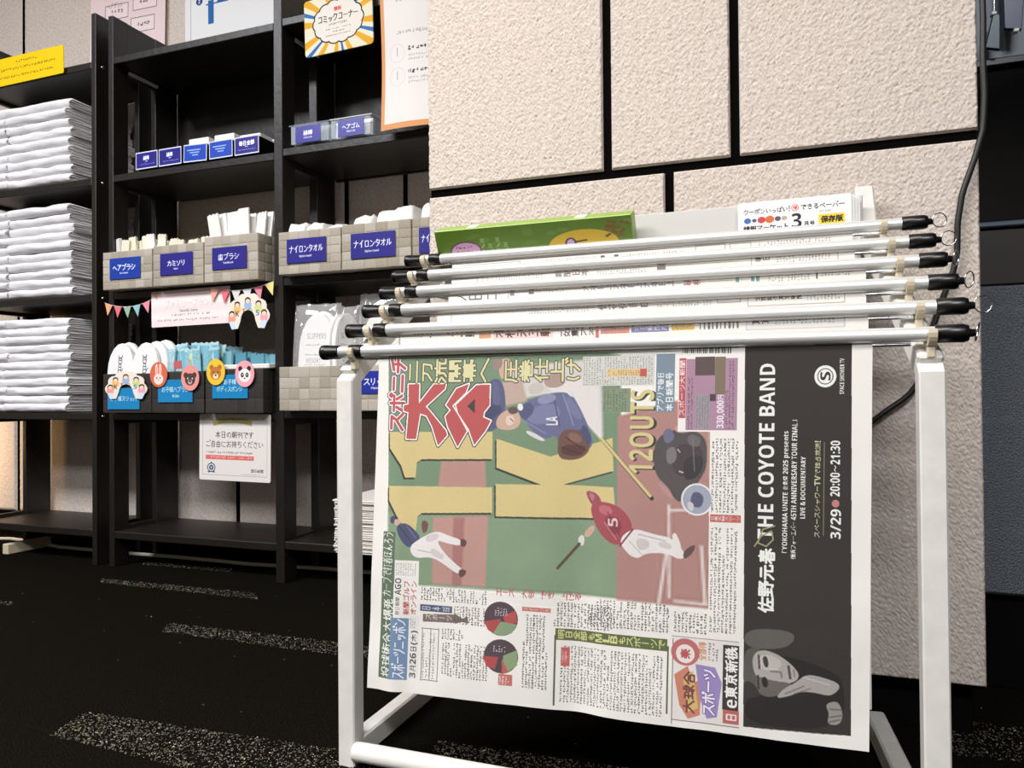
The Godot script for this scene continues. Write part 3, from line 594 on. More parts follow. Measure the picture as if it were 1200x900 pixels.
	"ツ": [[1.5,3,2.5,5],[4.2,2,5.2,4],[9,2,8,6,4,9.5]], "ハ": [[3.6,2.4,3,5.6,1,9.2],[6,2.4,7.8,5.6,9,9.2]], "ァ": [[2,4.6,8.2,4.6,6.2,6.6],[5,5.8,4.8,7.6,3,9.6]], "ド": [[4,1,4,9.6],[4,4.2,8,6.4],[6.4,1.4,7.1,2.6],[7.9,1,8.6,2.2]], "用": [[2.2,1.6,2.1,6.4,1,9.5],[2.2,1.6,8.2,1.6,8.2,9.3,7.2,9],[2.2,4.2,8.2,4.2],[2.2,6.7,8.2,6.7],[5.2,1.6,5.2,9.4]],
	"「": [[8.6,1,4.6,1,4.6,9]], "」": [[5.4,1,5.4,9,1.4,9]], "〜": [[1,5.6,3,4.2,5,5,7,5.8,9,4.4]],
}

# ---------------------------------------------------------------- materials
func _materials():
	font_bold = SystemFont.new(); font_bold.font_names = PackedStringArray(["Droid Sans"]); font_bold.font_weight = 700
	font_plain = SystemFont.new(); font_plain.font_names = PackedStringArray(["Droid Sans"])
	M.stone = grain(Color(0.825, 0.778, 0.738), 0.92, 0.05, 0.10, 1.5, Vector3(4, 4, 4))
	M.stone_back = grain(Color(0.82, 0.755, 0.68), 0.9, 0.06, 0.16, 14.0, Vector3(5, 5, 5))
	M.joint = plain(Color(0.035, 0.032, 0.03), 0.9)
	M.joint.metallic_specular = 0.1
	M.carpet = grain(Color(0.085, 0.077, 0.06), 1.0, 0.08, 0.5, 8.0, Vector3(6, 6, 6))
	M.carpet.metallic_specular = 0.06
	M.black_wood = grain(Color(0.11, 0.094, 0.08), 0.42, 0.03, 0.18, 0.6, Vector3(3, 3, 3))
	M.black = plain(Color(0.03, 0.03, 0.03), 0.6)
	M.black.metallic_specular = 0.2
	M.plaster = plain(Color(0.58, 0.55, 0.50), 0.9)
	M.chrome = plain(Color(0.82, 0.82, 0.83), 0.22, 1.0)
	M.white_paint = grain(Color(0.875, 0.865, 0.84), 0.42, 0.02, 0.035, 0.0, Vector3(3, 3, 3))
	M.alu = plain(Color(0.90, 0.90, 0.895), 0.33, 0.45)
	M.cap = plain(Color(0.045, 0.045, 0.045), 0.32)
	M.peg = plain(Color(0.80, 0.75, 0.65), 0.5)
	M.peg.subsurf_scatter_enabled = true
	M.peg.subsurf_scatter_strength = 0.1
	M.newsprint = grain(Color(0.86, 0.845, 0.81), 0.9, 0.05, 0.05, 0.0, Vector3(5, 5, 5))
	M.towel = grain(Color(0.955, 0.95, 0.96), 0.95, 0.15, 0.05, 7.0, Vector3(12, 12, 12))
	M.weave = [grain(Color(0.69, 0.655, 0.60), 0.8, 0.05, 0.12, 3.0, Vector3(12, 12, 12)), grain(Color(0.65, 0.615, 0.555), 0.8, 0.05, 0.14, 3.0, Vector3(12, 12, 12)), grain(Color(0.73, 0.70, 0.65), 0.8, 0.05, 0.1, 3.0, Vector3(12, 12, 12))]
	M.weave_dark = [grain(Color(0.20, 0.185, 0.17), 0.6, 0.05, 0.15, 2.0, Vector3(12, 12, 12)), grain(Color(0.17, 0.16, 0.15), 0.6, 0.05, 0.15, 2.0, Vector3(12, 12, 12))]
	M.basket_inner = plain(Color(0.69, 0.655, 0.60), 0.85)
	M.basket_dark = plain(Color(0.19, 0.177, 0.164), 0.7)
	M.white_film = plain(Color(0.93, 0.925, 0.91), 0.35)
	M.cream_film = plain(Color(0.90, 0.875, 0.79), 0.4)
	M.clear = plain(Color(0.9, 0.95, 1.0, 0.22), 0.06)
	M.clear.transparency = BaseMaterial3D.TRANSPARENCY_ALPHA
	M.bag = plain(Color(0.97, 0.97, 0.97, 0.20), 0.05)
	M.bag.transparency = BaseMaterial3D.TRANSPARENCY_ALPHA
	M.blue_film = plain(Color(0.42, 0.72, 0.80), 0.25)
	M.teal_film = plain(Color(0.36, 0.60, 0.66), 0.25)
	M.cable = plain(Color(0.10, 0.105, 0.095), 0.45)
	M.cord = plain(Color(0.80, 0.78, 0.72), 0.6)

# ---------------------------------------------------------------- setting
func stone_face(w: float, h: float, thick: float, cell: float, amp: float, nseed: int) -> ArrayMesh:
	# rough hammered block, centred in x and y, face towards +z at z = 0
	var n := FastNoiseLite.new()
	n.seed = nseed
	n.noise_type = FastNoiseLite.TYPE_SIMPLEX_SMOOTH
	n.frequency = 1.0
	n.fractal_type = FastNoiseLite.FRACTAL_RIDGED
	n.fractal_octaves = 2
	n.domain_warp_enabled = true
	n.domain_warp_amplitude = 0.6
	n.domain_warp_frequency = 0.7
	var n2 := FastNoiseLite.new()
	n2.seed = nseed + 5
	n2.frequency = 1.0
	n2.fractal_octaves = 2
	var r := 0.0022
	var nu := int(w / cell) + 2
	var nv := int(h / cell) + 2
	var f := func(u: float, v: float) -> Vector3:
		var x := (u - 0.5) * w
		var y := (v - 0.5) * h
		var e := minf(minf(x + w * 0.5, w * 0.5 - x), minf(y + h * 0.5, h * 0.5 - y))
		var z := 0.0
		if u <= 0.0 or u >= 1.0 or v <= 0.0 or v >= 1.0:
			z = -thick
		elif e < r:
			z = -(r - sqrt(maxf(0.0, r * r - (r - e) * (r - e))))
		if amp > 0.0 and e > 0.001:
			var a := x * 0.8 + y * 0.45
			var b := -x * 0.45 + y * 0.8
			z += amp * (n.get_noise_2d(a * 150.0, b * 235.0) * 0.6 + n2.get_noise_2d(x * 340.0, y * 340.0) * 0.55 - 0.3)
			x += n2.get_noise_2d(y * 60.0, 3.0) * 0.0012 * (1.0 if e < 0.004 else 0.0)
		return Vector3(x, y, z)
	return grid_mesh(f, nu, nv)

func _structure():
	# floor, ceiling and the hall around
	var fl := struct("floor")
	part(fl, "carpet", rbox(Vector3(7.0, 0.1, 5.6), 0.0), M.carpet, Vector3(-0.6, -0.05, 0.4))
	var ce := struct("ceiling")
	part(ce, "ceiling_board", rbox(Vector3(7.0, 0.1, 5.6), 0.0), M.plaster, Vector3(-0.6, 2.46, 0.4))
	var wl := struct("wall_left")
	part(wl, "plaster", rbox(Vector3(0.1, 2.5, 5.6), 0.0), M.plaster, Vector3(-4.1, 1.2, 0.4))
	var wr := struct("wall_right")
	part(wr, "plaster", rbox(Vector3(0.1, 2.5, 5.6), 0.0), M.plaster, Vector3(2.9, 1.2, 0.4))
	var wf := struct("wall_front")
	part(wf, "plaster", rbox(Vector3(7.0, 2.5, 0.1), 0.0), M.plaster, Vector3(-0.6, 1.2, 3.15))
	# back wall: stone blocks over a dark bed
	var wb := struct("wall_back")
	part(wb, "mortar_bed", rbox(Vector3(7.0, 2.5, 0.1), 0.0), M.joint, Vector3(-0.6, 1.2, WALL_BACK - 0.0555))
	var g := 0.0062
	for row in [[0.785 + g, 2.4, [-4.05, -3.2, -2.335, -1.108, -0.928, -0.4]], [0.08, 0.785 - g, [-4.05, -3.1, -2.36, -1.475, -0.4]]]:
		for i in row[2].size() - 1:
			var x0: float = row[2][i] + g
			var x1: float = row[2][i + 1] - g
			part(wb, "stone_block", stone_face(x1 - x0, row[1] - row[0], 0.006, 0.006, 0.0012, i + int(row[0] * 10)), M.stone, Vector3((x0 + x1) / 2, (row[0] + row[1]) / 2, WALL_BACK))
	# the pillar
	var wp := struct("wall_pillar")
	var px0 := -0.5451
	var px1 := 0.2422
	part(wp, "core", rbox(Vector3(px1 - px0 - 0.005, 2.34, 0.62), 0.0), M.joint, Vector3((px0 + px1) / 2, 1.24, PILLAR_FRONT - 0.3155))
	part(wp, "plinth", rbox(Vector3(px1 - px0 - 0.012, 0.078, 0.5), 0.002), M.black, Vector3((px0 + px1) / 2 - 0.004, 0.038, PILLAR_FRONT - 0.28))
	var k := 0
	for b in [[px0, -0.245, 0.785, 2.4], [-0.245, -0.0593, 0.785, 2.4], [-0.0593, px1, 0.785, 2.4], [px0, -0.153, 0.0728, 0.785], [-0.153, px1, 0.0728, 0.785]]:
		var gx0: float = b[0] + (0.0 if b[0] == px0 else g)
		var gx1: float = b[1] - (0.0 if b[1] == px1 else g)
		var gy0: float = b[2] + (0.0 if b[2] < 0.1 else g)
		var gy1: float = minf(b[3] - g, 1.5 if b[3] > 1.0 else 9.0)
		part(wp, "stone_block", stone_face(gx1 - gx0, gy1 - gy0, 0.006, 0.0018, 0.0024, 40 + k), M.stone, Vector3((gx0 + gx1) / 2, (gy0 + gy1) / 2, PILLAR_FRONT))
		if gy1 > 1.4:
			part(wp, "stone_block", stone_face(gx1 - gx0, 0.88, 0.006, 0.02, 0.0, 60 + k), M.stone, Vector3((gx0 + gx1) / 2, gy1 + 0.012 + 0.44, PILLAR_FRONT))
		k += 1
	for s in [-1, 1]:
		var sx: float = px0 if s < 0 else px1
		for yy in [[0.0728, 0.779], [0.791, 2.39]]:
			var o := part(wp, "stone_block", stone_face(0.6, yy[1] - yy[0], 0.01, 0.01, 0.0012, 70 + s), M.stone, Vector3(sx - s * 0.0, (yy[0] + yy[1]) / 2, PILLAR_FRONT - 0.32), Vector3(0, 90 * s, 0))
			o.position.x -= s * 0.002
	# tiny shiny flakes scattered over the carpet in bands
	var spots := []
	var bands := [[[-1.6, -1.395], [-1.14, -1.405], [-1.1, -1.36], [-1.57, -1.362]], [[-1.16, -1.165], [-0.62, -1.18], [-0.58, -1.115], [-1.13, -1.118]], [[-0.95, -0.80], [-0.3, -0.835], [-0.26, -0.70], [-0.93, -0.728]], [[-0.43, -0.885], [-0.1, -0.90], [-0.08, -0.82], [-0.42, -0.835]], [[-1.64, -1.57], [-1.36, -1.58], [-1.34, -1.55], [-1.63, -1.545]], [[-1.72, -1.175], [-1.6, -1.172], [-1.59, -1.15], [-1.71, -1.15]], [[0.16, -1.17], [0.45, -1.18], [0.42, -1.08], [0.2, -1.06]]]
	for b in bands:
		var area := absf(b[1][0] - b[0][0]) * absf(b[2][1] - b[1][1])
		for i in int(area * 46000):
			var u := rng.randf()
			var v := rng.randf()
			var a: Vector2 = Vector2(b[0][0], b[0][1]).lerp(Vector2(b[1][0], b[1][1]), u)
			var c: Vector2 = Vector2(b[3][0], b[3][1]).lerp(Vector2(b[2][0], b[2][1]), u)
			spots.append(a.lerp(c, v))
	for i in 120:
		spots.append(Vector2(rng.randf_range(-2.2, 0.4), rng.randf_range(-1.4, -0.6)))
	var mm := MultiMesh.new()
	mm.transform_format = MultiMesh.TRANSFORM_3D
	mm.mesh = rbox(Vector3(0.0019, 0.0019, 0.0019), 0.0005)
	mm.instance_count = spots.size()
	for i in spots.size():
		var bs := Basis.from_euler(Vector3(rng.randf() * TAU, rng.randf() * TAU, 0)) * Basis.from_scale(Vector3(rng.randf_range(0.4, 1.7), rng.randf_range(0.3, 0.7), rng.randf_range(0.3, 0.8)))
		mm.set_instance_transform(i, Transform3D(bs, Vector3(spots[i].x, 0.0005, spots[i].y)))
	var mi := MultiMeshInstance3D.new()
	mi.name = "carpet_glitter"
	mi.multimesh = mm
	mi.material_override = plain(Color(0.50, 0.475, 0.42), 0.35, 0.7)
	mi.set_meta("kind", "stuff")
	mi.set_meta("label", "bands of tiny shiny flakes on the black carpet")
	mi.set_meta("category", "carpet")
	add_child(mi)

# ---------------------------------------------------------------- shelves
func side_frame(parent: Node3D, x0: float, x1: float, top: float):
	var cx := (x0 + x1) / 2
	var w := x1 - x0
	part(parent, "front_stile", rbox(Vector3(w, top, 0.05), 0.0015), M.black_wood, Vector3(cx, top / 2, SHELF_FRONT - 0.025))
	part(parent, "back_stile", rbox(Vector3(w, top, 0.082), 0.0015), M.black_wood, Vector3(cx, top / 2, SHELF_BACK + 0.041))
	part(parent, "top_panel", rbox(Vector3(w * 0.8, top - 1.366, 0.1), 0.0015), M.black_wood, Vector3(cx, (top + 1.366) / 2, (SHELF_FRONT + SHELF_BACK) / 2 + 0.012))
	for y in BOARDS:
		part(parent, "rail", rbox(Vector3(w * 0.8, 0.04, 0.1), 0.0015), M.black_wood, Vector3(cx, y, (SHELF_FRONT + SHELF_BACK) / 2 + 0.012))

func bolts(parent: Node3D, x: float):
	for y in BOARDS.slice(1):
		part(parent, "bolt", lathe_x([[0.0, 0.0], [0.0, 0.004], [0.002, 0.003], [0.0025, 0.0]], 10), M.chrome, Vector3(x, y + 0.0, SHELF_FRONT - 0.022))

func shelf_boards(parent: Node3D, x0: float, x1: float, lift: float, names := 5):
	for y in BOARDS:
		part(parent, "shelf_board", rbox(Vector3(x1 - x0, 0.02, SHELF_FRONT - SHELF_BACK - 0.004), 0.002), M.black_wood, Vector3((x0 + x1) / 2, y + lift, (SHELF_FRONT + SHELF_BACK) / 2 + 0.001))

func _shelf_units():
	var a := thing("shelf_unit", "black wooden shelf unit stacked with white folded towels", "shelf", Vector3.ZERO, "black shelf units along the stone wall")
	side_frame(a, -2.206, -2.19, 1.4935)
	side_frame(a, -1.751, -1.735, 1.4935)
	bolts(a, -1.735)
	shelf_boards(a, -2.19, -1.751, 0.0)
	var b := thing("shelf_unit", "black wooden shelf unit with three labelled baskets above the black animal-badge bins", "shelf", Vector3.ZERO, "black shelf units along the stone wall")
	side_frame(b, -1.69, -1.673, 1.475)
	side_frame(b, -1.1557, -1.131, 1.60)
	shelf_boards(b, -1.673, -1.1557, 0.0)
	part(b, "back_panel", rbox(Vector3(0.516, 0.335, 0.008), 0.001), M.black_wood, Vector3(-1.4143, 1.197, SHELF_BACK - 0.006))
	var c := thing("shelf_unit", "black wooden shelf unit partly behind the stone pillar", "shelf", Vector3.ZERO, "black shelf units along the stone wall")
	side_frame(c, -0.655, -0.63, 1.60)
	shelf_boards(c, -1.131, -0.655, 0.006)
	for q in [[b, -1.669], [c, -1.127]]:
		part(q[0], "support_bar", rbox(Vector3(0.006, 0.009, 0.10), 0.001), M.white_paint, Vector3(q[1], 1.337, SHELF_FRONT - 0.098))
	part(c, "back_panel", rbox(Vector3(0.474, 0.335, 0.008), 0.001), M.black_wood, Vector3(-0.893, 1.197, SHELF_BACK - 0.006))

# ---------------------------------------------------------------- towels
func towel_mesh(w: float, h: float, d: float, s: int) -> ArrayMesh:
	# folded towel: fold towards +z at z = 0, layers showing at +x; base at y = 0
	var n := FastNoiseLite.new()
	n.seed = s
	n.frequency = 1.0
	n.fractal_octaves = 2
	var layers := 3 + s % 2
	var prof := []   # closed (z, y) section, from the back bottom round the fold to the back top
	for k in 5: prof.append(Vector2(-d + d * 0.9 * k / 4.0, 0.0))
	for k in 9:
		var t := PI * (k + 0.5) / 9.0
		prof.append(Vector2(-h * 0.55 + sin(t) * h * 0.55, h * 0.5 - cos(t) * h * 0.5))
	for k in 5: prof.append(Vector2(-d * 0.1 - d * 0.9 * k / 4.0, h))
	var np := prof.size()
	var f := func(u: float, v: float) -> Vector3:
		# u along x, then over the layered right end; v along the section
		var p: Vector2 = prof[clampi(roundi(v * (np - 1)), 0, np - 1)]
		var x: float
		var q := p
		if u <= 0.5:
			x = -w / 2 + w * u / 0.5
		else:
			var k := (u - 0.5) / 0.5
			q = p.lerp(Vector2(p.x, h * 0.5), k)
			x = w / 2 + sqrt(absf(sin(k * PI * layers * 0.5))) * 0.0035
			x += n.get_noise_2d(p.x * 25.0, k * 3.0 * signf(p.y - h * 0.5) + 3.0) * 0.003
		q.y += n.get_noise_2d(x * 8.0, p.x * 6.0) * 0.0028 * clampf(p.y / h * 4.0 + 0.4, 0.0, 1.0)
		q.x += n.get_noise_2d(x * 10.0, p.y * 40.0 + 7.0) * 0.004
		return Vector3(x, q.y, q.x)
	return grid_mesh(f, 32, np - 1)

func _towels():
	var row_name := ["lower shelf", "middle shelf", "upper shelf"]
	for row in 3:
		var base: float = [0.4115, 0.7325, 1.047][row]
		var count: int = [11, 10, 9][row]
		var pitch: float = [0.0237, 0.0253, 0.0257][row]
		for stack in 2:
			var cnt := count if stack == 0 else count
			var y := base
			var meshes := []
			for k in 4: meshes.append(towel_mesh(0.238 if stack == 0 else 0.10, pitch * 1.04, 0.216, row * 31 + stack * 7 + k * 3 + 1))
			for k in cnt:
				var cx := -1.955 if stack == 0 else -2.128
				if row == 0 and stack == 0: cx -= 0.006
				cx += rng.randf_range(-0.006, 0.006)
				var from_top := cnt - 1 - k
				solo("folded_towel", "white folded towel, %s from the top of the %s stack on the %s" % [ordinal(from_top), "wide right-hand" if stack == 0 else "cut-off left-hand", row_name[row]], "towel", meshes[k % 4], M.towel, Vector3(cx, y, SHELF_FRONT + rng.randf_range(-0.004, 0.006)), Vector3(0, rng.randf_range(-1.2, 1.2), rng.randf_range(-0.4, 0.4)), "towels on the %s" % row_name[row])
				y += pitch
# ---------------------------------------------------------------- baskets and their contents
var weave_tiles := []

func pillow(w: float, h: float, bulge: float, along_x: bool) -> ArrayMesh:
	# one woven strap crossing, bowed along its own direction, edges turned in
	var stops := [0.0, 0.025, 0.25, 0.75, 0.975, 1.0]
	var f := func(u: float, v: float) -> Vector3:
		var uu: float = stops[roundi(u * 5)]
		var vv: float = stops[roundi(v * 5)]
		var a := sin(uu * PI) if along_x else sin(vv * PI)
		var z := bulge * (0.2 + 0.8 * a)
		if uu <= 0.0 or uu >= 1.0 or vv <= 0.0 or vv >= 1.0: z = -0.0005
		return Vector3((uu - 0.5) * w, (0.5 - vv) * h, z)
	var m := grid_mesh(f, 5, 5)
	return m

func print_label(texts: Array, bg: Color, w := 256, h := 132, fg := Color(0.93, 0.94, 1.0)) -> Image:
	# texts: [string, x, y, w, h, weight] in fractions
	var im := canvas(w, h, bg)
	for t in texts: words(im, t[0], t[1] * w, t[2] * h, t[3] * w, t[4] * h, fg, t[5] if t.size() > 5 else 1.2)
	return im

func basket(label: String, x0: float, x1: float, base: float, height: float, dark: bool, group: String, im: Image = null, lab := Rect2(), depth := 0.19, cols := 6, rows := 5) -> Node3D:
	x0 *= Q; x1 *= Q
	lab = Rect2(lab.position.x * Q, 0.4564 + (lab.position.y - 0.4564) * Q, lab.size.x * Q, lab.size.y * Q)
	var o := thing("woven_basket" if not dark else "storage_bin", label, "basket" if not dark else "bin", Vector3((x0 + x1) / 2, base, BASKET_FRONT), group)
	var w := x1 - x0
	var inner: Material = M.basket_dark if dark else M.basket_inner
	var sides := []
	for s in [-1, 1]:
		sides.append(part(o, "side_wall", rbox(Vector3(0.004, height, depth), 0.001), inner, Vector3(s * (w / 2 - 0.003), height / 2, -depth / 2)))
	var front := part(o, "front_wall", rbox(Vector3(w - 0.004, height, 0.004), 0.001), inner, Vector3(0, height / 2, -0.003))
	part(o, "back_wall", rbox(Vector3(w - 0.004, height, 0.004), 0.001), inner, Vector3(0, height / 2, -depth + 0.003))
	part(o, "bottom", rbox(Vector3(w - 0.008, 0.004, depth - 0.008), 0.001), inner, Vector3(0, 0.003, -depth / 2))
	var tones: Array = M.weave_dark if dark else M.weave
	var cw := w / cols
	var rh := height / rows
	var a := pillow(cw * 1.0, rh * 0.985, 0.0010 if not dark else 0.0004, true)
	var b := pillow(cw * 0.985, rh * 1.0, 0.0010 if not dark else 0.0004, false)
	for r in rows:
		for c in cols:
			part(front, "weave_square", a if (r + c) % 2 == 0 else b, tones[rng.randi() % tones.size()], Vector3(-w / 2 + cw * (c + 0.5), rh * (r + 0.5), 0.0) - front.position)
	var sc := int(depth / cw)
	for r in rows:
		for c in sc:
			part(sides[1], "weave_square", b if (r + c) % 2 == 0 else a, tones[rng.randi() % tones.size()], Vector3(w / 2, rh * (r + 0.5), -(depth / sc) * (c + 0.5)) - sides[1].position, Vector3(0, 90, 0))
	if im:
		var k := card(lab.size.x, lab.size.y, im, 0.001, 0.35)
		part(o, "label_card", k[0], k[1], Vector3(lab.position.x + lab.size.x / 2 - (x0 + x1) / 2, lab.position.y + lab.size.y / 2 - base, 0.0028))
	return o

func sleeve(w: float, h: float, t: float, zig := true) -> ArrayMesh:
	# flat plastic sleeve standing on its lower edge, crimped top
	var o := PackedVector2Array([Vector2(-w / 2, 0), Vector2(w / 2, 0), Vector2(w / 2, h)])
	var n := 6
	if zig:
		for k in n:
			var x := w / 2 - w * (k + 0.5) / n
			o.append(Vector2(x, h + 0.002 if k % 2 == 0 else h - 0.001))
	o.append(Vector2(-w / 2, h))
	return slab(o, t, 0.0)

func soft_pack(w: float, h: float, d: float, s: int) -> ArrayMesh:
	# soft folded pack: lumpy rounded block, base at y = 0
	var n := FastNoiseLite.new()
	n.seed = s
	n.frequency = 1.0
	var f := func(u: float, v: float) -> Vector3:
		var a := u * TAU
		var b := (v - 0.5) * PI
		var sx := signf(cos(a)) * pow(absf(cos(a)), 0.25)
		var sz := signf(sin(a)) * pow(absf(sin(a)), 0.25)
		var cb := pow(maxf(cos(b), 0.0), 0.22)
		var sy := signf(sin(b)) * pow(absf(sin(b)), 0.55)
		var p := Vector3(sx * cb * w / 2, h / 2 + sy * h / 2, sz * cb * d / 2)
		var k := n.get_noise_3d(p.x * 45, p.y * 45, p.z * 45)
		return p + Vector3(k * 0.003, k * 0.007, k * 0.004)
	return grid_mesh(f, 20, 10)

const NAVY := Color(0.17, 0.16, 0.52)
const SKY := Color(0.10, 0.52, 0.74)

func _amenities():
	var blue := Color(0.10, 0.24, 0.62)
	var l1 := print_label([["ヘアブラシ", 0.10, 0.30, 0.75, 0.30, 1.3], ["Hair brush", 0.33, 0.68, 0.28, 0.08]], blue)
	var l2 := print_label([["カミソリ", 0.22, 0.32, 0.56, 0.28, 1.3], ["Razor", 0.42, 0.68, 0.14, 0.08]], NAVY)
	var l3 := print_label([["歯ブラシ", 0.17, 0.28, 0.62, 0.30, 1.0], ["Toothbrush", 0.32, 0.66, 0.30, 0.09]], NAVY)
	var lt := print_label([["ナイロンタオル", 0.06, 0.26, 0.86, 0.32, 1.3], ["Nylon towel", 0.32, 0.68, 0.32, 0.09]], NAVY)
	var g := "woven label baskets on the shelves"
	basket("grey-beige woven basket of hairbrush packets with a bright blue label", -1.709, -1.539, 0.7325, 0.098, false, g, l1, Rect2(-1.682, 0.765, 0.106, 0.056))
	basket("grey-beige woven basket of razors with a blue label, middle of three", -1.535, -1.372, 0.7325, 0.102, false, g, l2, Rect2(-1.509, 0.765, 0.106, 0.056))
	basket("grey-beige woven basket fanned with tall white toothbrush sachets", -1.368, -1.204, 0.7325, 0.112, false, g, l3, Rect2(-1.341, 0.769, 0.106, 0.055))
	basket("grey-beige woven basket labelled for nylon towels beside the black upright", -1.1425, -0.968, 0.7385, 0.100, false, g, lt, Rect2(-1.117, 0.770, 0.111, 0.058))
	basket("grey-beige woven nylon towel basket left of the pillar-cut basket", -0.9645, -0.784, 0.7385, 0.103, false, g, lt, Rect2(-0.939, 0.769, 0.117, 0.058))
	basket("grey-beige woven basket half hidden behind the stone pillar edge", -0.780, -0.675, 0.7385, 0.103, false, g, lt, Rect2(-0.762, 0.769, 0.09, 0.058), 0.19, 5)
	var lsl := print_label([["スリッパ", 0.18, 0.30, 0.64, 0.32, 1.3], ["Slippers", 0.36, 0.70, 0.26, 0.09]], Color(0.15, 0.2, 0.6))
	basket("tan woven basket of bagged white slippers without a front label", -1.1425, -0.970, 0.4175, 0.103, false, g, null, Rect2(), 0.19, 6, 4)
	basket("tan woven slipper basket with blue label behind the white rack post", -0.955, -0.78, 0.4175, 0.103, false, g, lsl, Rect2(-0.926, 0.456, 0.105, 0.052), 0.19, 6, 4)
	# hairbrush packets: two rows of cream sleeves
	for i in 24:
		var row := i / 12
		var x := -1.694 + (i % 12) * 0.0128 + row * 0.005
		solo("hairbrush_packet", "cream plastic hairbrush packet, %s from the left in the %s row" % [ordinal(i % 12), "front" if row == 0 else "rear"], "packet", sleeve(0.021, 0.128 + rng.randf_range(0.0, 0.014), 0.008), M.cream_film if i % 3 else M.white_film, Vector3(x * Q, 0.7375, BASKET_FRONT - 0.035 - row * 0.055 - rng.randf_range(0.0, 0.02)), Vector3(rng.randf_range(-8, 2), rng.randf_range(-22, 22), rng.randf_range(-7, 7)), "hairbrush packets in the left basket")
	# razors lying low in the middle basket
	var rz := sleeve(0.027, 0.108, 0.008)
	for i in 10:
		var row := i / 5
		solo("razor_packet", "small clear-white razor packet, %s from the left in the %s row" % [ordinal(i % 5), "front" if row == 0 else "rear"], "packet", rz, M.cream_film, Vector3((-1.512 + (i % 5) * 0.029) * Q, 0.752 + row * 0.006, BASKET_FRONT - 0.05 - row * 0.05), Vector3(rng.randf_range(-10, 0), rng.randf_range(-30, 30), rng.randf_range(-12, 12)), "razor packets in the middle basket")
	# toothbrush sachets fanned
	for i in 28:
		var row := i / 14
		solo("toothbrush_sachet", "tall white toothbrush sachet, %s from the left in the %s row" % [ordinal(i % 14), "front" if row == 0 else "rear"], "sachet", sleeve(0.032, 0.162 + 0.006 * row + rng.randf_range(0.0, 0.010), 0.004, i % 3 == 0), M.white_film, Vector3((-1.338 + (i % 14) * 0.0088) * Q, 0.740 + rng.randf_range(0.0, 0.006), BASKET_FRONT - 0.03 - row * 0.06 - 0.009 * (i % 4)), Vector3(rng.randf_range(-9, 2), rng.randf_range(-14, 14), 8.0 - (i % 14) * 0.75 + rng.randf_range(-3, 3)), "toothbrush sachets in the right basket")
	# nylon towels
	var np := 0
	for a in [[-1.115, 0.055], [-1.055, 0.05], [-1.0, 0.04], [-0.93, 0.058], [-0.868, 0.07], [-0.815, 0.078], [-0.752, 0.075], [-0.706, 0.07]]:
		solo("nylon_towel_pack", "white folded nylon towel pack, %s from the left along the basket row" % ordinal(np), "packet", soft_pack(0.055, 0.112 + (a[1] - 0.055) * 0.7, 0.13, 20 + np), M.white_film, Vector3((a[0]) * Q, 0.756, BASKET_FRONT - 0.09), Vector3(0, rng.randf_range(-6, 6), rng.randf_range(-5, 5)), "nylon towel packs")
		np += 1
	# small label trays on the second shelf
	var tray_y := [1.051, 1.051, 1.051, 1.051, 1.051]
	var tx := [[-1.597, -1.522], [-1.519, -1.443], [-1.437, -1.361], [-1.355, -1.281], [-1.276, -1.201]]
	var tl := ["綿棒", "綿棒", "", "", "毎日全部"]
	var ts := ["small black tray with navy label, nearest the left upright", "small black tray with navy label, second in its row", "small tray with bright blue label holding white boxes, third in its row", "small tray with blue label holding white boxes, fourth in its row", "small black tray with navy label holding white sheets, nearest the middle upright"]
	for i in 5:
		var o := thing("label_tray", ts[i], "tray", Vector3((tx[i][0] + tx[i][1]) / 2, tray_y[i], SHELF_FRONT - 0.004), "small trays on the second shelf")
		var w: float = tx[i][1] - tx[i][0]
		for s in [-1, 1]: part(o, "side_wall", rbox(Vector3(0.002, 0.042, 0.12), 0.0005), M.black, Vector3(s * (w / 2 - 0.002), 0.021, -0.06))
		part(o, "bottom", rbox(Vector3(w - 0.004, 0.003, 0.12), 0.0005), M.black, Vector3(0, 0.0015, -0.06))
		part(o, "back_wall", rbox(Vector3(w - 0.004, 0.042, 0.002), 0.0005), M.black, Vector3(0, 0.021, -0.119))
		var im := canvas(192, 112, Color(0.86, 0.88, 0.95))
		rect(im, 5, 7, 182, 98, Color(0.16, 0.30, 0.72) if i in [2, 3] else NAVY)
		if i in [2, 3]:
			for k in 3: rect(im, 30 + k * 20, 34 + k * 16, 110 - k * 30, 6, Color(0.66, 0.78, 0.95))
		else:
			words(im, tl[i], 66 if i < 2 else 34, 26, 52 if i < 2 else 124, 30, Color(0.95, 0.95, 1.0), 1.7)
			rect(im, 84, 62, 22, 4, Color(0.8, 0.82, 0.95))
			body(im, 24, 78, 144, 12, 9, Color(0.6, 0.62, 0.85), false)
		var k := card(w - 0.002, 0.045, im, 0.0014, 0.3)
		part(o, "label_card", k[0], k[1], Vector3(0, 0.0225, 0.001), Vector3(0, 0, -1.5 if i == 2 else 0.5))
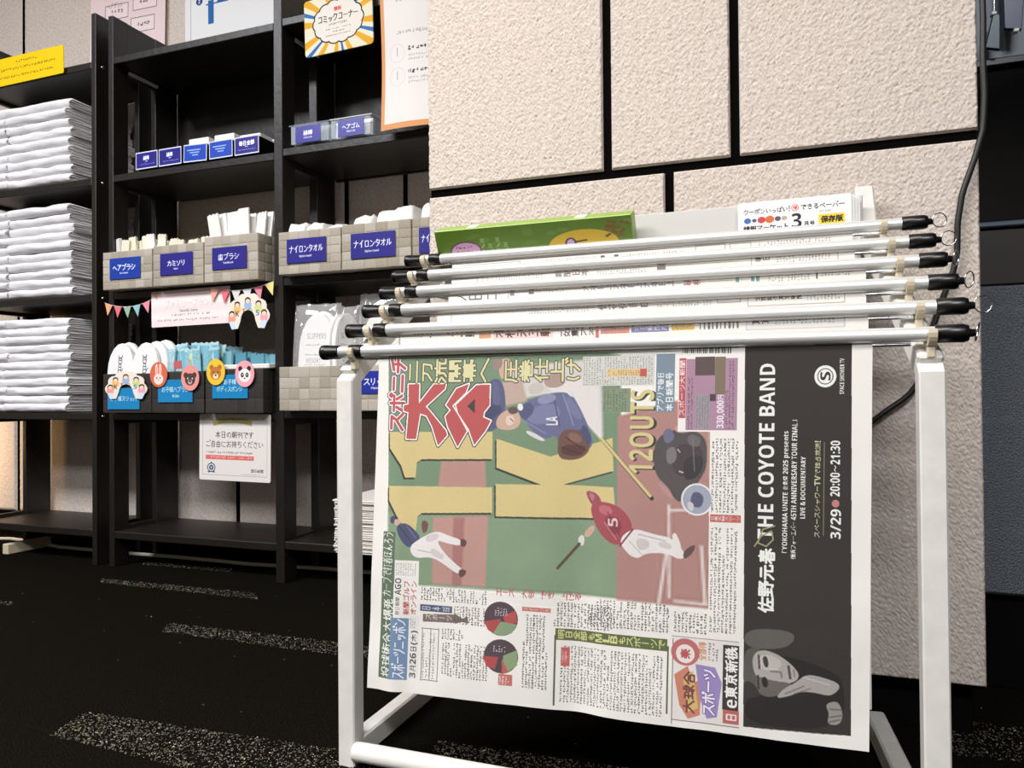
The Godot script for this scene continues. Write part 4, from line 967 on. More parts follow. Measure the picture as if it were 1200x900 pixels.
		if i >= 2:
			for j in 2:
				solo("cotton_box", "%s white paper box in the %s" % ["front" if j == 0 else "rear", ["bright blue label tray", "fourth label tray", "tray beside the middle upright"][i - 2]], "box", rbox(Vector3(w - 0.012, 0.060 if i < 4 else 0.050, 0.048), 0.002), M.white_film, o.position + Vector3(0, 0.004 + (0.030 if i < 4 else 0.025), -0.034 - j * 0.052), Vector3(0, 0, 0), "white boxes in the small trays")
		else:
			for j in 4:
				solo("swab_sachet", "dark clear sachet, %s from the left in the %s black tray" % [ordinal(j), "leftmost" if i == 0 else "second"], "sachet", sleeve(0.016, 0.048 + 0.004 * (j % 2), 0.003), M.basket_dark, o.position + Vector3(-0.026 + j * 0.0165, 0.004, -0.03 - 0.02 * (j % 2)), Vector3(-6, rng.randf_range(-20, 20), rng.randf_range(-8, 8)), "dark sachets in the black trays")
	# clear trays on the right unit
	for i in 2:
		var x0: float = [-1.110, -0.997][i]
		var w := 0.110
		var o := thing("clear_tray", ["clear plastic tray with navy swab label beside the middle upright", "clear plastic tray with hair tie label beside the orange-edged notice"][i], "tray", Vector3(x0 + w / 2, 1.058, SHELF_FRONT - 0.004), "clear trays on the second shelf")
		var e := 0.006
		part(o, "bottom", rbox(Vector3(w - 0.01, 0.002, 0.13), 0.0005), M.clear, Vector3(0, 0.001, -0.066))
		for s in [-1, 1]: part(o, "side_wall", rbox(Vector3(0.0016, 0.044, 0.13), 0.0005), M.clear, Vector3(s * (w / 2 - 0.003), 0.022, -0.066), Vector3(0, 0, -4 * s))
		part(o, "front_wall", rbox(Vector3(w - 0.004, 0.044, 0.0016), 0.0005), M.clear, Vector3(0, 0.022, 0.0))
		part(o, "back_wall", rbox(Vector3(w - 0.004, 0.044, 0.0016), 0.0005), M.clear, Vector3(0, 0.022, -0.131))
		part(o, "rim", rbox(Vector3(w + e, 0.002, 0.004), 0.0005), M.white_film if i == 1 else M.clear, Vector3(0, 0.045, 0.001))
		for s in [-1, 1]: part(o, "rim", rbox(Vector3(0.003, 0.002, 0.134), 0.0005), M.white_film if i == 1 else M.clear, Vector3(s * (w / 2 + 0.001), 0.045, -0.065))
		var im := print_label([["綿棒" if i == 0 else "ヘアゴム", 0.32 if i == 0 else 0.16, 0.28, 0.36 if i == 0 else 0.68, 0.30, 1.7 if i == 0 else 1.3], ["Cotton swab" if i == 0 else "Hair tie", 0.33, 0.66, 0.34, 0.10]], Color(0.20, 0.19, 0.58))
		var k := card(0.070, 0.040, im, 0.001, 0.3)
		part(o, "label_card", k[0], k[1], Vector3(-0.004 if i == 0 else 0.002, 0.021, 0.0018))
		for j in 5:
			solo("hair_tie_sachet" if i == 1 else "swab_pack", "%s pale sachet, %s from the left in the %s clear tray" % ["upright" if i == 1 else "grey", ordinal(j), "left" if i == 0 else "right"], "sachet", sleeve(0.019, 0.040, 0.010, false), M.white_film if i == 1 else plain(Color(0.45, 0.46, 0.48), 0.4), o.position + Vector3(-0.041 + j * 0.0205, 0.003, -0.02), Vector3(-4, 0, rng.randf_range(-2, 2)), "sachets in the clear trays")

# ---------------------------------------------------------------- slippers
func slipper_outline(w: float, h: float) -> PackedVector2Array:
	var o := PackedVector2Array([Vector2(-w * 0.42, 0), Vector2(w * 0.42, 0), Vector2(w * 0.5, h * 0.35), Vector2(w * 0.5, h * 0.6)])
	for k in 9:
		var a := PI * (k + 0.5) / 9.0
		o.append(Vector2(cos(a) * w * 0.5, h * 0.62 + sin(a) * h * 0.38))
	o.append(Vector2(-w * 0.5, h * 0.6)); o.append(Vector2(-w * 0.5, h * 0.35))
	return o

func crinkle_bag(w: float, h: float, d: float, s: int) -> ArrayMesh:
	var n := FastNoiseLite.new()
	n.seed = s
	n.frequency = 1.0
	n.fractal_type = FastNoiseLite.FRACTAL_RIDGED
	n.fractal_octaves = 2
	var f := func(u: float, v: float) -> Vector3:
		var a := u * TAU
		var x := signf(cos(a)) * pow(absf(cos(a)), 0.5) * w / 2
		var z := signf(sin(a)) * pow(absf(sin(a)), 0.5) * d / 2 * (1.0 - pow(v, 6.0) * 0.8)
		var k := n.get_noise_3d(x * 50, v * 9.0, z * 50)
		return Vector3(x + k * 0.004, v * h + k * 0.003 * v, z + k * 0.005)
	return grid_mesh(f, 36, 20)

func _bagged_slippers():
	var im := canvas(256, 384, Color(0.93, 0.93, 0.925))
	words(im, "SLIPPERS", 56, 84, 144, 22, Color(0.5, 0.5, 0.52), 1.0, false, false)
	for k in 4: body(im, 50, 128 + k * 40, 156, 10, 8, Color(0.6, 0.6, 0.62), false)
	words(im, "RESORT", 60, 186, 110, 18, Color(0.55, 0.55, 0.57), 1.0, false, false)
	var face := printed(im, 0.7)
	var shape := slab(slipper_outline(0.098, 0.225), 0.012, 0.002)
	var i := 0
	for a in [[-1.062, 0.0, -0.025, 0.0], [-1.058, 0.006, -0.040, 4.0], [-1.000, 0.0, -0.062, 76.0], [-0.985, 0.0, -0.062, 79.0], [-0.905, 0.012, -0.06, 0.0], [-0.900, 0.016, -0.075, 3.0]]:
		var o := solo("slipper", ["white slipper printed SLIPPERS facing out of the unlabelled basket", "white slipper just behind the printed one in the unlabelled basket", "white slipper edge-on beside the printed slipper", "white slipper edge-on, rightmost in the unlabelled basket", "white slipper behind the rack rod ends in the labelled basket", "rear white slipper behind the rack rod ends"][i], "slipper", shape, face, Vector3((a[0]) * Q, 0.424 + a[1], BASKET_FRONT + a[2]), Vector3(-4, a[3], -1.5), "white slippers in bags")
		i += 1
	for a in [[-1.062, 0.125, 0.245, -0.033, 3], [-0.99, 0.05, 0.24, -0.062, 9], [-0.902, 0.125, 0.268, -0.068, 14]]:
		solo("slipper_bag", ["clear crinkled bag around the printed white slippers", "clear crinkled bag around the edge-on slippers", "clear crinkled bag behind the rack rod ends"][[3, 9, 14].find(a[4])], "plastic bag", crinkle_bag(a[1], a[2], 0.04, a[4]), M.bag, Vector3((a[0]) * Q, 0.424, BASKET_FRONT + a[3]), Vector3(-3, 0, 0), "clear slipper bags")

# ---------------------------------------------------------------- children's row
func badge(c: Color, kind: int) -> Image:
	var im := canvas(160, 176, c)
	var k := Color(0.16, 0.13, 0.12)
	if kind == 0:     # rabbit
		disc(im, 62, 55, 12, 40, Color(0.96, 0.88, 0.84)); disc(im, 96, 52, 12, 40, Color(0.96, 0.88, 0.84))
		disc(im, 62, 58, 5, 28, Color(0.93, 0.62, 0.58)); disc(im, 96, 56, 5, 28, Color(0.93, 0.62, 0.58))
		disc(im, 80, 120, 44, 38, Color(0.96, 0.88, 0.84)); disc(im, 64, 112, 5, 6, k); disc(im, 96, 112, 5, 6, k); disc(im, 80, 126, 6, 4, Color(0.8, 0.4, 0.4))
	elif kind == 1:   # dark bear
		disc(im, 42, 70, 20, 20, Color(0.30, 0.24, 0.23)); disc(im, 118, 70, 20, 20, Color(0.30, 0.24, 0.23))
		disc(im, 80, 98, 46, 42, Color(0.30, 0.24, 0.23)); disc(im, 80, 116, 20, 16, Color(0.75, 0.65, 0.6)); disc(im, 80, 110, 9, 7, k); disc(im, 60, 92, 5, 6, Color(0.95, 0.92, 0.9)); disc(im, 100, 92, 5, 6, Color(0.95, 0.92, 0.9))
	elif kind == 2:   # brown bear
		disc(im, 46, 56, 18, 18, Color(0.72, 0.44, 0.2)); disc(im, 114, 56, 18, 18, Color(0.72, 0.44, 0.2))
		disc(im, 80, 96, 48, 44, Color(0.76, 0.48, 0.22)); disc(im, 80, 116, 24, 19, Color(0.95, 0.85, 0.7)); disc(im, 80, 108, 8, 6, k); disc(im, 60, 88, 5, 6, k); disc(im, 100, 88, 5, 6, k)
	else:             # panda
		disc(im, 44, 54, 17, 17, k); disc(im, 116, 54, 17, 17, k)
		disc(im, 80, 98, 50, 44, Color(0.97, 0.96, 0.95)); disc(im, 60, 96, 13, 16, k); disc(im, 100, 96, 13, 16, k); disc(im, 80, 118, 7, 5, k)
		disc(im, 61, 94, 4, 4, Color.WHITE); disc(im, 99, 94, 4, 4, Color.WHITE)
	return im

func badge_mesh(w: float, h: float) -> ArrayMesh:
	var o := PackedVector2Array()
	for k in 24: o.append(Vector2(cos(TAU * k / 24) * w / 2, sin(TAU * k / 24) * h / 2))
	return slab(o, 0.0015)

func children_cutout(w: float, h: float) -> Array:
	# arch of drawn children with bare feet of the arch at both ends: [mesh, material]
	var o := PackedVector2Array()
	for k in 25:
		var a := PI * 1.08 - PI * 1.16 * k / 24.0
		var r := 0.5 + 0.06 * absf(sin(k * 0.78))
		o.append(Vector2(cos(a) * r * w, sin(a) * r * h * 1.5))
	o.append(Vector2(w * 0.42, -h * 0.42)); o.append(Vector2(w * 0.26, -h * 0.40))
	for k in 9:
		var a := PI * k / 8.0
		o.append(Vector2(cos(a) * w * 0.19, -h * 0.12 + sin(a) * h * 0.36))
	o.append(Vector2(-w * 0.26, -h * 0.40)); o.append(Vector2(-w * 0.42, -h * 0.42))
	var im := canvas(256, 192, Color(0.95, 0.90, 0.84))
	var cols := [Color(0.95, 0.62, 0.56), Color(0.96, 0.75, 0.45), Color(0.62, 0.72, 0.86), Color(0.80, 0.86, 0.55), Color(0.93, 0.66, 0.72)]
	for k in 5:
		var a := PI * (0.95 - 0.9 * k / 4.0)
		var x := 128 + cos(a) * 96
		var y := 120 - sin(a) * 84
		disc(im, x, y + 26, 22, 28, cols[k])
		disc(im, x, y, 17, 17, Color(0.22, 0.15, 0.13))
		disc(im, x, y + 5, 13, 12, Color(0.97, 0.85, 0.76))
	var letters := "KIDS"
	for k in 4:
		words(im, letters[k], 52 + k * 40, 92 - (12 if k in [1, 2] else 0), 24, 30, [Color(0.3, 0.25, 0.25), Color(0.85, 0.45, 0.4), Color(0.5, 0.65, 0.3), Color(0.35, 0.45, 0.7)][k])
	disc(im, 34, 172, 26, 24, Color(0.82, 0.89, 0.96)); disc(im, 222, 172, 26, 24, Color(0.82, 0.89, 0.96))
	return [slab(o, 0.0012), printed(im, 0.5)]

func _kids_row():
	_bagged_slippers()
	var g := "black bins for children on the fourth shelf"
	var b1 := basket("black woven bin of small white slippers with children cut-out, leftmost", -1.7095, -1.544, 0.4115, 0.101, true, g, print_label([["お子様スリッパ", 0.08, 0.36, 0.84, 0.26, 1.1]], SKY, 220, 110, Color(0.78, 0.90, 0.96)), Rect2(-1.690, 0.420, 0.110, 0.056), 0.19, 7, 3)
	var b2 := basket("black woven bin of pale blue sachets with rabbit and dark bear badges", -1.541, -1.372, 0.4115, 0.104, true, g, print_label([["お子様ハブラシ", 0.10, 0.30, 0.80, 0.26, 1.1], ["Kids", 0.42, 0.66, 0.2, 0.12]], SKY, 220, 110, Color(0.78, 0.90, 0.96)), Rect2(-1.517, 0.438, 0.112, 0.058), 0.19, 7, 3)
	var b3 := basket("black woven bin with brown bear and panda badges beside the upright", -1.366, -1.191, 0.4115, 0.106, true, g, print_label([["お子様", 0.32, 0.18, 0.36, 0.24, 1.1], ["ボディスポンジ", 0.12, 0.48, 0.74, 0.24, 1.1]], SKY, 220, 110, Color(0.78, 0.90, 0.96)), Rect2(-1.342, 0.447, 0.108, 0.059), 0.19, 7, 3)
	var ck := children_cutout(0.128, 0.058)
	part(b1, "children_cutout", ck[0], ck[1], Vector3(0.004, 0.060, 0.006))
	for a in [[b2, -0.054, 0.097, 0, Color(0.87, 0.42, 0.30), "rabbit_badge"], [b2, 0.0465, 0.087, 1, Color(0.93, 0.60, 0.58), "bear_badge"], [b3, -0.0485, 0.100, 2, Color(0.96, 0.78, 0.22), "bear_badge"], [b3, 0.038, 0.0945, 3, Color(0.96, 0.66, 0.70), "panda_badge"]]:
		part(a[0], a[5], badge_mesh(0.056, 0.064), printed(badge(a[4], a[3]), 0.5), Vector3(a[1], a[2], 0.006))
	# small white slippers with a tiger drawing
	var im := canvas(192, 224, Color(0.92, 0.915, 0.915))
	var ink := Color(0.22, 0.21, 0.24)
	disc(im, 96, 62, 15, 13, ink); disc(im, 96, 62, 11, 9, Color(0.92, 0.915, 0.915)); stroke(im, [84, 52, 82, 44], 5, ink); stroke(im, [106, 51, 110, 43], 5, ink)
	disc(im, 92, 60, 3, 3, ink); disc(im, 101, 60, 3, 3, ink); stroke(im, [88, 74, 84, 104, 96, 108, 108, 102, 104, 74], 4, ink); stroke(im, [88, 84, 104, 84], 3, ink); stroke(im, [88, 94, 106, 94], 3, ink); stroke(im, [108, 100, 120, 88], 4, ink)
	var km := printed(im, 0.8)
	var ks := slab(slipper_outline(0.086, 0.170), 0.012, 0.002)
	var i := 0
	for a in [[-1.676, -0.018, 0.0], [-1.583, -0.018, 0.0], [-1.574, -0.034, 0.004], [-1.560, -0.050, 0.008], [-1.668, -0.036, 0.004]]:
		solo("small_slipper", ["small white slipper with a tiger drawing, left front", "small white slipper with a tiger drawing, right front", "small white slipper second behind the right one", "small white slipper rearmost behind the right one", "small white slipper behind the left one"][i], "slipper", ks, km, Vector3((a[0]) * Q, 0.424 + a[2], BASKET_FRONT + a[1]), Vector3(-4, 0, rng.randf_range(-3, 3)), "small white slippers")
		i += 1
	# pale blue sachets, printed with small pictures
	for k in 14:
		var x := -1.528 + k * 0.0122
		var pk := canvas(64, 160, Color(0.60, 0.77, 0.81).lerp(Color(0.40, 0.68, 0.78), float((k * 7) % 5) / 5.0))
		for j in 9: disc(pk, rng.randf_range(6, 58), rng.randf_range(14, 120), rng.randf_range(3, 9), rng.randf_range(3, 9), [Color(0.78, 0.86, 0.74), Color(0.86, 0.89, 0.87), Color(0.36, 0.62, 0.74), Color(0.72, 0.70, 0.52), Color(0.55, 0.75, 0.62)][(j + k) % 5])
		rect(pk, 0, 0, 64, 8, Color(0.70, 0.84, 0.87)); rect(pk, 28, 0, 3, 160, Color(0.74, 0.86, 0.88))
		mottle(pk, 0, 0, 64, 160, 300, 5.0, 0.2)
		solo("blue_sachet", "pale blue printed sachet, %s from the left above the rabbit-badge bin" % ordinal(k), "sachet", sleeve(0.044, 0.158 + 0.005 * ((k * 5) % 4), 0.0035), printed(pk, 0.2), Vector3((x) * Q, 0.418, BASKET_FRONT - 0.035 - 0.016 * ((k * 3) % 4)), Vector3(-5, rng.randf_range(-22, 22), rng.randf_range(-8, 8)), "pale blue sachets")
	for k in 12:
		var x := -1.350 + k * 0.0135
		var film := plain(Color(0.50, 0.70, 0.75).lerp(Color(0.30, 0.52, 0.60), float((k * 5) % 7) / 7.0), 0.2)
		solo("teal_sachet", "teal translucent sachet, %s from the left above the panda-badge bin" % ordinal(k), "sachet", sleeve(0.034, 0.148 - 0.0012 * k, 0.006), film, Vector3((x) * Q, 0.418, BASKET_FRONT - 0.05 - 0.016 * (k % 4)), Vector3(-5, rng.randf_range(-35, 35), rng.randf_range(-6, 6)), "teal sachets")
	solo("white_sheet_pack", "flat white pack lying across the rim of the panda-badge bin", "packet", rbox(Vector3(0.150, 0.012, 0.13), 0.002), M.white_film, Vector3((-1.262) * Q, 0.527, BASKET_FRONT - 0.075), Vector3(3, 2, 0.5))
	solo("red_tag", "small pink tag standing between rabbit and dark bear badges", "tag", rbox(Vector3(0.024, 0.02, 0.002), 0.0005), plain(Color(0.78, 0.38, 0.40), 0.5), Vector3((-1.457) * Q, 0.532, BASKET_FRONT - 0.002), Vector3(0, 0, 6))
# ---------------------------------------------------------------- signs
func _signs():
	# pink sign and bunting under the third shelf
	var im := canvas(384, 140, Color(0.94, 0.86, 0.85))
	for y in 140: rect(im, 0, y, 384, 1, Color(0.97, 0.92, 0.91).lerp(Color(0.96, 0.87, 0.88), 0.5 + 0.5 * sin(y * 0.11)))
	words(im, "ファミリーブランド", 66, 36, 250, 34, Color(0.84, 0.76, 0.72), 0.9)
	words(im, "family item", 140, 76, 90, 10, Color(0.55, 0.5, 0.5), 1.0)
	body(im, 90, 92, 200, 12, 10, Color(0.58, 0.52, 0.52), false)
	body(im, 28, 112, 320, 10, 9, Color(0.60, 0.54, 0.54), false)
	poly(im, [6, 6, 34, 0, 30, 34], Color(0.93, 0.74, 0.58))
	var k := card(0.252, 0.092, im, 0.0012, 0.6, 0.003)
	solo("pink_sign", "pink paper sign hanging under the razor basket shelf", "sign", k[0], k[1], Vector3(-1.409, 0.679, SHELF_FRONT + 0.006), Vector3(0, 0, 0.6))
	# bunting: a string and flags
	var flag_cols := [Color(0.93, 0.66, 0.50), Color(0.90, 0.44, 0.48), Color(0.60, 0.72, 0.62), Color(0.55, 0.76, 0.78), Color(0.93, 0.55, 0.62)]
	var garland := thing("bunting", "short string of pastel pennants left of the pink sign", "bunting", Vector3(-1.618, 0.702, SHELF_FRONT + 0.005), "pennant strings under the shelf")
	var path := []
	for i in 9: path.append(Vector3(-0.08 + i * 0.02, -0.014 * (1.0 - pow((i - 4) / 4.0, 2)) + 0.002, 0))
	part(garland, "string", tube(path, 0.0008, 6), plain(Color(0.85, 0.8, 0.78), 0.7))
	for i in 5:
		var fx := -0.064 + i * 0.032
		var fy := -0.014 * (1.0 - pow(fx / 0.08, 2)) + 0.002
		part(garland, "pennant", slab(PackedVector2Array([Vector2(-0.013, 0), Vector2(0.013, 0), Vector2(0.002, -0.030)]), 0.0008), plain(flag_cols[i], 0.7), Vector3(fx, fy, 0.0012), Vector3(0, 0, (i - 2) * 6.0))
	var g2 := thing("bunting", "string of pennants right of the pink sign, ending in a yellow flag", "bunting", Vector3(-1.245, 0.722, SHELF_FRONT + 0.010), "pennant strings under the shelf")
	path = []
	for i in 9: path.append(Vector3(-0.095 + i * 0.0237, -0.012 * (1.0 - pow((i - 4) / 4.0, 2)) + i * 0.0008, 0))
	part(g2, "string", tube(path, 0.0008, 6), plain(Color(0.85, 0.8, 0.78), 0.7))
	var c2 := [Color(0.94, 0.66, 0.58), Color(0.90, 0.44, 0.48), Color(0.86, 0.86, 0.84), Color(0.84, 0.85, 0.87), Color(0.93, 0.55, 0.62), Color(0.95, 0.86, 0.55)]
	for i in 6:
		var fx := -0.082 + i * 0.033
		var fy := -0.012 * (1.0 - pow(fx / 0.095, 2)) + (fx + 0.095) * 0.034
		part(g2, "pennant", slab(PackedVector2Array([Vector2(-0.0135, 0), Vector2(0.0135, 0), Vector2(0.002, -0.032)]), 0.0008), plain(c2[i], 0.7), Vector3(fx, fy, 0.0012), Vector3(0, 0, (i - 2.5) * 6.0))
	var cc := children_cutout(0.116, 0.070)
	solo("children_cutout", "paper cut-out arch of drawn children beside the pink sign", "cut-out", cc[0], cc[1], Vector3(-1.223, 0.646, SHELF_FRONT + 0.014))
	# white notice: today's paper
	im = canvas(440, 340, Color(0.90, 0.885, 0.865))
	for a in [[20, 34, 400, 2], [20, 312, 400, 2], [20, 34, 2, 280], [418, 34, 2, 280]]: rect(im, a[0], a[1], a[2], a[3], Color(0.62, 0.60, 0.57))
	for i in 40:
		var x := 88 + i * 6
		rect(im, x, 20 + pow((i - 20) / 20.0, 2) * 18, 6, 26, Color(0.74, 0.68, 0.42))
	body(im, 108, 24, 200, 20, 14, Color(0.55, 0.48, 0.24), false)
	words(im, "本日の朝刊です", 100, 88, 240, 36, Color(0.27, 0.19, 0.17), 0.9)
	words(im, "ご自由にお持ちください", 38, 136, 360, 36, Color(0.27, 0.19, 0.17), 0.9)
	body(im, 44, 192, 290, 14, 12, Color(0.55, 0.5, 0.48), false)
	rect(im, 40, 212, 300, 22, Color(0.88, 0.44, 0.42))
	body(im, 60, 216, 170, 12, 11, Color(0.97, 0.85, 0.83), false)
	body(im, 250, 218, 80, 9, 8, Color(0.97, 0.85, 0.83), false)
	disc(im, 76, 276, 26, 24, Color(0.16, 0.26, 0.40)); disc(im, 76, 276, 21, 19, Color(0.88, 0.88, 0.87)); disc(im, 76, 276, 14, 13, Color(0.16, 0.26, 0.40)); disc(im, 76, 276, 6, 6, Color(0.75, 0.8, 0.85))
	poly(im, [76, 244, 82, 256, 70, 256], Color(0.16, 0.26, 0.40)); poly(im, [50, 300, 66, 290, 66, 302], Color(0.16, 0.26, 0.40)); poly(im, [102, 300, 86, 290, 86, 302], Color(0.16, 0.26, 0.40))
	words(im, "読売新聞", 322, 276, 76, 18, Color(0.25, 0.22, 0.22), 0.9)
	body(im, 262, 302, 140, 7, 6, Color(0.6, 0.57, 0.55), false)
	k = card(0.216, 0.166, im, 0.0012, 0.5, 0.005)
	solo("white_notice", "white notice card about the morning paper hanging under the fourth shelf", "notice", k[0], k[1], Vector3(-1.272, 0.326, SHELF_FRONT + 0.006), Vector3(0, 0, -0.6))
	# comic corner card
	im = canvas(440, 320, Color(0.88, 0.86, 0.76))
	for i in 24:
		var a := TAU * i / 24.0 + 0.1
		var wd := 0.085 if i % 2 == 0 else 0.05
		poly(im, [220, 160, 220 + cos(a - wd) * 340, 160 + sin(a - wd) * 340, 220 + cos(a + wd) * 340, 160 + sin(a + wd) * 340], Color(0.86, 0.64, 0.18) if i % 2 == 0 else ([Color(0.20, 0.42, 0.70), Color(0.88, 0.86, 0.78)][(i / 2) % 2]))
	for pass_ in 2:
		for i in 14:
			var a := TAU * i / 14.0
			disc(im, 220 + cos(a) * 118, 150 + sin(a) * 82, 50 - pass_ * 7, 46 - pass_ * 7, Color(0.13, 0.10, 0.12) if pass_ == 0 else Color(0.88, 0.86, 0.83))
	disc(im, 220, 150, 128, 94, Color(0.88, 0.86, 0.83))
	words(im, "無料", 196, 66, 48, 28, Color(0.82, 0.30, 0.26), 1.6)
	words(im, "コミックコーナー", 88, 102, 264, 44, Color(0.16, 0.13, 0.14), 1.5)
	body(im, 160, 156, 120, 14, 12, Color(0.5, 0.45, 0.42), false)
	for i in 3: body(im, 140 + (40 if i == 1 else 0), 184 + i * 18, 160 - (80 if i == 1 else 0), 9, 8, Color(0.45, 0.42, 0.4), false)
	k = card(0.184, 0.134, im, 0.003, 0.9, 0.008)
	solo("comic_corner_card", "yellow and blue burst card for the comic corner", "sign", k[0], k[1], Vector3(-0.962, 1.321, SHELF_FRONT + 0.014), Vector3(0, 0, 1.6))
	# orange-edged hanging notice
	im = canvas(300, 600, Color(0.88, 0.87, 0.855))
	rect(im, 0, 0, 14, 600, Color(0.84, 0.60, 0.40)); rect(im, 0, 582, 300, 18, Color(0.84, 0.60, 0.40)); rect(im, 286, 0, 14, 600, Color(0.84, 0.60, 0.40))
	words(im, "アメニティ", 60, 150, 150, 22, Color(0.60, 0.59, 0.58), 1.0)
	body(im, 60, 200, 180, 16, 14, Color(0.66, 0.65, 0.64), false)
	body(im, 60, 300, 170, 14, 12, Color(0.68, 0.67, 0.66), false)
	for i in 2:
		for q in 24:
			var a := TAU * q / 24.0
			rect(im, 62 + cos(a) * 28, 366 + i * 72 + sin(a) * 28, 2, 2, Color(0.62, 0.62, 0.62))
		rect(im, 62, 350 + i * 72, 2, 26, Color(0.45, 0.45, 0.46))
		body(im, 104, 350 + i * 70, 90, 16, 14, Color(0.30, 0.24, 0.24), false)
		body(im, 104, 374 + i * 70, 150, 26, 9, Color(0.68, 0.67, 0.66), false)
	var pf := func(u: float, v: float) -> Vector3:
		return Vector3((u - 0.5) * 0.20, (0.5 - v) * 0.44, 0.004 * sin(v * 7.0) + 0.005 * sin(u * 5.0))
	var pm := printed(im, 0.9)
	pm.cull_mode = BaseMaterial3D.CULL_DISABLED
	solo("hanging_notice", "long white notice with orange border hanging by the pillar", "notice", grid_mesh(pf, 8, 12), pm, Vector3(-0.745, 1.268, SHELF_FRONT + 0.022))
	# yellow strip
	im = canvas(420, 130, Color(0.95, 0.80, 0.10))
	body(im, 150, 22, 130, 14, 13, Color(0.50, 0.42, 0.10), false)
	body(im, 40, 52, 350, 14, 13, Color(0.55, 0.45, 0.10), false)
	body(im, 30, 88, 350, 14, 13, Color(0.55, 0.45, 0.10), false)
	k = card(0.30, 0.078, im, 0.0015, 0.28, 0.004)
	solo("yellow_sign", "yellow strip sign on the top shelf edge above the towels", "sign", k[0], k[1], Vector3(-1.992, 1.381, SHELF_FRONT + 0.008), Vector3(0, 0, 0.4))
	# two posters on the wall above
	im = canvas(400, 520, Color(0.92, 0.83, 0.83))
	for a in [[60, 60], [210, 40], [70, 150], [220, 130], [80, 240], [230, 220], [70, 330], [220, 310]]:
		var x: float = a[0]; var y: float = a[1] + 60
		rect(im, x, y, 126, 62, Color(0.45, 0.42, 0.43)); rect(im, x + 3, y + 3, 120, 56, Color(0.93, 0.86, 0.86))
		body(im, x + 34, y + 22, 76, 20, 17, Color(0.45, 0.4, 0.42), false)
	body(im, 40, 40, 260, 18, 15, Color(0.55, 0.4, 0.42), false)
	words(im, "ヘアブラシ", 92, 292, 84, 24, Color(0.4, 0.36, 0.38), 1.0)
	k = card(0.30, 0.39, im, 0.001, 0.9)
	solo("pink_poster", "pale pink poster with outlined boxes on the wall above the shelves", "poster", k[0], k[1], Vector3(-1.868, 1.69, WALL_BACK + 0.012), Vector3(0, 0, -1.5))
	im = canvas(400, 520, Color(0.915, 0.92, 0.925))
	rect(im, 24, 0, 2, 520, Color(0.6, 0.6, 0.62)); rect(im, 24, 300, 376, 2, Color(0.75, 0.75, 0.77))
	for i in 3: stroke(im, [130 + i * 44, 250, 126 + i * 44, 286], 4, Color(0.40, 0.42, 0.46))
	disc(im, 62, 340, 14, 14, Color(0.13, 0.24, 0.50)); words(im, "2", 57, 333, 9, 14, Color.WHITE)
	disc(im, 112, 332, 10, 10, Color(0.16, 0.36, 0.62)); rect(im, 100, 344, 24, 90, Color(0.14, 0.40, 0.66)); disc(im, 152, 326, 10, 10, Color(0.16, 0.36, 0.62)); poly(im, [136, 356, 152, 336, 172, 356], Color(0.16, 0.36, 0.62)); rect(im, 90, 356, 96, 5, Color(0.14, 0.40, 0.66))
	words(im, "アメニティで必要", 210, 334, 180, 26, Color(0.42, 0.42, 0.44), 0.9)
	k = card(0.34, 0.40, im, 0.001, 0.9)
	solo("white_poster", "white poster with blue figures on the wall above the shelves", "poster", k[0], k[1], Vector3(-1.475, 1.670, WALL_BACK + 0.012))
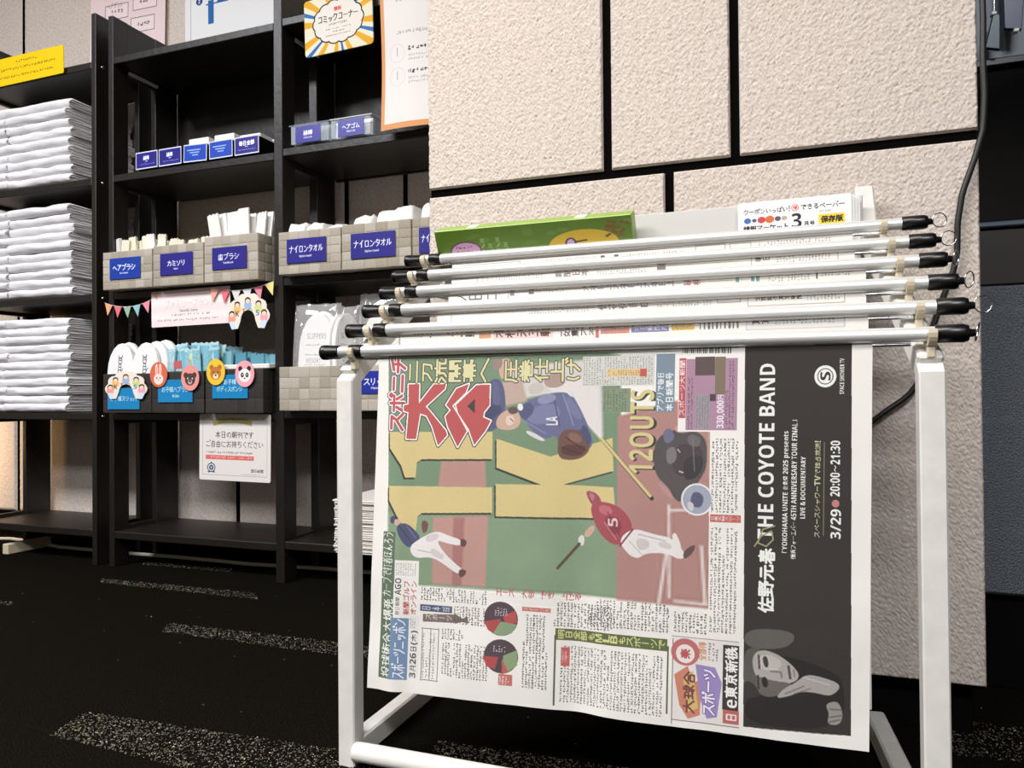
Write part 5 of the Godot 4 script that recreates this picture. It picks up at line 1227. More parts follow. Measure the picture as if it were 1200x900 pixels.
# ---------------------------------------------------------------- print of the front page, millimetres of the upright page
func front_page() -> Image:
	var s := 3.0
	var im := canvas(1218, 1638, Color(0.925, 0.912, 0.885))
	poly(im, [404.0, 12.9, 401.3, 272.4, 396.8, 299.0, 130.8, 304.8, 129.6, 138.7, 128.4, 23.4], Color(0.47, 0.56, 0.45), s)
	poly(im, [213.9, 20.2, 214.4, 303.0, 130.8, 304.8, 128.4, 23.4], Color(0.52, 0.60, 0.49), s)
	poly(im, [329.7, 296.7, 335.3, 316.1, 346.2, 356.7, 345.9, 393.5, 128.1, 395.3, 129.4, 299.3], Color(0.68, 0.52, 0.49), s)
	poly(im, [277.2, 88.4, 278.3, 143.6, 246.7, 145.6, 246.9, 85.0], Color(0.72, 0.56, 0.52), s)
	poly(im, [210.3, 79.6, 215.2, 148.7, 132.3, 148.1, 131.5, 81.2], Color(0.73, 0.57, 0.53), s)
	poly(im, [211.4, 106.0, 212.0, 120.0, 132.1, 118.3, 132.2, 106.4], Color(0.66, 0.47, 0.45), s)
	poly(im, [386.3, 172.9, 393.6, 277.3, 299.7, 281.4, 346.8, 244.6, 354.7, 214.7, 347.2, 174.0], Color(0.81, 0.79, 0.78), s)
	poly(im, [364.3, 214.4, 374.9, 273.0, 303.4, 279.4, 318.4, 264.7], Color(0.87, 0.84, 0.83), s)
	poly(im, [368.9, 160.9, 372.5, 185.7, 347.1, 192.6, 341.4, 165.9], Color(0.74, 0.65, 0.60), s)
	stroke(im, [234.9, 353.4, 136.6, 355.2], 2.2, Color(0.88, 0.86, 0.85), s)
	stroke(im, [229.4, 353.5, 232.8, 391.9], 2.2, Color(0.88, 0.86, 0.85), s)
	stroke(im, [133.4, 360.6, 132.4, 393.5], 2.2, Color(0.88, 0.86, 0.85), s)
	stroke(im, [191.1, 352.4, 130.3, 344.7], 2.5, Color(0.88, 0.86, 0.85), s)
	stroke(im, [193.1, 387.4, 134.1, 391.8], 2.5, Color(0.88, 0.86, 0.85), s)
	soften(im, 114.9 * s, 19.9 * s, 284.9 * s, 374.9 * s, 7)
	poly(im, [308.9, 16.6, 309.9, 150.0, 278.4, 151.0, 276.7, 60.9, 272.5, 54.3, 254.6, 53.2, 254.2, 39.5, 269.0, 33.8, 289.3, 17.3], Color(0.25, 0.24, 0.22), s)
	poly(im, [311.0, 18.2, 311.9, 151.6, 280.4, 152.5, 278.7, 62.6, 274.5, 55.9, 256.7, 54.9, 256.3, 41.2, 271.1, 35.4, 291.4, 19.0], Color(0.82, 0.75, 0.53), s)
	poly(im, [243.8, 18.5, 245.9, 151.5, 216.4, 152.4, 212.6, 63.2, 208.3, 57.7, 190.9, 56.1, 190.3, 44.7, 207.2, 31.5, 226.3, 19.1], Color(0.25, 0.24, 0.22), s)
	poly(im, [246.0, 20.1, 247.9, 153.0, 218.4, 153.9, 214.7, 64.8, 210.4, 59.4, 193.0, 57.7, 192.5, 46.4, 209.3, 33.1, 228.4, 20.8], Color(0.82, 0.75, 0.53), s)
	poly(im, [302.1, 155.0, 282.6, 220.1, 304.5, 290.3, 268.1, 292.0, 251.4, 235.7, 250.3, 292.4, 215.9, 296.0, 212.6, 156.7, 250.0, 155.6, 250.6, 209.9, 268.7, 156.0], Color(0.25, 0.24, 0.22), s)
	poly(im, [304.1, 156.5, 284.6, 221.5, 306.4, 291.6, 270.0, 293.4, 253.3, 237.2, 252.2, 293.8, 217.8, 297.3, 214.6, 158.2, 252.0, 157.1, 252.6, 211.4, 270.7, 157.5], Color(0.82, 0.75, 0.53), s)
	stroke(im, [304.4, 280.3, 241.6, 335.4], 4.2, Color(0.25, 0.24, 0.22), s)
	stroke(im, [305.3, 279.4, 244.3, 333.5], 3.4, Color(0.82, 0.75, 0.53), s)
	words(im, "12OUTS", 266.1 * s, 312.0 * s, 92.2 * s, 26.5 * s, Color(0.25, 0.24, 0.22), 1, false)
	words(im, "12OUTS", 267.0 * s, 310.1 * s, 92.3 * s, 25.6 * s, Color(0.82, 0.77, 0.55), 1, false)
	blob(im, [395.5, 155.9, 397.1, 172.6, 374.6, 171.2, 370.9, 158.7], Color(0.79, 0.66, 0.59), s)
	blob(im, [396.7, 148.4, 396.4, 162.2, 384.6, 160.4, 382.9, 149.9], Color(0.60, 0.51, 0.49), s)
	blob(im, [373.1, 144.9, 372.8, 162.9, 337.5, 168.1, 317.9, 160.3, 309.9, 143.7, 323.7, 136.9, 341.5, 138.4], Color(0.37, 0.38, 0.50), s)
	blob(im, [339.5, 138.5, 345.4, 157.4, 335.5, 164.0, 331.6, 157.8, 321.7, 143.3], Color(0.30, 0.31, 0.43), s)
	blob(im, [335.5, 161.9, 339.4, 180.5, 323.8, 187.1, 314.1, 179.2, 313.9, 160.4, 321.8, 153.9], Color(0.79, 0.66, 0.59), s)
	blob(im, [339.4, 168.0, 341.4, 180.4, 333.6, 182.7, 331.6, 172.4], Color(0.40, 0.34, 0.33), s)
	blob(im, [341.4, 180.4, 354.7, 210.6, 358.3, 242.4, 339.2, 254.6, 307.1, 269.8, 293.9, 268.2, 287.9, 251.9, 289.5, 232.3, 310.5, 227.8, 302.7, 216.1, 314.2, 197.6], Color(0.42, 0.43, 0.56), s)
	blob(im, [335.5, 186.8, 346.9, 224.9, 331.6, 235.2, 320.1, 215.6, 321.9, 195.3], Color(0.49, 0.50, 0.63), s)
	blob(im, [308.6, 230.8, 318.4, 264.7, 299.5, 269.0, 286.0, 248.1, 289.5, 232.3], Color(0.34, 0.35, 0.46), s)
	blob(im, [315.1, 193.5, 303.7, 216.0, 300.8, 212.1, 310.3, 191.6], Color(0.84, 0.82, 0.82), s)
	blob(im, [316.3, 231.6, 314.5, 257.1, 295.8, 268.1, 284.3, 259.8, 280.2, 244.3, 283.7, 228.5], Color(0.45, 0.33, 0.30), s)
	blob(im, [299.1, 236.0, 297.6, 265.2, 284.2, 255.9, 287.6, 232.4], Color(0.37, 0.26, 0.25), s)
	words(im, "LA", 319.1 * s, 215.5 * s, 10.6 * s, 13.9 * s, Color(0.92, 0.91, 0.91), 1, false)
	blob(im, [339.4, 180.5, 347.1, 196.7, 337.4, 203.0, 323.8, 191.2, 329.7, 184.9], Color(0.35, 0.36, 0.48), s)
	blob(im, [350.9, 202.7, 356.5, 222.6, 348.8, 228.8, 341.2, 209.0], Color(0.55, 0.56, 0.68), s)
	blob(im, [354.5, 238.5, 343.0, 250.6, 325.9, 258.8, 325.9, 251.0, 339.2, 238.9], Color(0.47, 0.48, 0.60), s)
	blob(im, [324.0, 258.8, 305.2, 268.9, 295.7, 265.3, 310.7, 255.2], Color(0.32, 0.33, 0.44), s)
	stroke(im, [346.9, 224.9, 318.2, 231.6], 1.2, Color(0.31, 0.31, 0.44), s)
	stroke(im, [354.5, 234.6, 320.2, 247.2], 1.0, Color(0.59, 0.60, 0.71), s)
	stroke(im, [325.8, 187.0, 310.4, 215.8], 1.0, Color(0.56, 0.57, 0.69), s)
	blob(im, [329.7, 166.2, 331.6, 176.6, 321.9, 178.9, 317.9, 168.7], Color(0.87, 0.78, 0.72), s)
	stroke(im, [327.7, 172.5, 323.8, 176.8], 1.0, Color(0.49, 0.38, 0.35), s)
	blob(im, [343.3, 180.4, 345.2, 186.5, 337.4, 188.8, 335.5, 182.7], Color(0.90, 0.89, 0.89), s)
	blob(im, [312.5, 239.6, 310.7, 253.3, 301.3, 259.3, 299.3, 245.8], Color(0.53, 0.40, 0.37), s)
	stroke(im, [306.8, 237.8, 291.9, 261.5], 1.0, Color(0.29, 0.21, 0.21), s)
	stroke(im, [295.3, 234.1, 288.0, 255.8], 1.0, Color(0.29, 0.21, 0.21), s)
	blob(im, [369.1, 147.2, 370.0, 156.7, 343.4, 161.7, 341.5, 151.2], Color(0.40, 0.41, 0.53), s)
	blob(im, [375.9, 210.1, 379.4, 233.9, 364.0, 238.3, 360.5, 214.5], Color(0.67, 0.58, 0.54), s)
	blob(im, [364.6, 192.1, 370.2, 208.2, 358.5, 214.6, 352.9, 196.5], Color(0.77, 0.74, 0.71), s)
	blob(im, [360.2, 238.4, 354.4, 254.2, 350.6, 250.4, 352.6, 240.5], Color(0.85, 0.84, 0.84), s)
	blob(im, [248.4, 261.6, 245.1, 276.0, 234.0, 281.9, 228.1, 274.5, 235.3, 266.7], Color(0.61, 0.33, 0.38), s)
	blob(im, [246.6, 264.5, 243.1, 274.1, 233.6, 270.6], Color(0.71, 0.46, 0.50), s)
	blob(im, [231.6, 266.8, 236.8, 280.0, 232.8, 298.9, 220.3, 312.1, 205.7, 316.1, 194.2, 309.0, 188.0, 298.0, 194.8, 284.7, 209.3, 274.0], Color(0.64, 0.32, 0.35), s)
	blob(im, [220.9, 282.2, 219.9, 301.0, 205.2, 305.0, 198.9, 292.1], Color(0.54, 0.27, 0.31), s)
	blob(im, [199.1, 259.9, 211.0, 271.1, 205.6, 275.0, 193.8, 265.8], Color(0.79, 0.66, 0.59), s)
	blob(im, [195.1, 254.2, 199.2, 261.8, 186.0, 262.1, 185.7, 256.4], Color(0.87, 0.86, 0.85), s)
	blob(im, [195.6, 299.7, 209.4, 316.0, 203.1, 337.9, 200.5, 357.6, 188.4, 368.4, 181.3, 372.0, 177.3, 365.0, 183.8, 352.6, 182.4, 329.3, 175.5, 322.2, 179.5, 311.1], Color(0.89, 0.87, 0.86), s)
	blob(im, [202.2, 355.8, 207.9, 361.0, 188.4, 368.4, 180.9, 365.0], Color(0.89, 0.87, 0.86), s)
	blob(im, [184.7, 368.4, 192.4, 375.3, 194.6, 382.2, 185.4, 378.9, 177.6, 370.3], Color(0.40, 0.31, 0.30), s)
	stroke(im, [159.5, 232.7, 187.6, 256.3], 3.2, Color(0.37, 0.31, 0.28), s)
	blob(im, [231.9, 276.3, 232.4, 289.5, 223.3, 295.3, 220.8, 280.4], Color(0.72, 0.43, 0.46), s)
	stroke(im, [224.9, 287.8, 197.6, 303.3], 1.0, Color(0.48, 0.23, 0.27), s)
	stroke(im, [213.5, 284.3, 195.5, 297.8], 1.0, Color(0.78, 0.56, 0.57), s)
	words(im, "5", 208.3 * s, 288.1 * s, 11.2 * s, 11.2 * s, Color(0.87, 0.76, 0.76), 1, false)
	stroke(im, [188.2, 301.7, 207.6, 316.0], 1.6, Color(0.48, 0.25, 0.28), s)
	blob(im, [198.4, 318.1, 197.3, 332.6, 188.2, 334.6, 183.8, 322.0], Color(0.79, 0.77, 0.76), s)
	blob(im, [196.0, 341.6, 194.9, 355.9, 187.7, 357.8, 188.9, 345.4], Color(0.80, 0.78, 0.77), s)
	stroke(im, [202.3, 321.6, 196.5, 350.6], 1.0, Color(0.68, 0.65, 0.65), s)
	stroke(im, [194.4, 312.6, 180.4, 325.7], 1.0, Color(0.75, 0.73, 0.72), s)
	blob(im, [207.8, 22.8, 211.2, 29.6, 203.2, 33.4, 199.7, 25.4], Color(0.31, 0.31, 0.42), s)
	blob(im, [206.0, 28.6, 207.4, 36.7, 200.3, 39.2, 197.9, 31.2], Color(0.79, 0.66, 0.59), s)
	blob(im, [200.0, 32.3, 202.7, 46.0, 191.1, 60.0, 185.2, 64.8, 173.4, 53.9, 174.0, 45.9, 187.8, 35.1], Color(0.32, 0.33, 0.44), s)
	blob(im, [206.6, 64.0, 205.0, 74.2, 193.8, 73.4, 189.4, 66.9], Color(0.46, 0.32, 0.30), s)
	blob(im, [174.2, 49.3, 185.2, 64.8, 195.3, 84.5, 189.2, 102.3, 185.9, 116.6, 177.9, 116.8, 180.9, 98.2, 184.2, 84.9, 170.6, 94.2, 157.5, 109.9, 150.2, 120.9, 143.8, 114.7, 156.6, 94.7, 163.7, 78.9, 160.3, 56.6], Color(0.90, 0.88, 0.87), s)
	blob(im, [151.8, 114.4, 150.5, 125.2, 142.3, 121.2, 141.8, 114.8], Color(0.39, 0.30, 0.30), s)
	stroke(im, [198.2, 37.0, 178.5, 53.7], 1.0, Color(0.24, 0.24, 0.35), s)
	stroke(im, [198.6, 46.1, 184.9, 58.0], 1.0, Color(0.48, 0.49, 0.60), s)
	blob(im, [189.6, 71.3, 192.5, 89.0, 184.4, 87.1, 179.5, 71.7], Color(0.81, 0.79, 0.78), s)
	stroke(im, [170.8, 60.8, 166.6, 94.3], 1.0, Color(0.70, 0.67, 0.67), s)
	blob(im, [175.9, 80.7, 164.7, 96.6, 160.5, 92.3, 167.6, 76.6], Color(0.81, 0.79, 0.78), s)
	blob(im, [187.8, 115.4, 185.3, 124.1, 177.2, 122.2, 177.9, 115.7], Color(0.39, 0.30, 0.30), s)
	blob(im, [312.4, 345.7, 317.1, 366.1, 310.9, 390.6, 279.5, 392.0, 265.9, 387.0, 237.3, 367.5, 242.4, 358.6, 254.0, 353.0, 267.3, 337.6, 298.5, 336.0], Color(0.34, 0.32, 0.32), s)
	blob(im, [313.3, 344.8, 318.8, 353.6, 306.1, 359.2, 298.7, 348.6], Color(0.44, 0.43, 0.53), s)
	blob(im, [300.6, 357.5, 301.0, 387.3, 272.2, 387.8, 264.5, 367.0, 273.2, 354.5], Color(0.30, 0.27, 0.28), s)
	blob(im, [295.0, 348.7, 298.8, 359.3, 282.5, 361.4, 276.8, 350.8], Color(0.48, 0.46, 0.47), s)
	blob(im, [311.7, 371.4, 308.2, 385.4, 297.3, 383.9, 299.0, 371.7], Color(0.42, 0.40, 0.41), s)
	stroke(im, [271.6, 363.3, 269.9, 368.7], 1.2, Color(0.81, 0.79, 0.79), s)
	stroke(im, [295.2, 361.2, 291.6, 363.9], 1.0, Color(0.81, 0.79, 0.79), s)
	blob(im, [286.2, 366.6, 290.2, 389.2, 268.6, 386.1, 259.1, 368.9], Color(0.25, 0.23, 0.24), s)
	stroke(im, [306.3, 376.8, 272.0, 379.1], 1.0, Color(0.48, 0.46, 0.46), s)
	blob(im, [320.6, 357.1, 322.5, 376.5, 313.5, 376.7, 311.6, 359.1], Color(0.78, 0.59, 0.56), s)
	blob(im, [261.9, 340.4, 251.3, 353.1, 238.8, 360.4, 249.3, 346.0], Color(0.71, 0.56, 0.54), s)
	disc(im, 242.3, 382.2, 17.1, 16.3, Color(0.91, 0.90, 0.90), s)
	disc(im, 242.3, 382.2, 15.3, 14.6, Color(0.62, 0.65, 0.70), s)
	blob(im, [252.1, 377.7, 247.1, 389.9, 232.6, 386.7, 235.7, 374.5], Color(0.36, 0.37, 0.47), s)
	blob(im, [241.1, 372.7, 237.7, 379.7, 228.6, 378.1, 232.0, 372.8], Color(0.79, 0.78, 0.77), s)
	soften(im, 114.9 * s, 19.9 * s, 284.9 * s, 374.9 * s, 3)
	mottle(im, 114.9 * s, 19.9 * s, 284.9 * s, 374.9 * s, 9000, 5.0, 0.07)
	mottle(im, 114.9 * s, 19.9 * s, 284.9 * s, 374.9 * s, 40000, 2.2, 0.10)
	words(im, "スポニチ", 311.1 * s, 15.9 * s, 92.7 * s, 21.0 * s, Color(0.43, 0.42, 0.47), 4.1, false)
	words(im, "スポニチ", 311.1 * s, 15.9 * s, 92.7 * s, 21.0 * s, Color(0.92, 0.91, 0.90), 3.0, false)
	words(im, "スポニチ", 311.1 * s, 15.9 * s, 92.7 * s, 21.0 * s, Color(0.72, 0.35, 0.35), 1.7, false)
	stroke(im, [368.0, 41.6, 368.3, 55.9, 344.9, 56.2, 367.6, 75.2, 367.9, 90.8, 362.3, 89.9, 341.5, 65.4, 336.4, 70.7, 313.0, 92.7, 307.5, 94.5, 295.3, 83.3, 318.0, 74.7, 330.6, 66.9, 333.2, 58.3, 302.6, 53.8, 302.9, 41.2, 334.7, 42.9, 336.3, 36.5, 342.9, 36.2, 344.2, 42.5, 368.0, 41.6], 5.4, Color(0.25, 0.24, 0.22), s)
	stroke(im, [362.2, 104.8, 367.5, 120.4, 357.6, 116.7, 342.2, 100.0, 329.6, 109.1, 312.7, 119.5, 294.1, 108.4, 317.6, 95.3, 329.6, 91.6, 337.1, 98.5, 343.2, 92.2, 362.2, 104.8], 5.4, Color(0.25, 0.24, 0.22), s)
	stroke(im, [343.1, 104.9, 366.1, 130.2, 366.4, 146.7, 342.5, 146.9, 334.6, 140.3, 328.6, 139.4, 324.7, 149.1, 312.8, 142.5, 296.4, 129.4, 314.7, 122.1, 333.6, 107.9, 343.1, 104.9], 5.4, Color(0.25, 0.24, 0.22), s)
	stroke(im, [368.0, 41.6, 368.3, 55.9, 344.9, 56.2, 367.6, 75.2, 367.9, 90.8, 362.3, 89.9, 341.5, 65.4, 336.4, 70.7, 313.0, 92.7, 307.5, 94.5, 295.3, 83.3, 318.0, 74.7, 330.6, 66.9, 333.2, 58.3, 302.6, 53.8, 302.9, 41.2, 334.7, 42.9, 336.3, 36.5, 342.9, 36.2, 344.2, 42.5, 368.0, 41.6], 3.2, Color(0.93, 0.92, 0.90), s)
	stroke(im, [362.2, 104.8, 367.5, 120.4, 357.6, 116.7, 342.2, 100.0, 329.6, 109.1, 312.7, 119.5, 294.1, 108.4, 317.6, 95.3, 329.6, 91.6, 337.1, 98.5, 343.2, 92.2, 362.2, 104.8], 3.2, Color(0.93, 0.92, 0.90), s)
	stroke(im, [343.1, 104.9, 366.1, 130.2, 366.4, 146.7, 342.5, 146.9, 334.6, 140.3, 328.6, 139.4, 324.7, 149.1, 312.8, 142.5, 296.4, 129.4, 314.7, 122.1, 333.6, 107.9, 343.1, 104.9], 3.2, Color(0.93, 0.92, 0.90), s)
	poly(im, [368.0, 41.6, 368.3, 55.9, 344.9, 56.2, 367.6, 75.2, 367.9, 90.8, 362.3, 89.9, 341.5, 65.4, 336.4, 70.7, 313.0, 92.7, 307.5, 94.5, 295.3, 83.3, 318.0, 74.7, 330.6, 66.9, 333.2, 58.3, 302.6, 53.8, 302.9, 41.2, 334.7, 42.9, 336.3, 36.5, 342.9, 36.2, 344.2, 42.5], Color(0.72, 0.35, 0.35), s)
	poly(im, [362.2, 104.8, 367.5, 120.4, 357.6, 116.7, 342.2, 100.0, 329.6, 109.1, 312.7, 119.5, 294.1, 108.4, 317.6, 95.3, 329.6, 91.6, 337.1, 98.5, 343.2, 92.2], Color(0.72, 0.35, 0.35), s)
	poly(im, [343.1, 104.9, 366.1, 130.2, 366.4, 146.7, 342.5, 146.9, 334.6, 140.3, 328.6, 139.4, 324.7, 149.1, 312.8, 142.5, 296.4, 129.4, 314.7, 122.1, 333.6, 107.9], Color(0.72, 0.35, 0.35), s)
	poly(im, [341.6, 119.1, 350.0, 128.5, 333.1, 129.1], Color(0.29, 0.27, 0.25), s)
	words(im, "二刀流開幕へ", 367.8 * s, 37.0 * s, 30.2 * s, 110.8 * s, Color(0.32, 0.30, 0.27), 2.7, true)
	words(im, "二刀流開幕へ", 367.8 * s, 37.0 * s, 30.2 * s, 110.8 * s, Color(0.85, 0.82, 0.64), 1.5, true)
	words(im, "圧巻仕上げ", 367.3 * s, 162.6 * s, 28.0 * s, 91.9 * s, Color(0.32, 0.30, 0.27), 2.7, true)
	words(im, "圧巻仕上げ", 367.3 * s, 162.6 * s, 28.0 * s, 91.9 * s, Color(0.85, 0.82, 0.64), 1.5, true)
	rect(im, 363.3, 256.5, 32.7, 78.9, Color(0.81, 0.81, 0.78), s)
	body(im, 364.2 * s, 257.4 * s, 30.8 * s, 77.0 * s, 2.2 * s, Color(0.47, 0.46, 0.44), false, 1.35)
	rect(im, 373.4, 284.3, 8.4, 42.9, Color(0.85, 0.75, 0.55), s)
	body(im, 374.4 * s, 285.3 * s, 6.5 * s, 34.6 * s, 2.0 * s, Color(0.58, 0.35, 0.32), false, 1.35)
	rect(im, 373.1, 319.9, 8.3, 7.3, Color(0.75, 0.36, 0.33), s)
	rect(im, 334.4, 280.3, 26.1, 30.0, Color(0.52, 0.57, 0.48), s)
	body(im, 335.3 * s, 281.2 * s, 24.3 * s, 28.2 * s, 2.4 * s, Color(0.37, 0.42, 0.35), false, 1.35)
	rect(im, 334.3, 337.4, 62.2, 19.8, Color(0.49, 0.55, 0.60), s)
	rect(im, 379.1, 338.8, 16.5, 16.2, Color(0.81, 0.82, 0.81), s)
	rect(im, 379.1, 338.8, 16.5, 16.2, Color(0.49, 0.55, 0.60), s)
	words(im, "アプリで毎日", 335.2 * s, 338.5 * s, 42.2 * s, 7.2 * s, Color(0.90, 0.91, 0.91), 1.2, false)
	words(im, "本日新聞号", 335.2 * s, 347.5 * s, 42.0 * s, 8.1 * s, Color(0.90, 0.91, 0.91), 1.2, false)
	rect(im, 313.6, 361.0, 79.9, 63.8, Color(0.92, 0.91, 0.89), s)
	rect(im, 315.4, 368.9, 75.4, 51.7, Color(0.67, 0.53, 0.61), s)
	rect(im, 327.9, 361.7, 63.6, 7.1, Color(0.71, 0.36, 0.39), s)
	words(im, "スポーツ大新聞", 329.8 * s, 361.7 * s, 59.9 * s, 6.2 * s, Color(0.93, 0.88, 0.87), 1.1, false)
	rect(im, 372.9, 378.1, 19.8, 20.0, Color(0.37, 0.32, 0.31), s)
	rect(im, 353.0, 398.2, 39.4, 10.3, Color(0.50, 0.45, 0.38), s)
	rect(im, 316.3, 378.9, 36.9, 14.7, Color(0.61, 0.58, 0.60), s)
	body(im, 317.2 * s, 379.8 * s, 35.1 * s, 13.0 * s, 2 * s, Color(0.44, 0.41, 0.43), false, 1.35)
	words(im, "330,000円", 317.3 * s, 400.5 * s, 35.7 * s, 6.8 * s, Color(0.92, 0.90, 0.92), 1, false)
	body(im, 316.4 * s, 408.8 * s, 73.9 * s, 11.0 * s, 2.4 * s, Color(0.46, 0.35, 0.44), false, 1.35)
	body(im, 316.2 * s, 370.8 * s, 57.0 * s, 7.0 * s, 2.4 * s, Color(0.46, 0.35, 0.44), false, 1.35)
	rect(im, 345.9, 393.4, 7.2, 6.0, Color(0.33, 0.27, 0.30), s)
	rect(im, 397.0, 364.6, 6.4, 0.7, Color(0.31, 0.30, 0.30), s)
	rect(im, 396.9, 366.7, 6.4, 1.2, Color(0.31, 0.30, 0.30), s)
	rect(im, 396.8, 368.8, 6.3, 1.2, Color(0.31, 0.30, 0.30), s)
	rect(im, 396.8, 370.9, 6.3, 0.7, Color(0.31, 0.30, 0.30), s)
	rect(im, 396.7, 373.0, 6.3, 1.2, Color(0.31, 0.30, 0.30), s)
	rect(im, 396.7, 375.1, 6.3, 1.2, Color(0.31, 0.30, 0.30), s)
	rect(im, 396.6, 377.3, 6.3, 0.7, Color(0.31, 0.30, 0.30), s)
	rect(im, 396.6, 379.4, 6.3, 1.2, Color(0.31, 0.30, 0.30), s)
	rect(im, 396.5, 381.5, 6.3, 1.2, Color(0.31, 0.30, 0.30), s)
	rect(im, 396.5, 383.5, 6.3, 0.7, Color(0.31, 0.30, 0.30), s)
	rect(im, 396.4, 385.6, 6.3, 1.2, Color(0.31, 0.30, 0.30), s)
	rect(im, 396.3, 387.7, 6.3, 1.2, Color(0.31, 0.30, 0.30), s)
	rect(im, 396.3, 389.8, 6.3, 0.7, Color(0.31, 0.30, 0.30), s)
	rect(im, 396.2, 391.9, 6.3, 1.2, Color(0.31, 0.30, 0.30), s)
	rect(im, 396.2, 394.0, 6.3, 1.2, Color(0.31, 0.30, 0.30), s)
	rect(im, 396.1, 396.0, 6.3, 0.7, Color(0.31, 0.30, 0.30), s)
	rect(im, 396.1, 398.1, 6.3, 1.2, Color(0.31, 0.30, 0.30), s)
	rect(im, 396.0, 400.2, 6.3, 1.2, Color(0.31, 0.30, 0.30), s)
	rect(im, 396.0, 402.2, 6.3, 0.7, Color(0.31, 0.30, 0.30), s)
	rect(im, 395.9, 404.3, 6.3, 1.2, Color(0.31, 0.30, 0.30), s)
	rect(im, 395.8, 406.3, 6.3, 1.2, Color(0.31, 0.30, 0.30), s)
	rect(im, 395.8, 408.4, 6.2, 0.7, Color(0.31, 0.30, 0.30), s)
	rect(im, 395.7, 410.4, 6.2, 1.2, Color(0.31, 0.30, 0.30), s)
	rect(im, 395.7, 412.5, 6.2, 1.2, Color(0.31, 0.30, 0.30), s)
	body(im, 229.1 * s, 396.4 * s, 79.3 * s, 28.7 * s, 2.9 * s, Color(0.42, 0.41, 0.40), false, 1.35)
	rect(im, 219.3, 395.5, 8.0, 30.4, Color(0.74, 0.41, 0.38), s)
	words(im, "日東五輪スポーツ", 220.2 * s, 396.3 * s, 6.2 * s, 28.7 * s, Color(0.93, 0.88, 0.87), 1.0, true)
	body(im, 103.7 * s, 396.5 * s, 112.0 * s, 30.2 * s, 2.9 * s, Color(0.42, 0.41, 0.40), false, 1.35)
	rect(im, 15.1, 15.1, 176.1, 17.3, Color(0.37, 0.44, 0.36), s)
	words(im, "投球術合大爆発", 16.1 * s, 17.8 * s, 94.7 * s, 15.0 * s, Color(0.92, 0.92, 0.89), 1.0, false)
	words(im, "カープで打者ほんろう", 112.9 * s, 14.4 * s, 78.3 * s, 15.1 * s, Color(0.92, 0.92, 0.89), 1.1, false)
	rect(im, 90.3, 32.9, 67.4, 30.6, Color(0.92, 0.91, 0.89), s)
	words(im, "毎日新聞", 91.4 * s, 34.8 * s, 22.5 * s, 5.7 * s, Color(0.40, 0.39, 0.40), 0.9, false)
	words(im, "AGO", 116.1 * s, 33.9 * s, 20.5 * s, 8.0 * s, Color(0.33, 0.32, 0.34), 1, false)
	words(im, "新聞ゴルフ", 92.3 * s, 44.7 * s, 40.8 * s, 7.9 * s, Color(0.72, 0.35, 0.35), 1.3, false)
	words(im, "オンライン", 93.1 * s, 53.8 * s, 40.7 * s, 7.9 * s, Color(0.72, 0.35, 0.35), 1.3, false)
	body(im, 139.3 * s, 34.3 * s, 16.3 * s, 26.1 * s, 2.2 * s, Color(0.51, 0.49, 0.48), false, 1.35)
	rect(im, 14.8, 29.8, 73.7, 22.7, Color(0.45, 0.55, 0.68), s)
	words(im, "スポーツニッポン", 15.7 * s, 32.1 * s, 71.7 * s, 17.1 * s, Color(0.94, 0.94, 0.95), 1.5, false)
	rect(im, 16.9, 53.7, 74.2, 12.3, Color(0.89, 0.88, 0.87), s)
	words(im, "3月26日(木)", 17.7 * s, 55.1 * s, 56.9 * s, 7.9 * s, Color(0.30, 0.29, 0.30), 1.0, false)
	body(im, 76.8 * s, 53.8 * s, 12.2 * s, 10.1 * s, 2 * s, Color(0.51, 0.49, 0.48), false, 1.35)
	body(im, 111.5 * s, 67.2 * s, 18.0 * s, 84.3 * s, 2.7 * s, Color(0.30, 0.29, 0.29), false, 1.35)
	rect(im, 98.6, 66.6, 8.1, 40.7, Color(0.32, 0.35, 0.46), s)
	words(im, "日本球", 99.6 * s, 67.7 * s, 6.0 * s, 38.5 * s, Color(0.90, 0.90, 0.92), 0.9, true)
	poly(im, [95.1, 70.2, 97.7, 112.9, 93.4, 120.6, 96.9, 126.9, 88.1, 128.3, 89.4, 120.8, 87.7, 113.3, 86.0, 70.5], Color(0.49, 0.43, 0.41), s)
	words(im, "スポーツ", 88.7 * s, 72.6 * s, 7.0 * s, 35.1 * s, Color(0.90, 0.88, 0.85), 1.0, true)
	rect(im, 15.9, 69.6, 61.8, 0.9, Color(0.51, 0.50, 0.48), s)
	rect(im, 17.2, 80.7, 61.5, 0.9, Color(0.51, 0.50, 0.48), s)
	rect(im, 18.3, 90.6, 61.3, 0.9, Color(0.51, 0.50, 0.48), s)
	rect(im, 77.7, 68.6, 1.0, 22.1, Color(0.51, 0.50, 0.48), s)
	rect(im, 17.1, 70.7, 1.0, 22.0, Color(0.51, 0.50, 0.48), s)
	body(im, 19.1 * s, 70.8 * s, 57.5 * s, 18.8 * s, 3.2 * s, Color(0.54, 0.53, 0.51), false, 1.35)
	body(im, 67.5 * s, 95.3 * s, 15.0 * s, 30.2 * s, 2.6 * s, Color(0.30, 0.29, 0.29), false, 1.35)
	body(im, 24.1 * s, 96.3 * s, 42.7 * s, 57.5 * s, 2.7 * s, Color(0.30, 0.29, 0.29), false, 1.35)
	body(im, 86.4 * s, 109.7 * s, 23.8 * s, 42.5 * s, 2.7 * s, Color(0.30, 0.29, 0.29), false, 1.35)
	disc(im, 97.5, 167.9, 19.6, 20.4, Color(0.34, 0.28, 0.31), s)
	poly(im, [97.5, 167.9, 92.7, 147.2, 83.3, 152.7, 78.4, 163.3], Color(0.68, 0.31, 0.31), s)
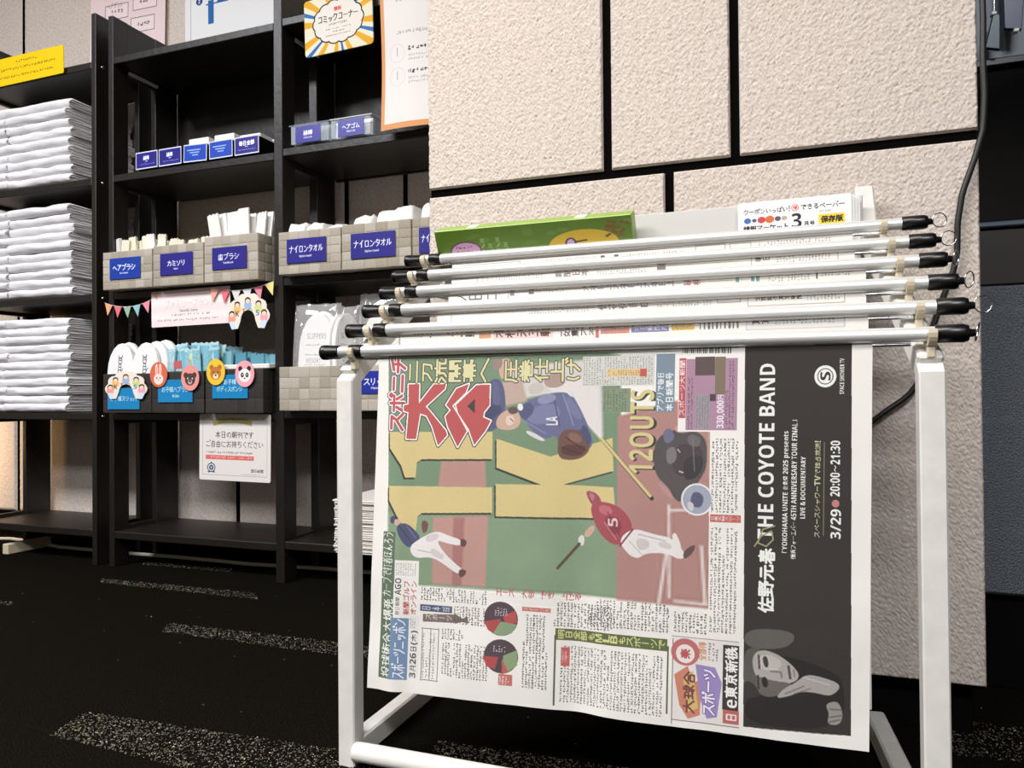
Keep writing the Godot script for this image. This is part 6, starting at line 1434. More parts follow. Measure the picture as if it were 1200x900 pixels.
	poly(im, [100.7, 170.9, 108.7, 185.0, 94.3, 187.5, 91.1, 173.2], Color(0.70, 0.33, 0.33), s)
	poly(im, [94.5, 168.0, 92.4, 187.5, 82.1, 181.7, 78.0, 169.5, 80.0, 159.1], Color(0.53, 0.62, 0.49), s)
	body(im, 100.6 * s, 160.4 * s, 9.8 * s, 18.5 * s, 2.4 * s, Color(0.79, 0.76, 0.76), false, 1.35)
	disc(im, 54.5, 169.2, 19.5, 20.4, Color(0.33, 0.28, 0.30), s)
	poly(im, [55.8, 172.2, 63.2, 188.3, 45.8, 188.8, 36.7, 176.9, 38.0, 170.7], Color(0.55, 0.63, 0.47), s)
	poly(im, [53.2, 147.4, 53.2, 166.1, 39.0, 162.4, 41.8, 151.9], Color(0.68, 0.31, 0.31), s)
	poly(im, [51.6, 170.3, 36.9, 178.9, 34.1, 170.8], Color(0.73, 0.37, 0.35), s)
	body(im, 59.3 * s, 159.6 * s, 7.8 * s, 18.5 * s, 2.4 * s, Color(0.79, 0.76, 0.76), false, 1.35)
	words(im, "エース 大谷 でき 上げる", 122.5 * s, 160.9 * s, 11.5 * s, 98.7 * s, Color(0.72, 0.35, 0.35), 1.3, true)
	rect(im, 108.8, 193.1, 4.8, 32.9, Color(0.76, 0.45, 0.41), s)
	words(im, "スポーツ大", 109.3 * s, 194.1 * s, 3.4 * s, 30.9 * s, Color(0.92, 0.87, 0.85), 1, true)
	rect(im, 21.8, 166.9, 12.7, 16.3, Color(0.76, 0.45, 0.41), s)
	body(im, 22.8 * s, 167.9 * s, 10.7 * s, 14.3 * s, 2.4 * s, Color(0.92, 0.85, 0.84), false, 1.35)
	body(im, 21.3 * s, 194.5 * s, 84.6 * s, 32.8 * s, 2.8 * s, Color(0.30, 0.29, 0.29), false, 1.35)
	body(im, 93.6 * s, 229.2 * s, 28.3 * s, 68.6 * s, 2.8 * s, Color(0.30, 0.29, 0.29), false, 1.35)
	body(im, 98.2 * s, 269.6 * s, 31.4 * s, 87.7 * s, 2.8 * s, Color(0.30, 0.29, 0.29), false, 1.35)
	body(im, 100.5 * s, 361.0 * s, 23.4 * s, 34.5 * s, 2.8 * s, Color(0.30, 0.29, 0.29), false, 1.35)
	rect(im, 4.6, 230.7, 79.2, 2.0, Color(0.33, 0.37, 0.26), s)
	rect(im, 78.6, 231.8, 13.0, 122.5, Color(0.37, 0.42, 0.27), s)
	rect(im, 12.8, 354.2, 71.8, 1.8, Color(0.33, 0.37, 0.26), s)
	words(im, "明日全部もMLBもスポーツで", 79.6 * s, 233.8 * s, 11.2 * s, 118.8 * s, Color(0.85, 0.83, 0.58), 1.3, true)
	body(im, 8.9 * s, 237.8 * s, 65.1 * s, 113.8 * s, 2.8 * s, Color(0.38, 0.37, 0.36), false, 1.35)
	rect(im, 49.7, 238.2, 20.9, 9.7, Color(0.76, 0.39, 0.38), s)
	words(im, "ナイター", 50.7 * s, 239.1 * s, 19.0 * s, 7.7 * s, Color(0.92, 0.87, 0.85), 1.2, true)
	rect(im, 7.0, 359.5, 89.5, 67.1, Color(0.89, 0.87, 0.85), s)
	rect(im, 95.8, 358.7, 0.7, 67.3, Color(0.51, 0.48, 0.46), s)
	rect(im, 7.0, 360.3, 0.9, 66.9, Color(0.51, 0.48, 0.46), s)
	rect(im, 2.5, 359.5, 90.7, 0.9, Color(0.51, 0.48, 0.46), s)
	disc(im, 80.1, 372.9, 14.4, 14.6, Color(0.73, 0.43, 0.42), s)
	disc(im, 78.3, 372.9, 9.9, 9.5, Color(0.90, 0.87, 0.85), s)
	words(im, "楽", 72.9 * s, 367.7 * s, 10.8 * s, 10.4 * s, Color(0.72, 0.35, 0.35), 1.6, false)
	words(im, "全部得", 72.9 * s, 385.8 * s, 19.7 * s, 8.5 * s, Color(0.79, 0.55, 0.38), 1.4, false)
	body(im, 73.3 * s, 396.0 * s, 20.5 * s, 13.5 * s, 2.8 * s, Color(0.47, 0.43, 0.42), false, 1.35)
	poly(im, [55.4, 362.0, 65.9, 375.7, 48.5, 381.2, 53.1, 389.7, 15.2, 388.6, 10.1, 376.7, 23.4, 367.8], Color(0.79, 0.51, 0.42), s)
	poly(im, [68.6, 383.4, 67.1, 403.0, 51.8, 410.0, 15.7, 405.5, 12.5, 395.4, 33.2, 388.3], Color(0.59, 0.53, 0.73), s)
	poly(im, [54.5, 370.7, 61.1, 381.0, 22.2, 386.8, 17.3, 376.6], Color(0.82, 0.71, 0.45), s)
	words(im, "大球合", 15.6 * s, 371.0 * s, 45.0 * s, 12.1 * s, Color(0.48, 0.28, 0.28), 1.6, false)
	words(im, "スポーツ", 16.3 * s, 389.9 * s, 48.2 * s, 13.5 * s, Color(0.42, 0.34, 0.56), 2.8, false)
	words(im, "スポーツ", 16.3 * s, 389.9 * s, 48.2 * s, 13.5 * s, Color(0.91, 0.89, 0.93), 1.6, false)
	rect(im, 24.5, 410.8, 67.3, 15.8, Color(0.24, 0.22, 0.22), s)
	words(im, "e東京新機", 26.3 * s, 412.4 * s, 63.8 * s, 12.5 * s, Color(0.93, 0.92, 0.90), 1.4, false)
	rect(im, 10.4, 411.4, 14.2, 15.7, Color(0.74, 0.41, 0.38), s)
	words(im, "日", 12.1 * s, 413.9 * s, 10.6 * s, 10.8 * s, Color(0.93, 0.88, 0.87), 1.4, false)
	poly(im, [401.5, 427.5, 402.0, 527.5, 13.5, 530.0, 9.3, 431.4], Color(0.21, 0.19, 0.18), s)
	words(im, "THE COYOTE BAND", 203.6 * s, 442.2 * s, 181.5 * s, 14.7 * s, Color(0.92, 0.92, 0.90), 1, false)
	words(im, "佐野元春", 128.4 * s, 443.2 * s, 66.5 * s, 15.4 * s, Color(0.92, 0.92, 0.90), 1.5, false)
	stroke(im, [196.0, 439.5, 206.9, 445.9, 212.6, 455.6, 204.0, 457.3, 196.6, 450.9, 199.7, 442.7, 214.0, 447.4, 218.0, 458.7], 1.4, Color(0.60, 0.60, 0.45), s)
	words(im, "「YOKOHAMA UNITE 音楽祭 2025 presents", 189.0 * s, 465.6 * s, 126.1 * s, 4.8 * s, Color(0.92, 0.92, 0.90), 1.1, false)
	words(im, "横浜フォーエバー 45TH ANNIVERSARY TOUR FINAL」", 185.1 * s, 473.5 * s, 143.0 * s, 5.2 * s, Color(0.92, 0.92, 0.90), 1.1, false)
	words(im, "LIVE & DOCUMENTARY", 226.2 * s, 482.3 * s, 63.0 * s, 4.3 * s, Color(0.92, 0.92, 0.90), 1.1, false)
	words(im, "スペースシャワーTVで独占放送!", 207.9 * s, 494.9 * s, 97.9 * s, 5.5 * s, Color(0.80, 0.80, 0.64), 1.0, false)
	rect(im, 209.9, 503.4, 94.2, 0.8, Color(0.54, 0.52, 0.42), s)
	words(im, "3/29", 207.1 * s, 510.0 * s, 30.7 * s, 9.2 * s, Color(0.92, 0.92, 0.90), 1, false)
	disc(im, 242.9, 514.4, 3.8, 3.4, Color(0.77, 0.49, 0.48), s)
	words(im, "20:00〜21:30", 249.7 * s, 509.4 * s, 56.3 * s, 8.5 * s, Color(0.92, 0.92, 0.90), 1, false)
	disc(im, 370.1, 503.9, 11.1, 10.1, Color(0.92, 0.92, 0.90), s)
	disc(im, 370.1, 503.9, 8.1, 7.4, Color(0.21, 0.19, 0.18), s)
	disc(im, 370.1, 503.9, 7.3, 6.6, Color(0.92, 0.92, 0.90), s)
	words(im, "S", 365.0 * s, 499.2 * s, 10.3 * s, 9.4 * s, Color(0.21, 0.19, 0.18), 1, false)
	words(im, "SPACE SHOWER TV", 352.0 * s, 517.1 * s, 35.8 * s, 3.8 * s, Color(0.92, 0.92, 0.90), 1, false)
	blob(im, [111.7, 431.6, 113.7, 481.5, 93.9, 473.8, 89.6, 431.1], Color(0.37, 0.36, 0.34), s)
	blob(im, [88.4, 453.9, 84.8, 485.7, 75.8, 512.9, 66.9, 524.3, 17.6, 523.3, 10.6, 433.8, 41.1, 431.7, 43.0, 454.5], Color(0.15, 0.14, 0.13), s)
	blob(im, [86.0, 430.3, 93.1, 439.2, 91.3, 448.2, 64.6, 444.5, 45.8, 448.8, 40.2, 438.3, 47.2, 430.8], Color(0.34, 0.33, 0.32), s)
	blob(im, [57.9, 431.5, 55.5, 441.4, 44.0, 448.0, 39.1, 436.7, 43.7, 430.9], Color(0.22, 0.20, 0.20), s)
	blob(im, [85.1, 439.3, 91.4, 449.0, 87.7, 463.5, 79.4, 475.6, 69.9, 483.5, 62.7, 481.3, 58.2, 471.9, 56.7, 459.1, 57.8, 446.2, 69.3, 439.5], Color(0.66, 0.64, 0.62), s)
	blob(im, [83.9, 444.2, 87.0, 457.1, 79.5, 468.4, 72.0, 463.7, 69.0, 452.5, 73.4, 444.4], Color(0.73, 0.71, 0.69), s)
	blob(im, [64.3, 441.2, 60.0, 457.5, 60.3, 475.0, 55.5, 478.2, 47.2, 467.2, 42.2, 454.5, 46.2, 444.7], Color(0.40, 0.38, 0.36), s)
	blob(im, [83.5, 448.3, 84.8, 453.1, 73.7, 454.9, 72.3, 450.9], Color(0.25, 0.24, 0.22), s)
	blob(im, [62.4, 447.8, 63.8, 452.6, 53.6, 455.1, 52.1, 449.5], Color(0.17, 0.15, 0.15), s)
	stroke(im, [84.9, 445.0, 70.9, 446.0], 1.6, Color(0.25, 0.23, 0.22), s)
	stroke(im, [63.8, 444.5, 50.7, 445.5], 1.6, Color(0.20, 0.19, 0.18), s)
	stroke(im, [69.5, 456.6, 69.7, 466.2, 64.6, 467.0], 1.8, Color(0.48, 0.46, 0.44), s)
	stroke(im, [72.0, 455.7, 72.0, 463.7], 1.2, Color(0.78, 0.76, 0.74), s)
	stroke(im, [76.5, 473.2, 64.6, 474.9], 2.2, Color(0.32, 0.27, 0.26), s)
	stroke(im, [73.6, 478.0, 66.8, 478.9], 1.2, Color(0.50, 0.47, 0.45), s)
	blob(im, [42.1, 460.9, 53.5, 468.7, 60.8, 479.7, 70.5, 489.0, 69.5, 503.0, 63.3, 522.9, 50.1, 512.4, 52.7, 498.5, 52.9, 486.1, 46.2, 473.6], Color(0.65, 0.63, 0.61), s)
	stroke(im, [48.5, 470.4, 58.3, 487.6], 1.2, Color(0.46, 0.43, 0.42), s)
	stroke(im, [49.4, 478.3, 56.5, 493.8], 1.0, Color(0.46, 0.43, 0.42), s)
	stroke(im, [66.9, 487.5, 61.9, 510.7], 1.2, Color(0.76, 0.74, 0.72), s)
	blob(im, [42.6, 506.3, 47.5, 518.5, 34.5, 523.1, 22.3, 520.2, 22.3, 508.0, 32.9, 511.0], Color(0.58, 0.57, 0.54), s)
	stroke(im, [38.0, 510.9, 37.7, 521.6], 1.0, Color(0.36, 0.33, 0.32), s)
	stroke(im, [29.5, 511.0, 32.6, 521.6], 1.0, Color(0.36, 0.33, 0.32), s)
	stroke(im, [24.2, 509.5, 28.2, 520.1], 1.0, Color(0.36, 0.33, 0.32), s)
	mottle(im, 9.8 * s, 432.3 * s, 106.2 * s, 90.5 * s, 7000, 2.4, 0.10)
	soften(im, 9.8 * s, 432.3 * s, 106.2 * s, 90.5 * s, 3)
	return im

# folded heads of the papers hung behind, millimetres of the upright page
func rear_page(n: int) -> Image:
	var s := 2.5
	var im := canvas(1015, 1365, Color(0.92, 0.908, 0.88))
	body(im, 20 * s, 20 * s, 320 * s, 506 * s, 3.2 * s, Color(0.5, 0.48, 0.47), false)
	if n == 1:
		words(im, "ミラノ五輪", 394.9 * s, 17.5 * s, 19.2 * s, 88.8 * s, Color(0.33, 0.30, 0.29), 1.2, true)
		rect(im, 393.1, 109.7, 18.8, 15.9, Color(0.83, 0.62, 0.45), s)
		rect(im, 391.4, 127.9, 17.4, 76.7, Color(0.89, 0.79, 0.77), s)
		words(im, "木村天五輪", 392.5 * s, 127.9 * s, 17.4 * s, 74.5 * s, Color(0.38, 0.24, 0.24), 1.2, true)
		words(im, "上始動大本", 391.2 * s, 206.7 * s, 18.0 * s, 50.0 * s, Color(0.34, 0.27, 0.27), 1.2, true)
		rect(im, 389.3, 256.7, 20.8, 4.1, Color(0.76, 0.45, 0.41), s)
		rect(im, 393.5, 262.9, 13.7, 34.1, Color(0.83, 0.56, 0.50), s)
		body(im, 393.5 * s, 263.9 * s, 12.8 * s, 32.1 * s, 2.8 * s, Color(0.5, 0.48, 0.47), false)
		rect(im, 394.0, 298.9, 13.5, 42.7, Color(0.52, 0.50, 0.66), s)
		words(im, "本日新聞版", 395.0 * s, 300.9 * s, 11.6 * s, 38.8 * s, Color(0.84, 0.83, 0.88), 1.2, true)
		rect(im, 394.6, 344.5, 13.3, 25.4, Color(0.86, 0.71, 0.39), s)
		body(im, 395.5 * s, 345.5 * s, 11.4 * s, 23.6 * s, 2.8 * s, Color(0.5, 0.48, 0.47), false)
		rect(im, 394.9, 375.6, 15.0, 1.3, Color(0.45, 0.43, 0.42), s)
		rect(im, 394.9, 380.0, 15.0, 1.7, Color(0.45, 0.43, 0.42), s)
		rect(im, 394.9, 384.3, 15.0, 2.2, Color(0.45, 0.43, 0.42), s)
		rect(im, 394.9, 388.7, 15.0, 1.5, Color(0.45, 0.43, 0.42), s)
		rect(im, 394.9, 393.1, 15.0, 2.0, Color(0.45, 0.43, 0.42), s)
		rect(im, 394.9, 397.5, 15.0, 1.3, Color(0.45, 0.43, 0.42), s)
		rect(im, 394.9, 401.8, 15.0, 1.7, Color(0.45, 0.43, 0.42), s)
		rect(im, 394.9, 406.2, 15.0, 2.2, Color(0.45, 0.43, 0.42), s)
		rect(im, 394.9, 410.6, 15.0, 1.5, Color(0.45, 0.43, 0.42), s)
		rect(im, 394.9, 415.0, 15.0, 2.0, Color(0.45, 0.43, 0.42), s)
		rect(im, 392.0, 424.7, 19.9, 99.0, Color(0.75, 0.74, 0.73), s)
		rect(im, 392.9, 425.6, 18.1, 97.3, Color(0.88, 0.87, 0.85), s)
		words(im, "東京", 397.0 * s, 430.1 * s, 12.9 * s, 19.4 * s, Color(0.40, 0.39, 0.39), 1.2, true)
		body(im, 397.0 * s, 454.6 * s, 10.8 * s, 60.9 * s, 2.8 * s, Color(0.5, 0.48, 0.47), false)
	if n == 2:
		rect(im, 388.9, -17.1, 15.7, 39.7, Color(0.6, 0.58, 0.57), s)
		rect(im, 389.7, -16.3, 14.1, 38.1, Color(0.92, 0.91, 0.885), s)
		words(im, "横浜放送音楽祭", 401.0 * s, 42.2 * s, 10.9 * s, 83.9 * s, Color(0.47, 0.45, 0.45), 1.2, true)
		body(im, 394.9 * s, 135.8 * s, 14.8 * s, 82.3 * s, 2.8 * s, Color(0.5, 0.48, 0.47), false)
		words(im, "保存得自由", 395.4 * s, 229.5 * s, 14.4 * s, 66.4 * s, Color(0.42, 0.41, 0.40), 1.2, true)
		body(im, 395.9 * s, 306.7 * s, 12.0 * s, 67.9 * s, 2.8 * s, Color(0.5, 0.48, 0.47), false)
		rect(im, 397.4, 379.8, 11.7, 28.1, Color(0.6, 0.58, 0.57), s)
		rect(im, 398.2, 380.6, 10.1, 26.5, Color(0.92, 0.91, 0.885), s)
		rect(im, 391.9, 415.8, 15.2, 108.0, Color(0.6, 0.58, 0.57), s)
		rect(im, 392.7, 416.6, 13.6, 106.4, Color(0.92, 0.91, 0.885), s)
		words(im, "全部読売東京新聞", 397.6 * s, 423.7 * s, 8.6 * s, 53.9 * s, Color(0.37, 0.36, 0.35), 1.2, true)
		body(im, 396.1 * s, 482.3 * s, 9.4 * s, 37.0 * s, 2.8 * s, Color(0.5, 0.48, 0.47), false)
	if n == 3:
		rect(im, 388.6, -2.9, 16.2, 94.6, Color(0.6, 0.58, 0.57), s)
		rect(im, 389.4, -2.1, 14.6, 93.0, Color(0.92, 0.91, 0.885), s)
		words(im, "ノ日二", 390.0 * s, 5.2 * s, 12.8 * s, 72.4 * s, Color(0.33, 0.32, 0.31), 1.2, true)
		rect(im, 395.3, 94.4, 9.1, 6.3, Color(0.52, 0.49, 0.63), s)
		rect(im, 396.1, 122.1, 7.9, 7.5, Color(0.46, 0.38, 0.41), s)
		body(im, 396.7 * s, 132.1 * s, 8.9 * s, 51.2 * s, 2.8 * s, Color(0.5, 0.48, 0.47), false)
		words(im, "大本日上大本日上大本日上", 395.6 * s, 197.7 * s, 10.8 * s, 122.9 * s, Color(0.52, 0.49, 0.60), 1.2, true)
		words(im, "綿棒", 395.3 * s, 331.5 * s, 10.5 * s, 23.6 * s, Color(0.68, 0.42, 0.42), 1.2, true)
		rect(im, 396.3, 397.0, 12.3, 4.1, Color(0.49, 0.61, 0.60), s)
		rect(im, 396.3, 415.5, 12.2, 4.1, Color(0.49, 0.61, 0.60), s)
		rect(im, 396.0, 421.6, 12.2, 4.0, Color(0.49, 0.61, 0.60), s)
		body(im, 394.8 * s, 435.7 * s, 14.1 * s, 49.2 * s, 2.8 * s, Color(0.5, 0.48, 0.47), false)
		rect(im, 395.0, 490.7, 13.9, 1.9, Color(0.40, 0.38, 0.38), s)
		body(im, 397.6 * s, 496.5 * s, 9.8 * s, 35.9 * s, 2.8 * s, Color(0.5, 0.48, 0.47), false)
	if n == 4:
		rect(im, 390.5, -6.3, 12.2, 48.2, Color(0.6, 0.58, 0.57), s)
		rect(im, 391.3, -5.5, 10.6, 46.6, Color(0.92, 0.91, 0.885), s)
		body(im, 390.7 * s, 48.7 * s, 11.9 * s, 98.2 * s, 2.8 * s, Color(0.5, 0.48, 0.47), false)
		words(im, "新聞日本", 392.7 * s, 159.6 * s, 11.6 * s, 49.5 * s, Color(0.51, 0.49, 0.48), 1.2, true)
		body(im, 392.9 * s, 221.3 * s, 11.3 * s, 70.8 * s, 2.8 * s, Color(0.5, 0.48, 0.47), false)
		rect(im, 394.2, 303.6, 11.1, 11.4, Color(0.51, 0.49, 0.48), s)
		rect(im, 392.0, 424.2, 12.6, 103.2, Color(0.6, 0.58, 0.57), s)
		rect(im, 392.8, 425.0, 11.0, 101.6, Color(0.92, 0.91, 0.885), s)
		words(im, "明日", 396.7 * s, 428.4 * s, 8.5 * s, 18.7 * s, Color(0.40, 0.38, 0.38), 1.2, true)
		body(im, 394.3 * s, 455.4 * s, 11.5 * s, 65.2 * s, 2.8 * s, Color(0.5, 0.48, 0.47), false)
	if n == 5:
		rect(im, 386.9, 20.3, 10.1, 87.4, Color(0.6, 0.58, 0.57), s)
		rect(im, 387.7, 21.1, 8.5, 85.8, Color(0.92, 0.91, 0.885), s)
		body(im, 388.7 * s, 146.5 * s, 9.7 * s, 74.7 * s, 2.8 * s, Color(0.5, 0.48, 0.47), false)
		rect(im, 391.6, 226.1, 4.8, 6.0, Color(0.40, 0.38, 0.38), s)
		rect(im, 391.5, 245.3, 4.7, 6.0, Color(0.40, 0.38, 0.38), s)
		body(im, 387.7 * s, 263.2 * s, 9.3 * s, 74.8 * s, 2.8 * s, Color(0.5, 0.48, 0.47), false)
		rect(im, 389.3, 354.9, 11.4, 38.3, Color(0.6, 0.58, 0.57), s)
		rect(im, 390.1, 355.7, 9.8, 36.7, Color(0.92, 0.91, 0.885), s)
		rect(im, 388.8, 398.6, 11.2, 26.7, Color(0.6, 0.58, 0.57), s)
		rect(im, 389.6, 399.4, 9.6, 25.1, Color(0.92, 0.91, 0.885), s)
		body(im, 388.4 * s, 430.6 * s, 13.1 * s, 91.6 * s, 2.8 * s, Color(0.5, 0.48, 0.47), false)
	return im

# ---------------------------------------------------------------- newspaper rack
const ROD_Z := [-0.7977, -0.8421, -0.8836, -0.9304, -0.9731, -1.0156]
const ROD_Y := [0.5083, 0.5382, 0.5682, 0.5989, 0.6284, 0.6587]
const ROD_DX := [-0.0055, 0.0035, 0.0035, 0.0025, -0.001, -0.002]

func beam(a: Vector3, b: Vector3, w: float, h: float, bev := 0.0025) -> Array:
	# rectangular tube from a to b: [mesh, transform]; w sideways, h upwards
	var d := b - a
	var z := d.normalized()
	var x := Vector3.UP.cross(z).normalized()
	if x.length() < 0.5: x = Vector3.RIGHT
	var y := z.cross(x)
	return [rbox(Vector3(w, h, d.length()), bev), Transform3D(Basis(x, y, z), (a + b) / 2)]

func _rack():
	var r := thing("newspaper_rack", "white painted metal newspaper rack with six rods in front of the pillar", "rack")
	var slope: float = (ROD_Y[5] - ROD_Y[0]) / (ROD_Z[5] - ROD_Z[0])
	for s in [-1, 1]:
		var xf := -0.507 if s < 0 else 0.1325      # front post centre
		var xb := -0.500 if s < 0 else 0.1065      # rear end of arm
		# post and arm are one bent square tube: front post with a mitred top, sloping arm
		var pd := 0.0235
		part(r, "post", post_mesh(0.0228, 0.474, pd, slope), M.white_paint, Vector3(xf, 0.0, -0.788))
		var a := Vector3(xf, 0.4775, -0.8005)
		var e := Vector3(xb, 0.4775 + (-1.066 + 0.8005) * slope, -1.066)
		var bm := beam(a, e, 0.0228, 0.024)
		var arm := part(r, "arm", bm[0], M.white_paint)
		arm.transform = bm[1]
		if s > 0:
			bm = beam(Vector3(xb + 0.001, 0.640, -1.050), Vector3(xb - 0.002, 0.724, -1.084), 0.0228, 0.012)
			part(r, "end_stop", bm[0], M.white_paint).transform = bm[1]
		bm = beam(Vector3(xf, 0.0155, -0.80), Vector3(xb + 0.004 * s, 0.0155, -1.095), 0.0228, 0.028)
		part(r, "base_rail", bm[0], M.white_paint).transform = bm[1]
		part(r, "rubber_foot", rbox(Vector3(0.02, 0.004, 0.02), 0.001), M.cap, Vector3(xf, 0.0015, -0.80))
		for i in 6:
			var hx := lerpf(-0.497, -0.507, i / 5.0) if s < 0 else lerpf(0.1325, 0.119, i / 5.0)
			var hook := part(r, "peg", peg_mesh(), M.peg, Vector3(hx, ROD_Y[i], ROD_Z[i]))
			hook.rotation_degrees.y = 4.0 * s
	part(r, "front_bar", tube([Vector3(-0.496, 0.0185, -0.792), Vector3(0.122, 0.0185, -0.792)], 0.0115, 18), M.white_paint)
	part(r, "back_bar", tube([Vector3(-0.492, 0.0185, -1.075), Vector3(0.098, 0.0185, -1.075)], 0.0095, 14), M.white_paint)
	part(r, "back_plate", rbox(Vector3(0.592, 0.105, 0.006), 0.001), plain(Color(0.80, 0.795, 0.775), 0.45), Vector3(-0.196, 0.654, -1.052))
	part(r, "tray", rbox(Vector3(0.592, 0.006, 0.030), 0.001), plain(Color(0.80, 0.795, 0.775), 0.45), Vector3(-0.196, 0.604, -1.036))
	# rods and the papers they hold
	var head := front_page()
	for i in 6:
		var order: String = ["frontmost", "second", "third", "fourth", "fifth", "rearmost"][i]
		var o := thing("newspaper_rod", "%s silver newspaper rod with black end caps on the rack" % order, "newspaper rod", Vector3(-0.1836 + ROD_DX[i], ROD_Y[i], ROD_Z[i]), "silver newspaper rods")
		var h := 0.3551
		part(o, "tube", lathe_x([[-h + 0.01, 0.0], [-h + 0.01, 0.0072], [h - 0.01, 0.0072], [h - 0.01, 0.0]], 22), M.alu)
		part(o, "end_cap", lathe_x([[-h, 0.0], [-h, 0.0082], [-h + 0.0012, 0.0092], [-h + 0.008, 0.0094], [-h + 0.0085, 0.0088], [-h + 0.025, 0.0086], [-h + 0.026, 0.0072]], 22), M.cap)
		var cap := part(o, "end_cap", lathe_x([[h - 0.030, 0.0072], [h - 0.029, 0.0086], [h - 0.006, 0.0088], [h - 0.002, 0.0075], [h - 0.001, 0.004], [h + 0.004, 0.0035], [h + 0.004, 0.0]], 22), M.cap)
		part(o, "clamp_sleeve", lathe_x([[-h + 0.041, 0.0072], [-h + 0.041, 0.0086], [-h + 0.058, 0.0086], [-h + 0.059, 0.0072]], 22), M.cap)
		part(o, "clamp_wire", tube([Vector3(-h + 0.045, -0.0092, 0.0), Vector3(h - 0.05, -0.0095, -0.001)], 0.0018, 8), M.chrome)
		# wire ring on the end, hanging at its own angle
		var ring := []
		var tilt: float = [1.3, 0.25, 0.9, 1.1, 0.2, 0.35][i]
		for k in 17:
			var t := TAU * k / 16.0
			var p := Vector3(cos(t) * 0.0085, sin(t) * 0.0085, 0)
			ring.append(Vector3(h + 0.003 + 0.0085 * cos(tilt), 0.001, 0) + p.rotated(Vector3.UP, tilt).rotated(Vector3.FORWARD, 0.2))
		part(cap, "wire_ring", tube(ring, 0.0007, 6, false), M.chrome)
		var im: Image = head if i == 0 else rear_page(i)
		var x0: float = [-0.462, -0.457, -0.425, -0.43, -0.445, -0.463][i]
		var x1: float = [0.083, 0.084, 0.086, 0.091, 0.083, 0.085][i]
		var pm := printed(im, 0.85)
		var corners := [Vector2(x0, ROD_Y[i] - 0.003), Vector2(x1, ROD_Y[i] - 0.003), Vector2(x0 - 0.006, ROD_Y[i] - 0.409), Vector2(x1 - 0.002, ROD_Y[i] - 0.409)]
		if i == 0: corners = [Vector2(-0.462, 0.505), Vector2(0.083, 0.505), Vector2(-0.481, 0.097), Vector2(0.075, 0.105)]
		solo("newspaper", ["colour sports newspaper on the frontmost rod with yellow 11K headline and black concert advertisement", "newspaper on the second rod showing a coloured headline strip", "newspaper on the third rod, only a strip of print showing", "newspaper on the fourth rod with a boxed title strip", "newspaper on the fifth rod, only a narrow strip showing", "newspaper on the rearmost rod below the green box"][i], "newspaper", hung_sheet(corners, ROD_Z[i], 0.0022, i), pm, Vector3.ZERO, Vector3.ZERO, "newspapers on the rack")

func post_mesh(w: float, h: float, d: float, slope: float) -> ArrayMesh:
	# square tube from the floor, front face at z = 0, top cut to the slope of the arm
	var up := -slope * d
	var prof := PackedVector2Array([Vector2(0, 0), Vector2(0, h - 0.0015), Vector2(-0.0015, h + up * 0.06), Vector2(-d, h + up), Vector2(-d, 0)])
	var st := SurfaceTool.new()
	st.begin(Mesh.PRIMITIVE_TRIANGLES)
	st.set_smooth_group(-1)
	var b := 0.0016
	var n := prof.size()
	var c := Vector2(-d / 2, h / 2)
	var rings := []
	for k in 4:
		var ring := []
		var x: float = [-w / 2, -w / 2 + b, w / 2 - b, w / 2][k]
		for p in prof:
			var q := p
			if k == 0 or k == 3:
				q += Vector2(signf(c.x - p.x), signf(c.y - p.y)) * b
			ring.append(Vector3(x, q.y, q.x))
		rings.append(ring)
	for k in 3:
		for i in n:
			var j := (i + 1) % n
			quad(st, rings[k][i], rings[k][j], rings[k + 1][j], rings[k + 1][i])
	for k in range(1, n - 1):
		tri(st, rings[0][0], rings[0][k + 1], rings[0][k])
		tri(st, rings[3][0], rings[3][k], rings[3][k + 1])
	st.generate_normals()
	return st.commit()

func peg_mesh() -> ArrayMesh:
	# moulded hook that cradles the rod from the front: a J in section, rod at the origin
	var o := PackedVector2Array()
	for k in 12:
		var a := deg_to_rad(20.0 - 200.0 * k / 11.0)
		o.append(Vector2(cos(a) * 0.0128, sin(a) * 0.0128))
	for k in 12:
		var a := deg_to_rad(-180.0 + 200.0 * k / 11.0)
		o.append(Vector2(cos(a) * 0.0088, sin(a) * 0.0088))
	# o is (z, y): extrude along x
	var m := slab(o, 0.0072, 0.0)
	var st := SurfaceTool.new()
	st.begin(Mesh.PRIMITIVE_TRIANGLES)
	st.append_from(m, 0, Transform3D(Basis(Vector3(0, 0, 1), Vector3.UP, Vector3(-1, 0, 0)), Vector3.ZERO))
	# foot that joins it to the arm
	st.append_from(rbox(Vector3(0.0072, 0.012, 0.010), 0.001), 0, Transform3D(Basis(), Vector3(0, -0.0165, 0.0)))
	return st.commit()

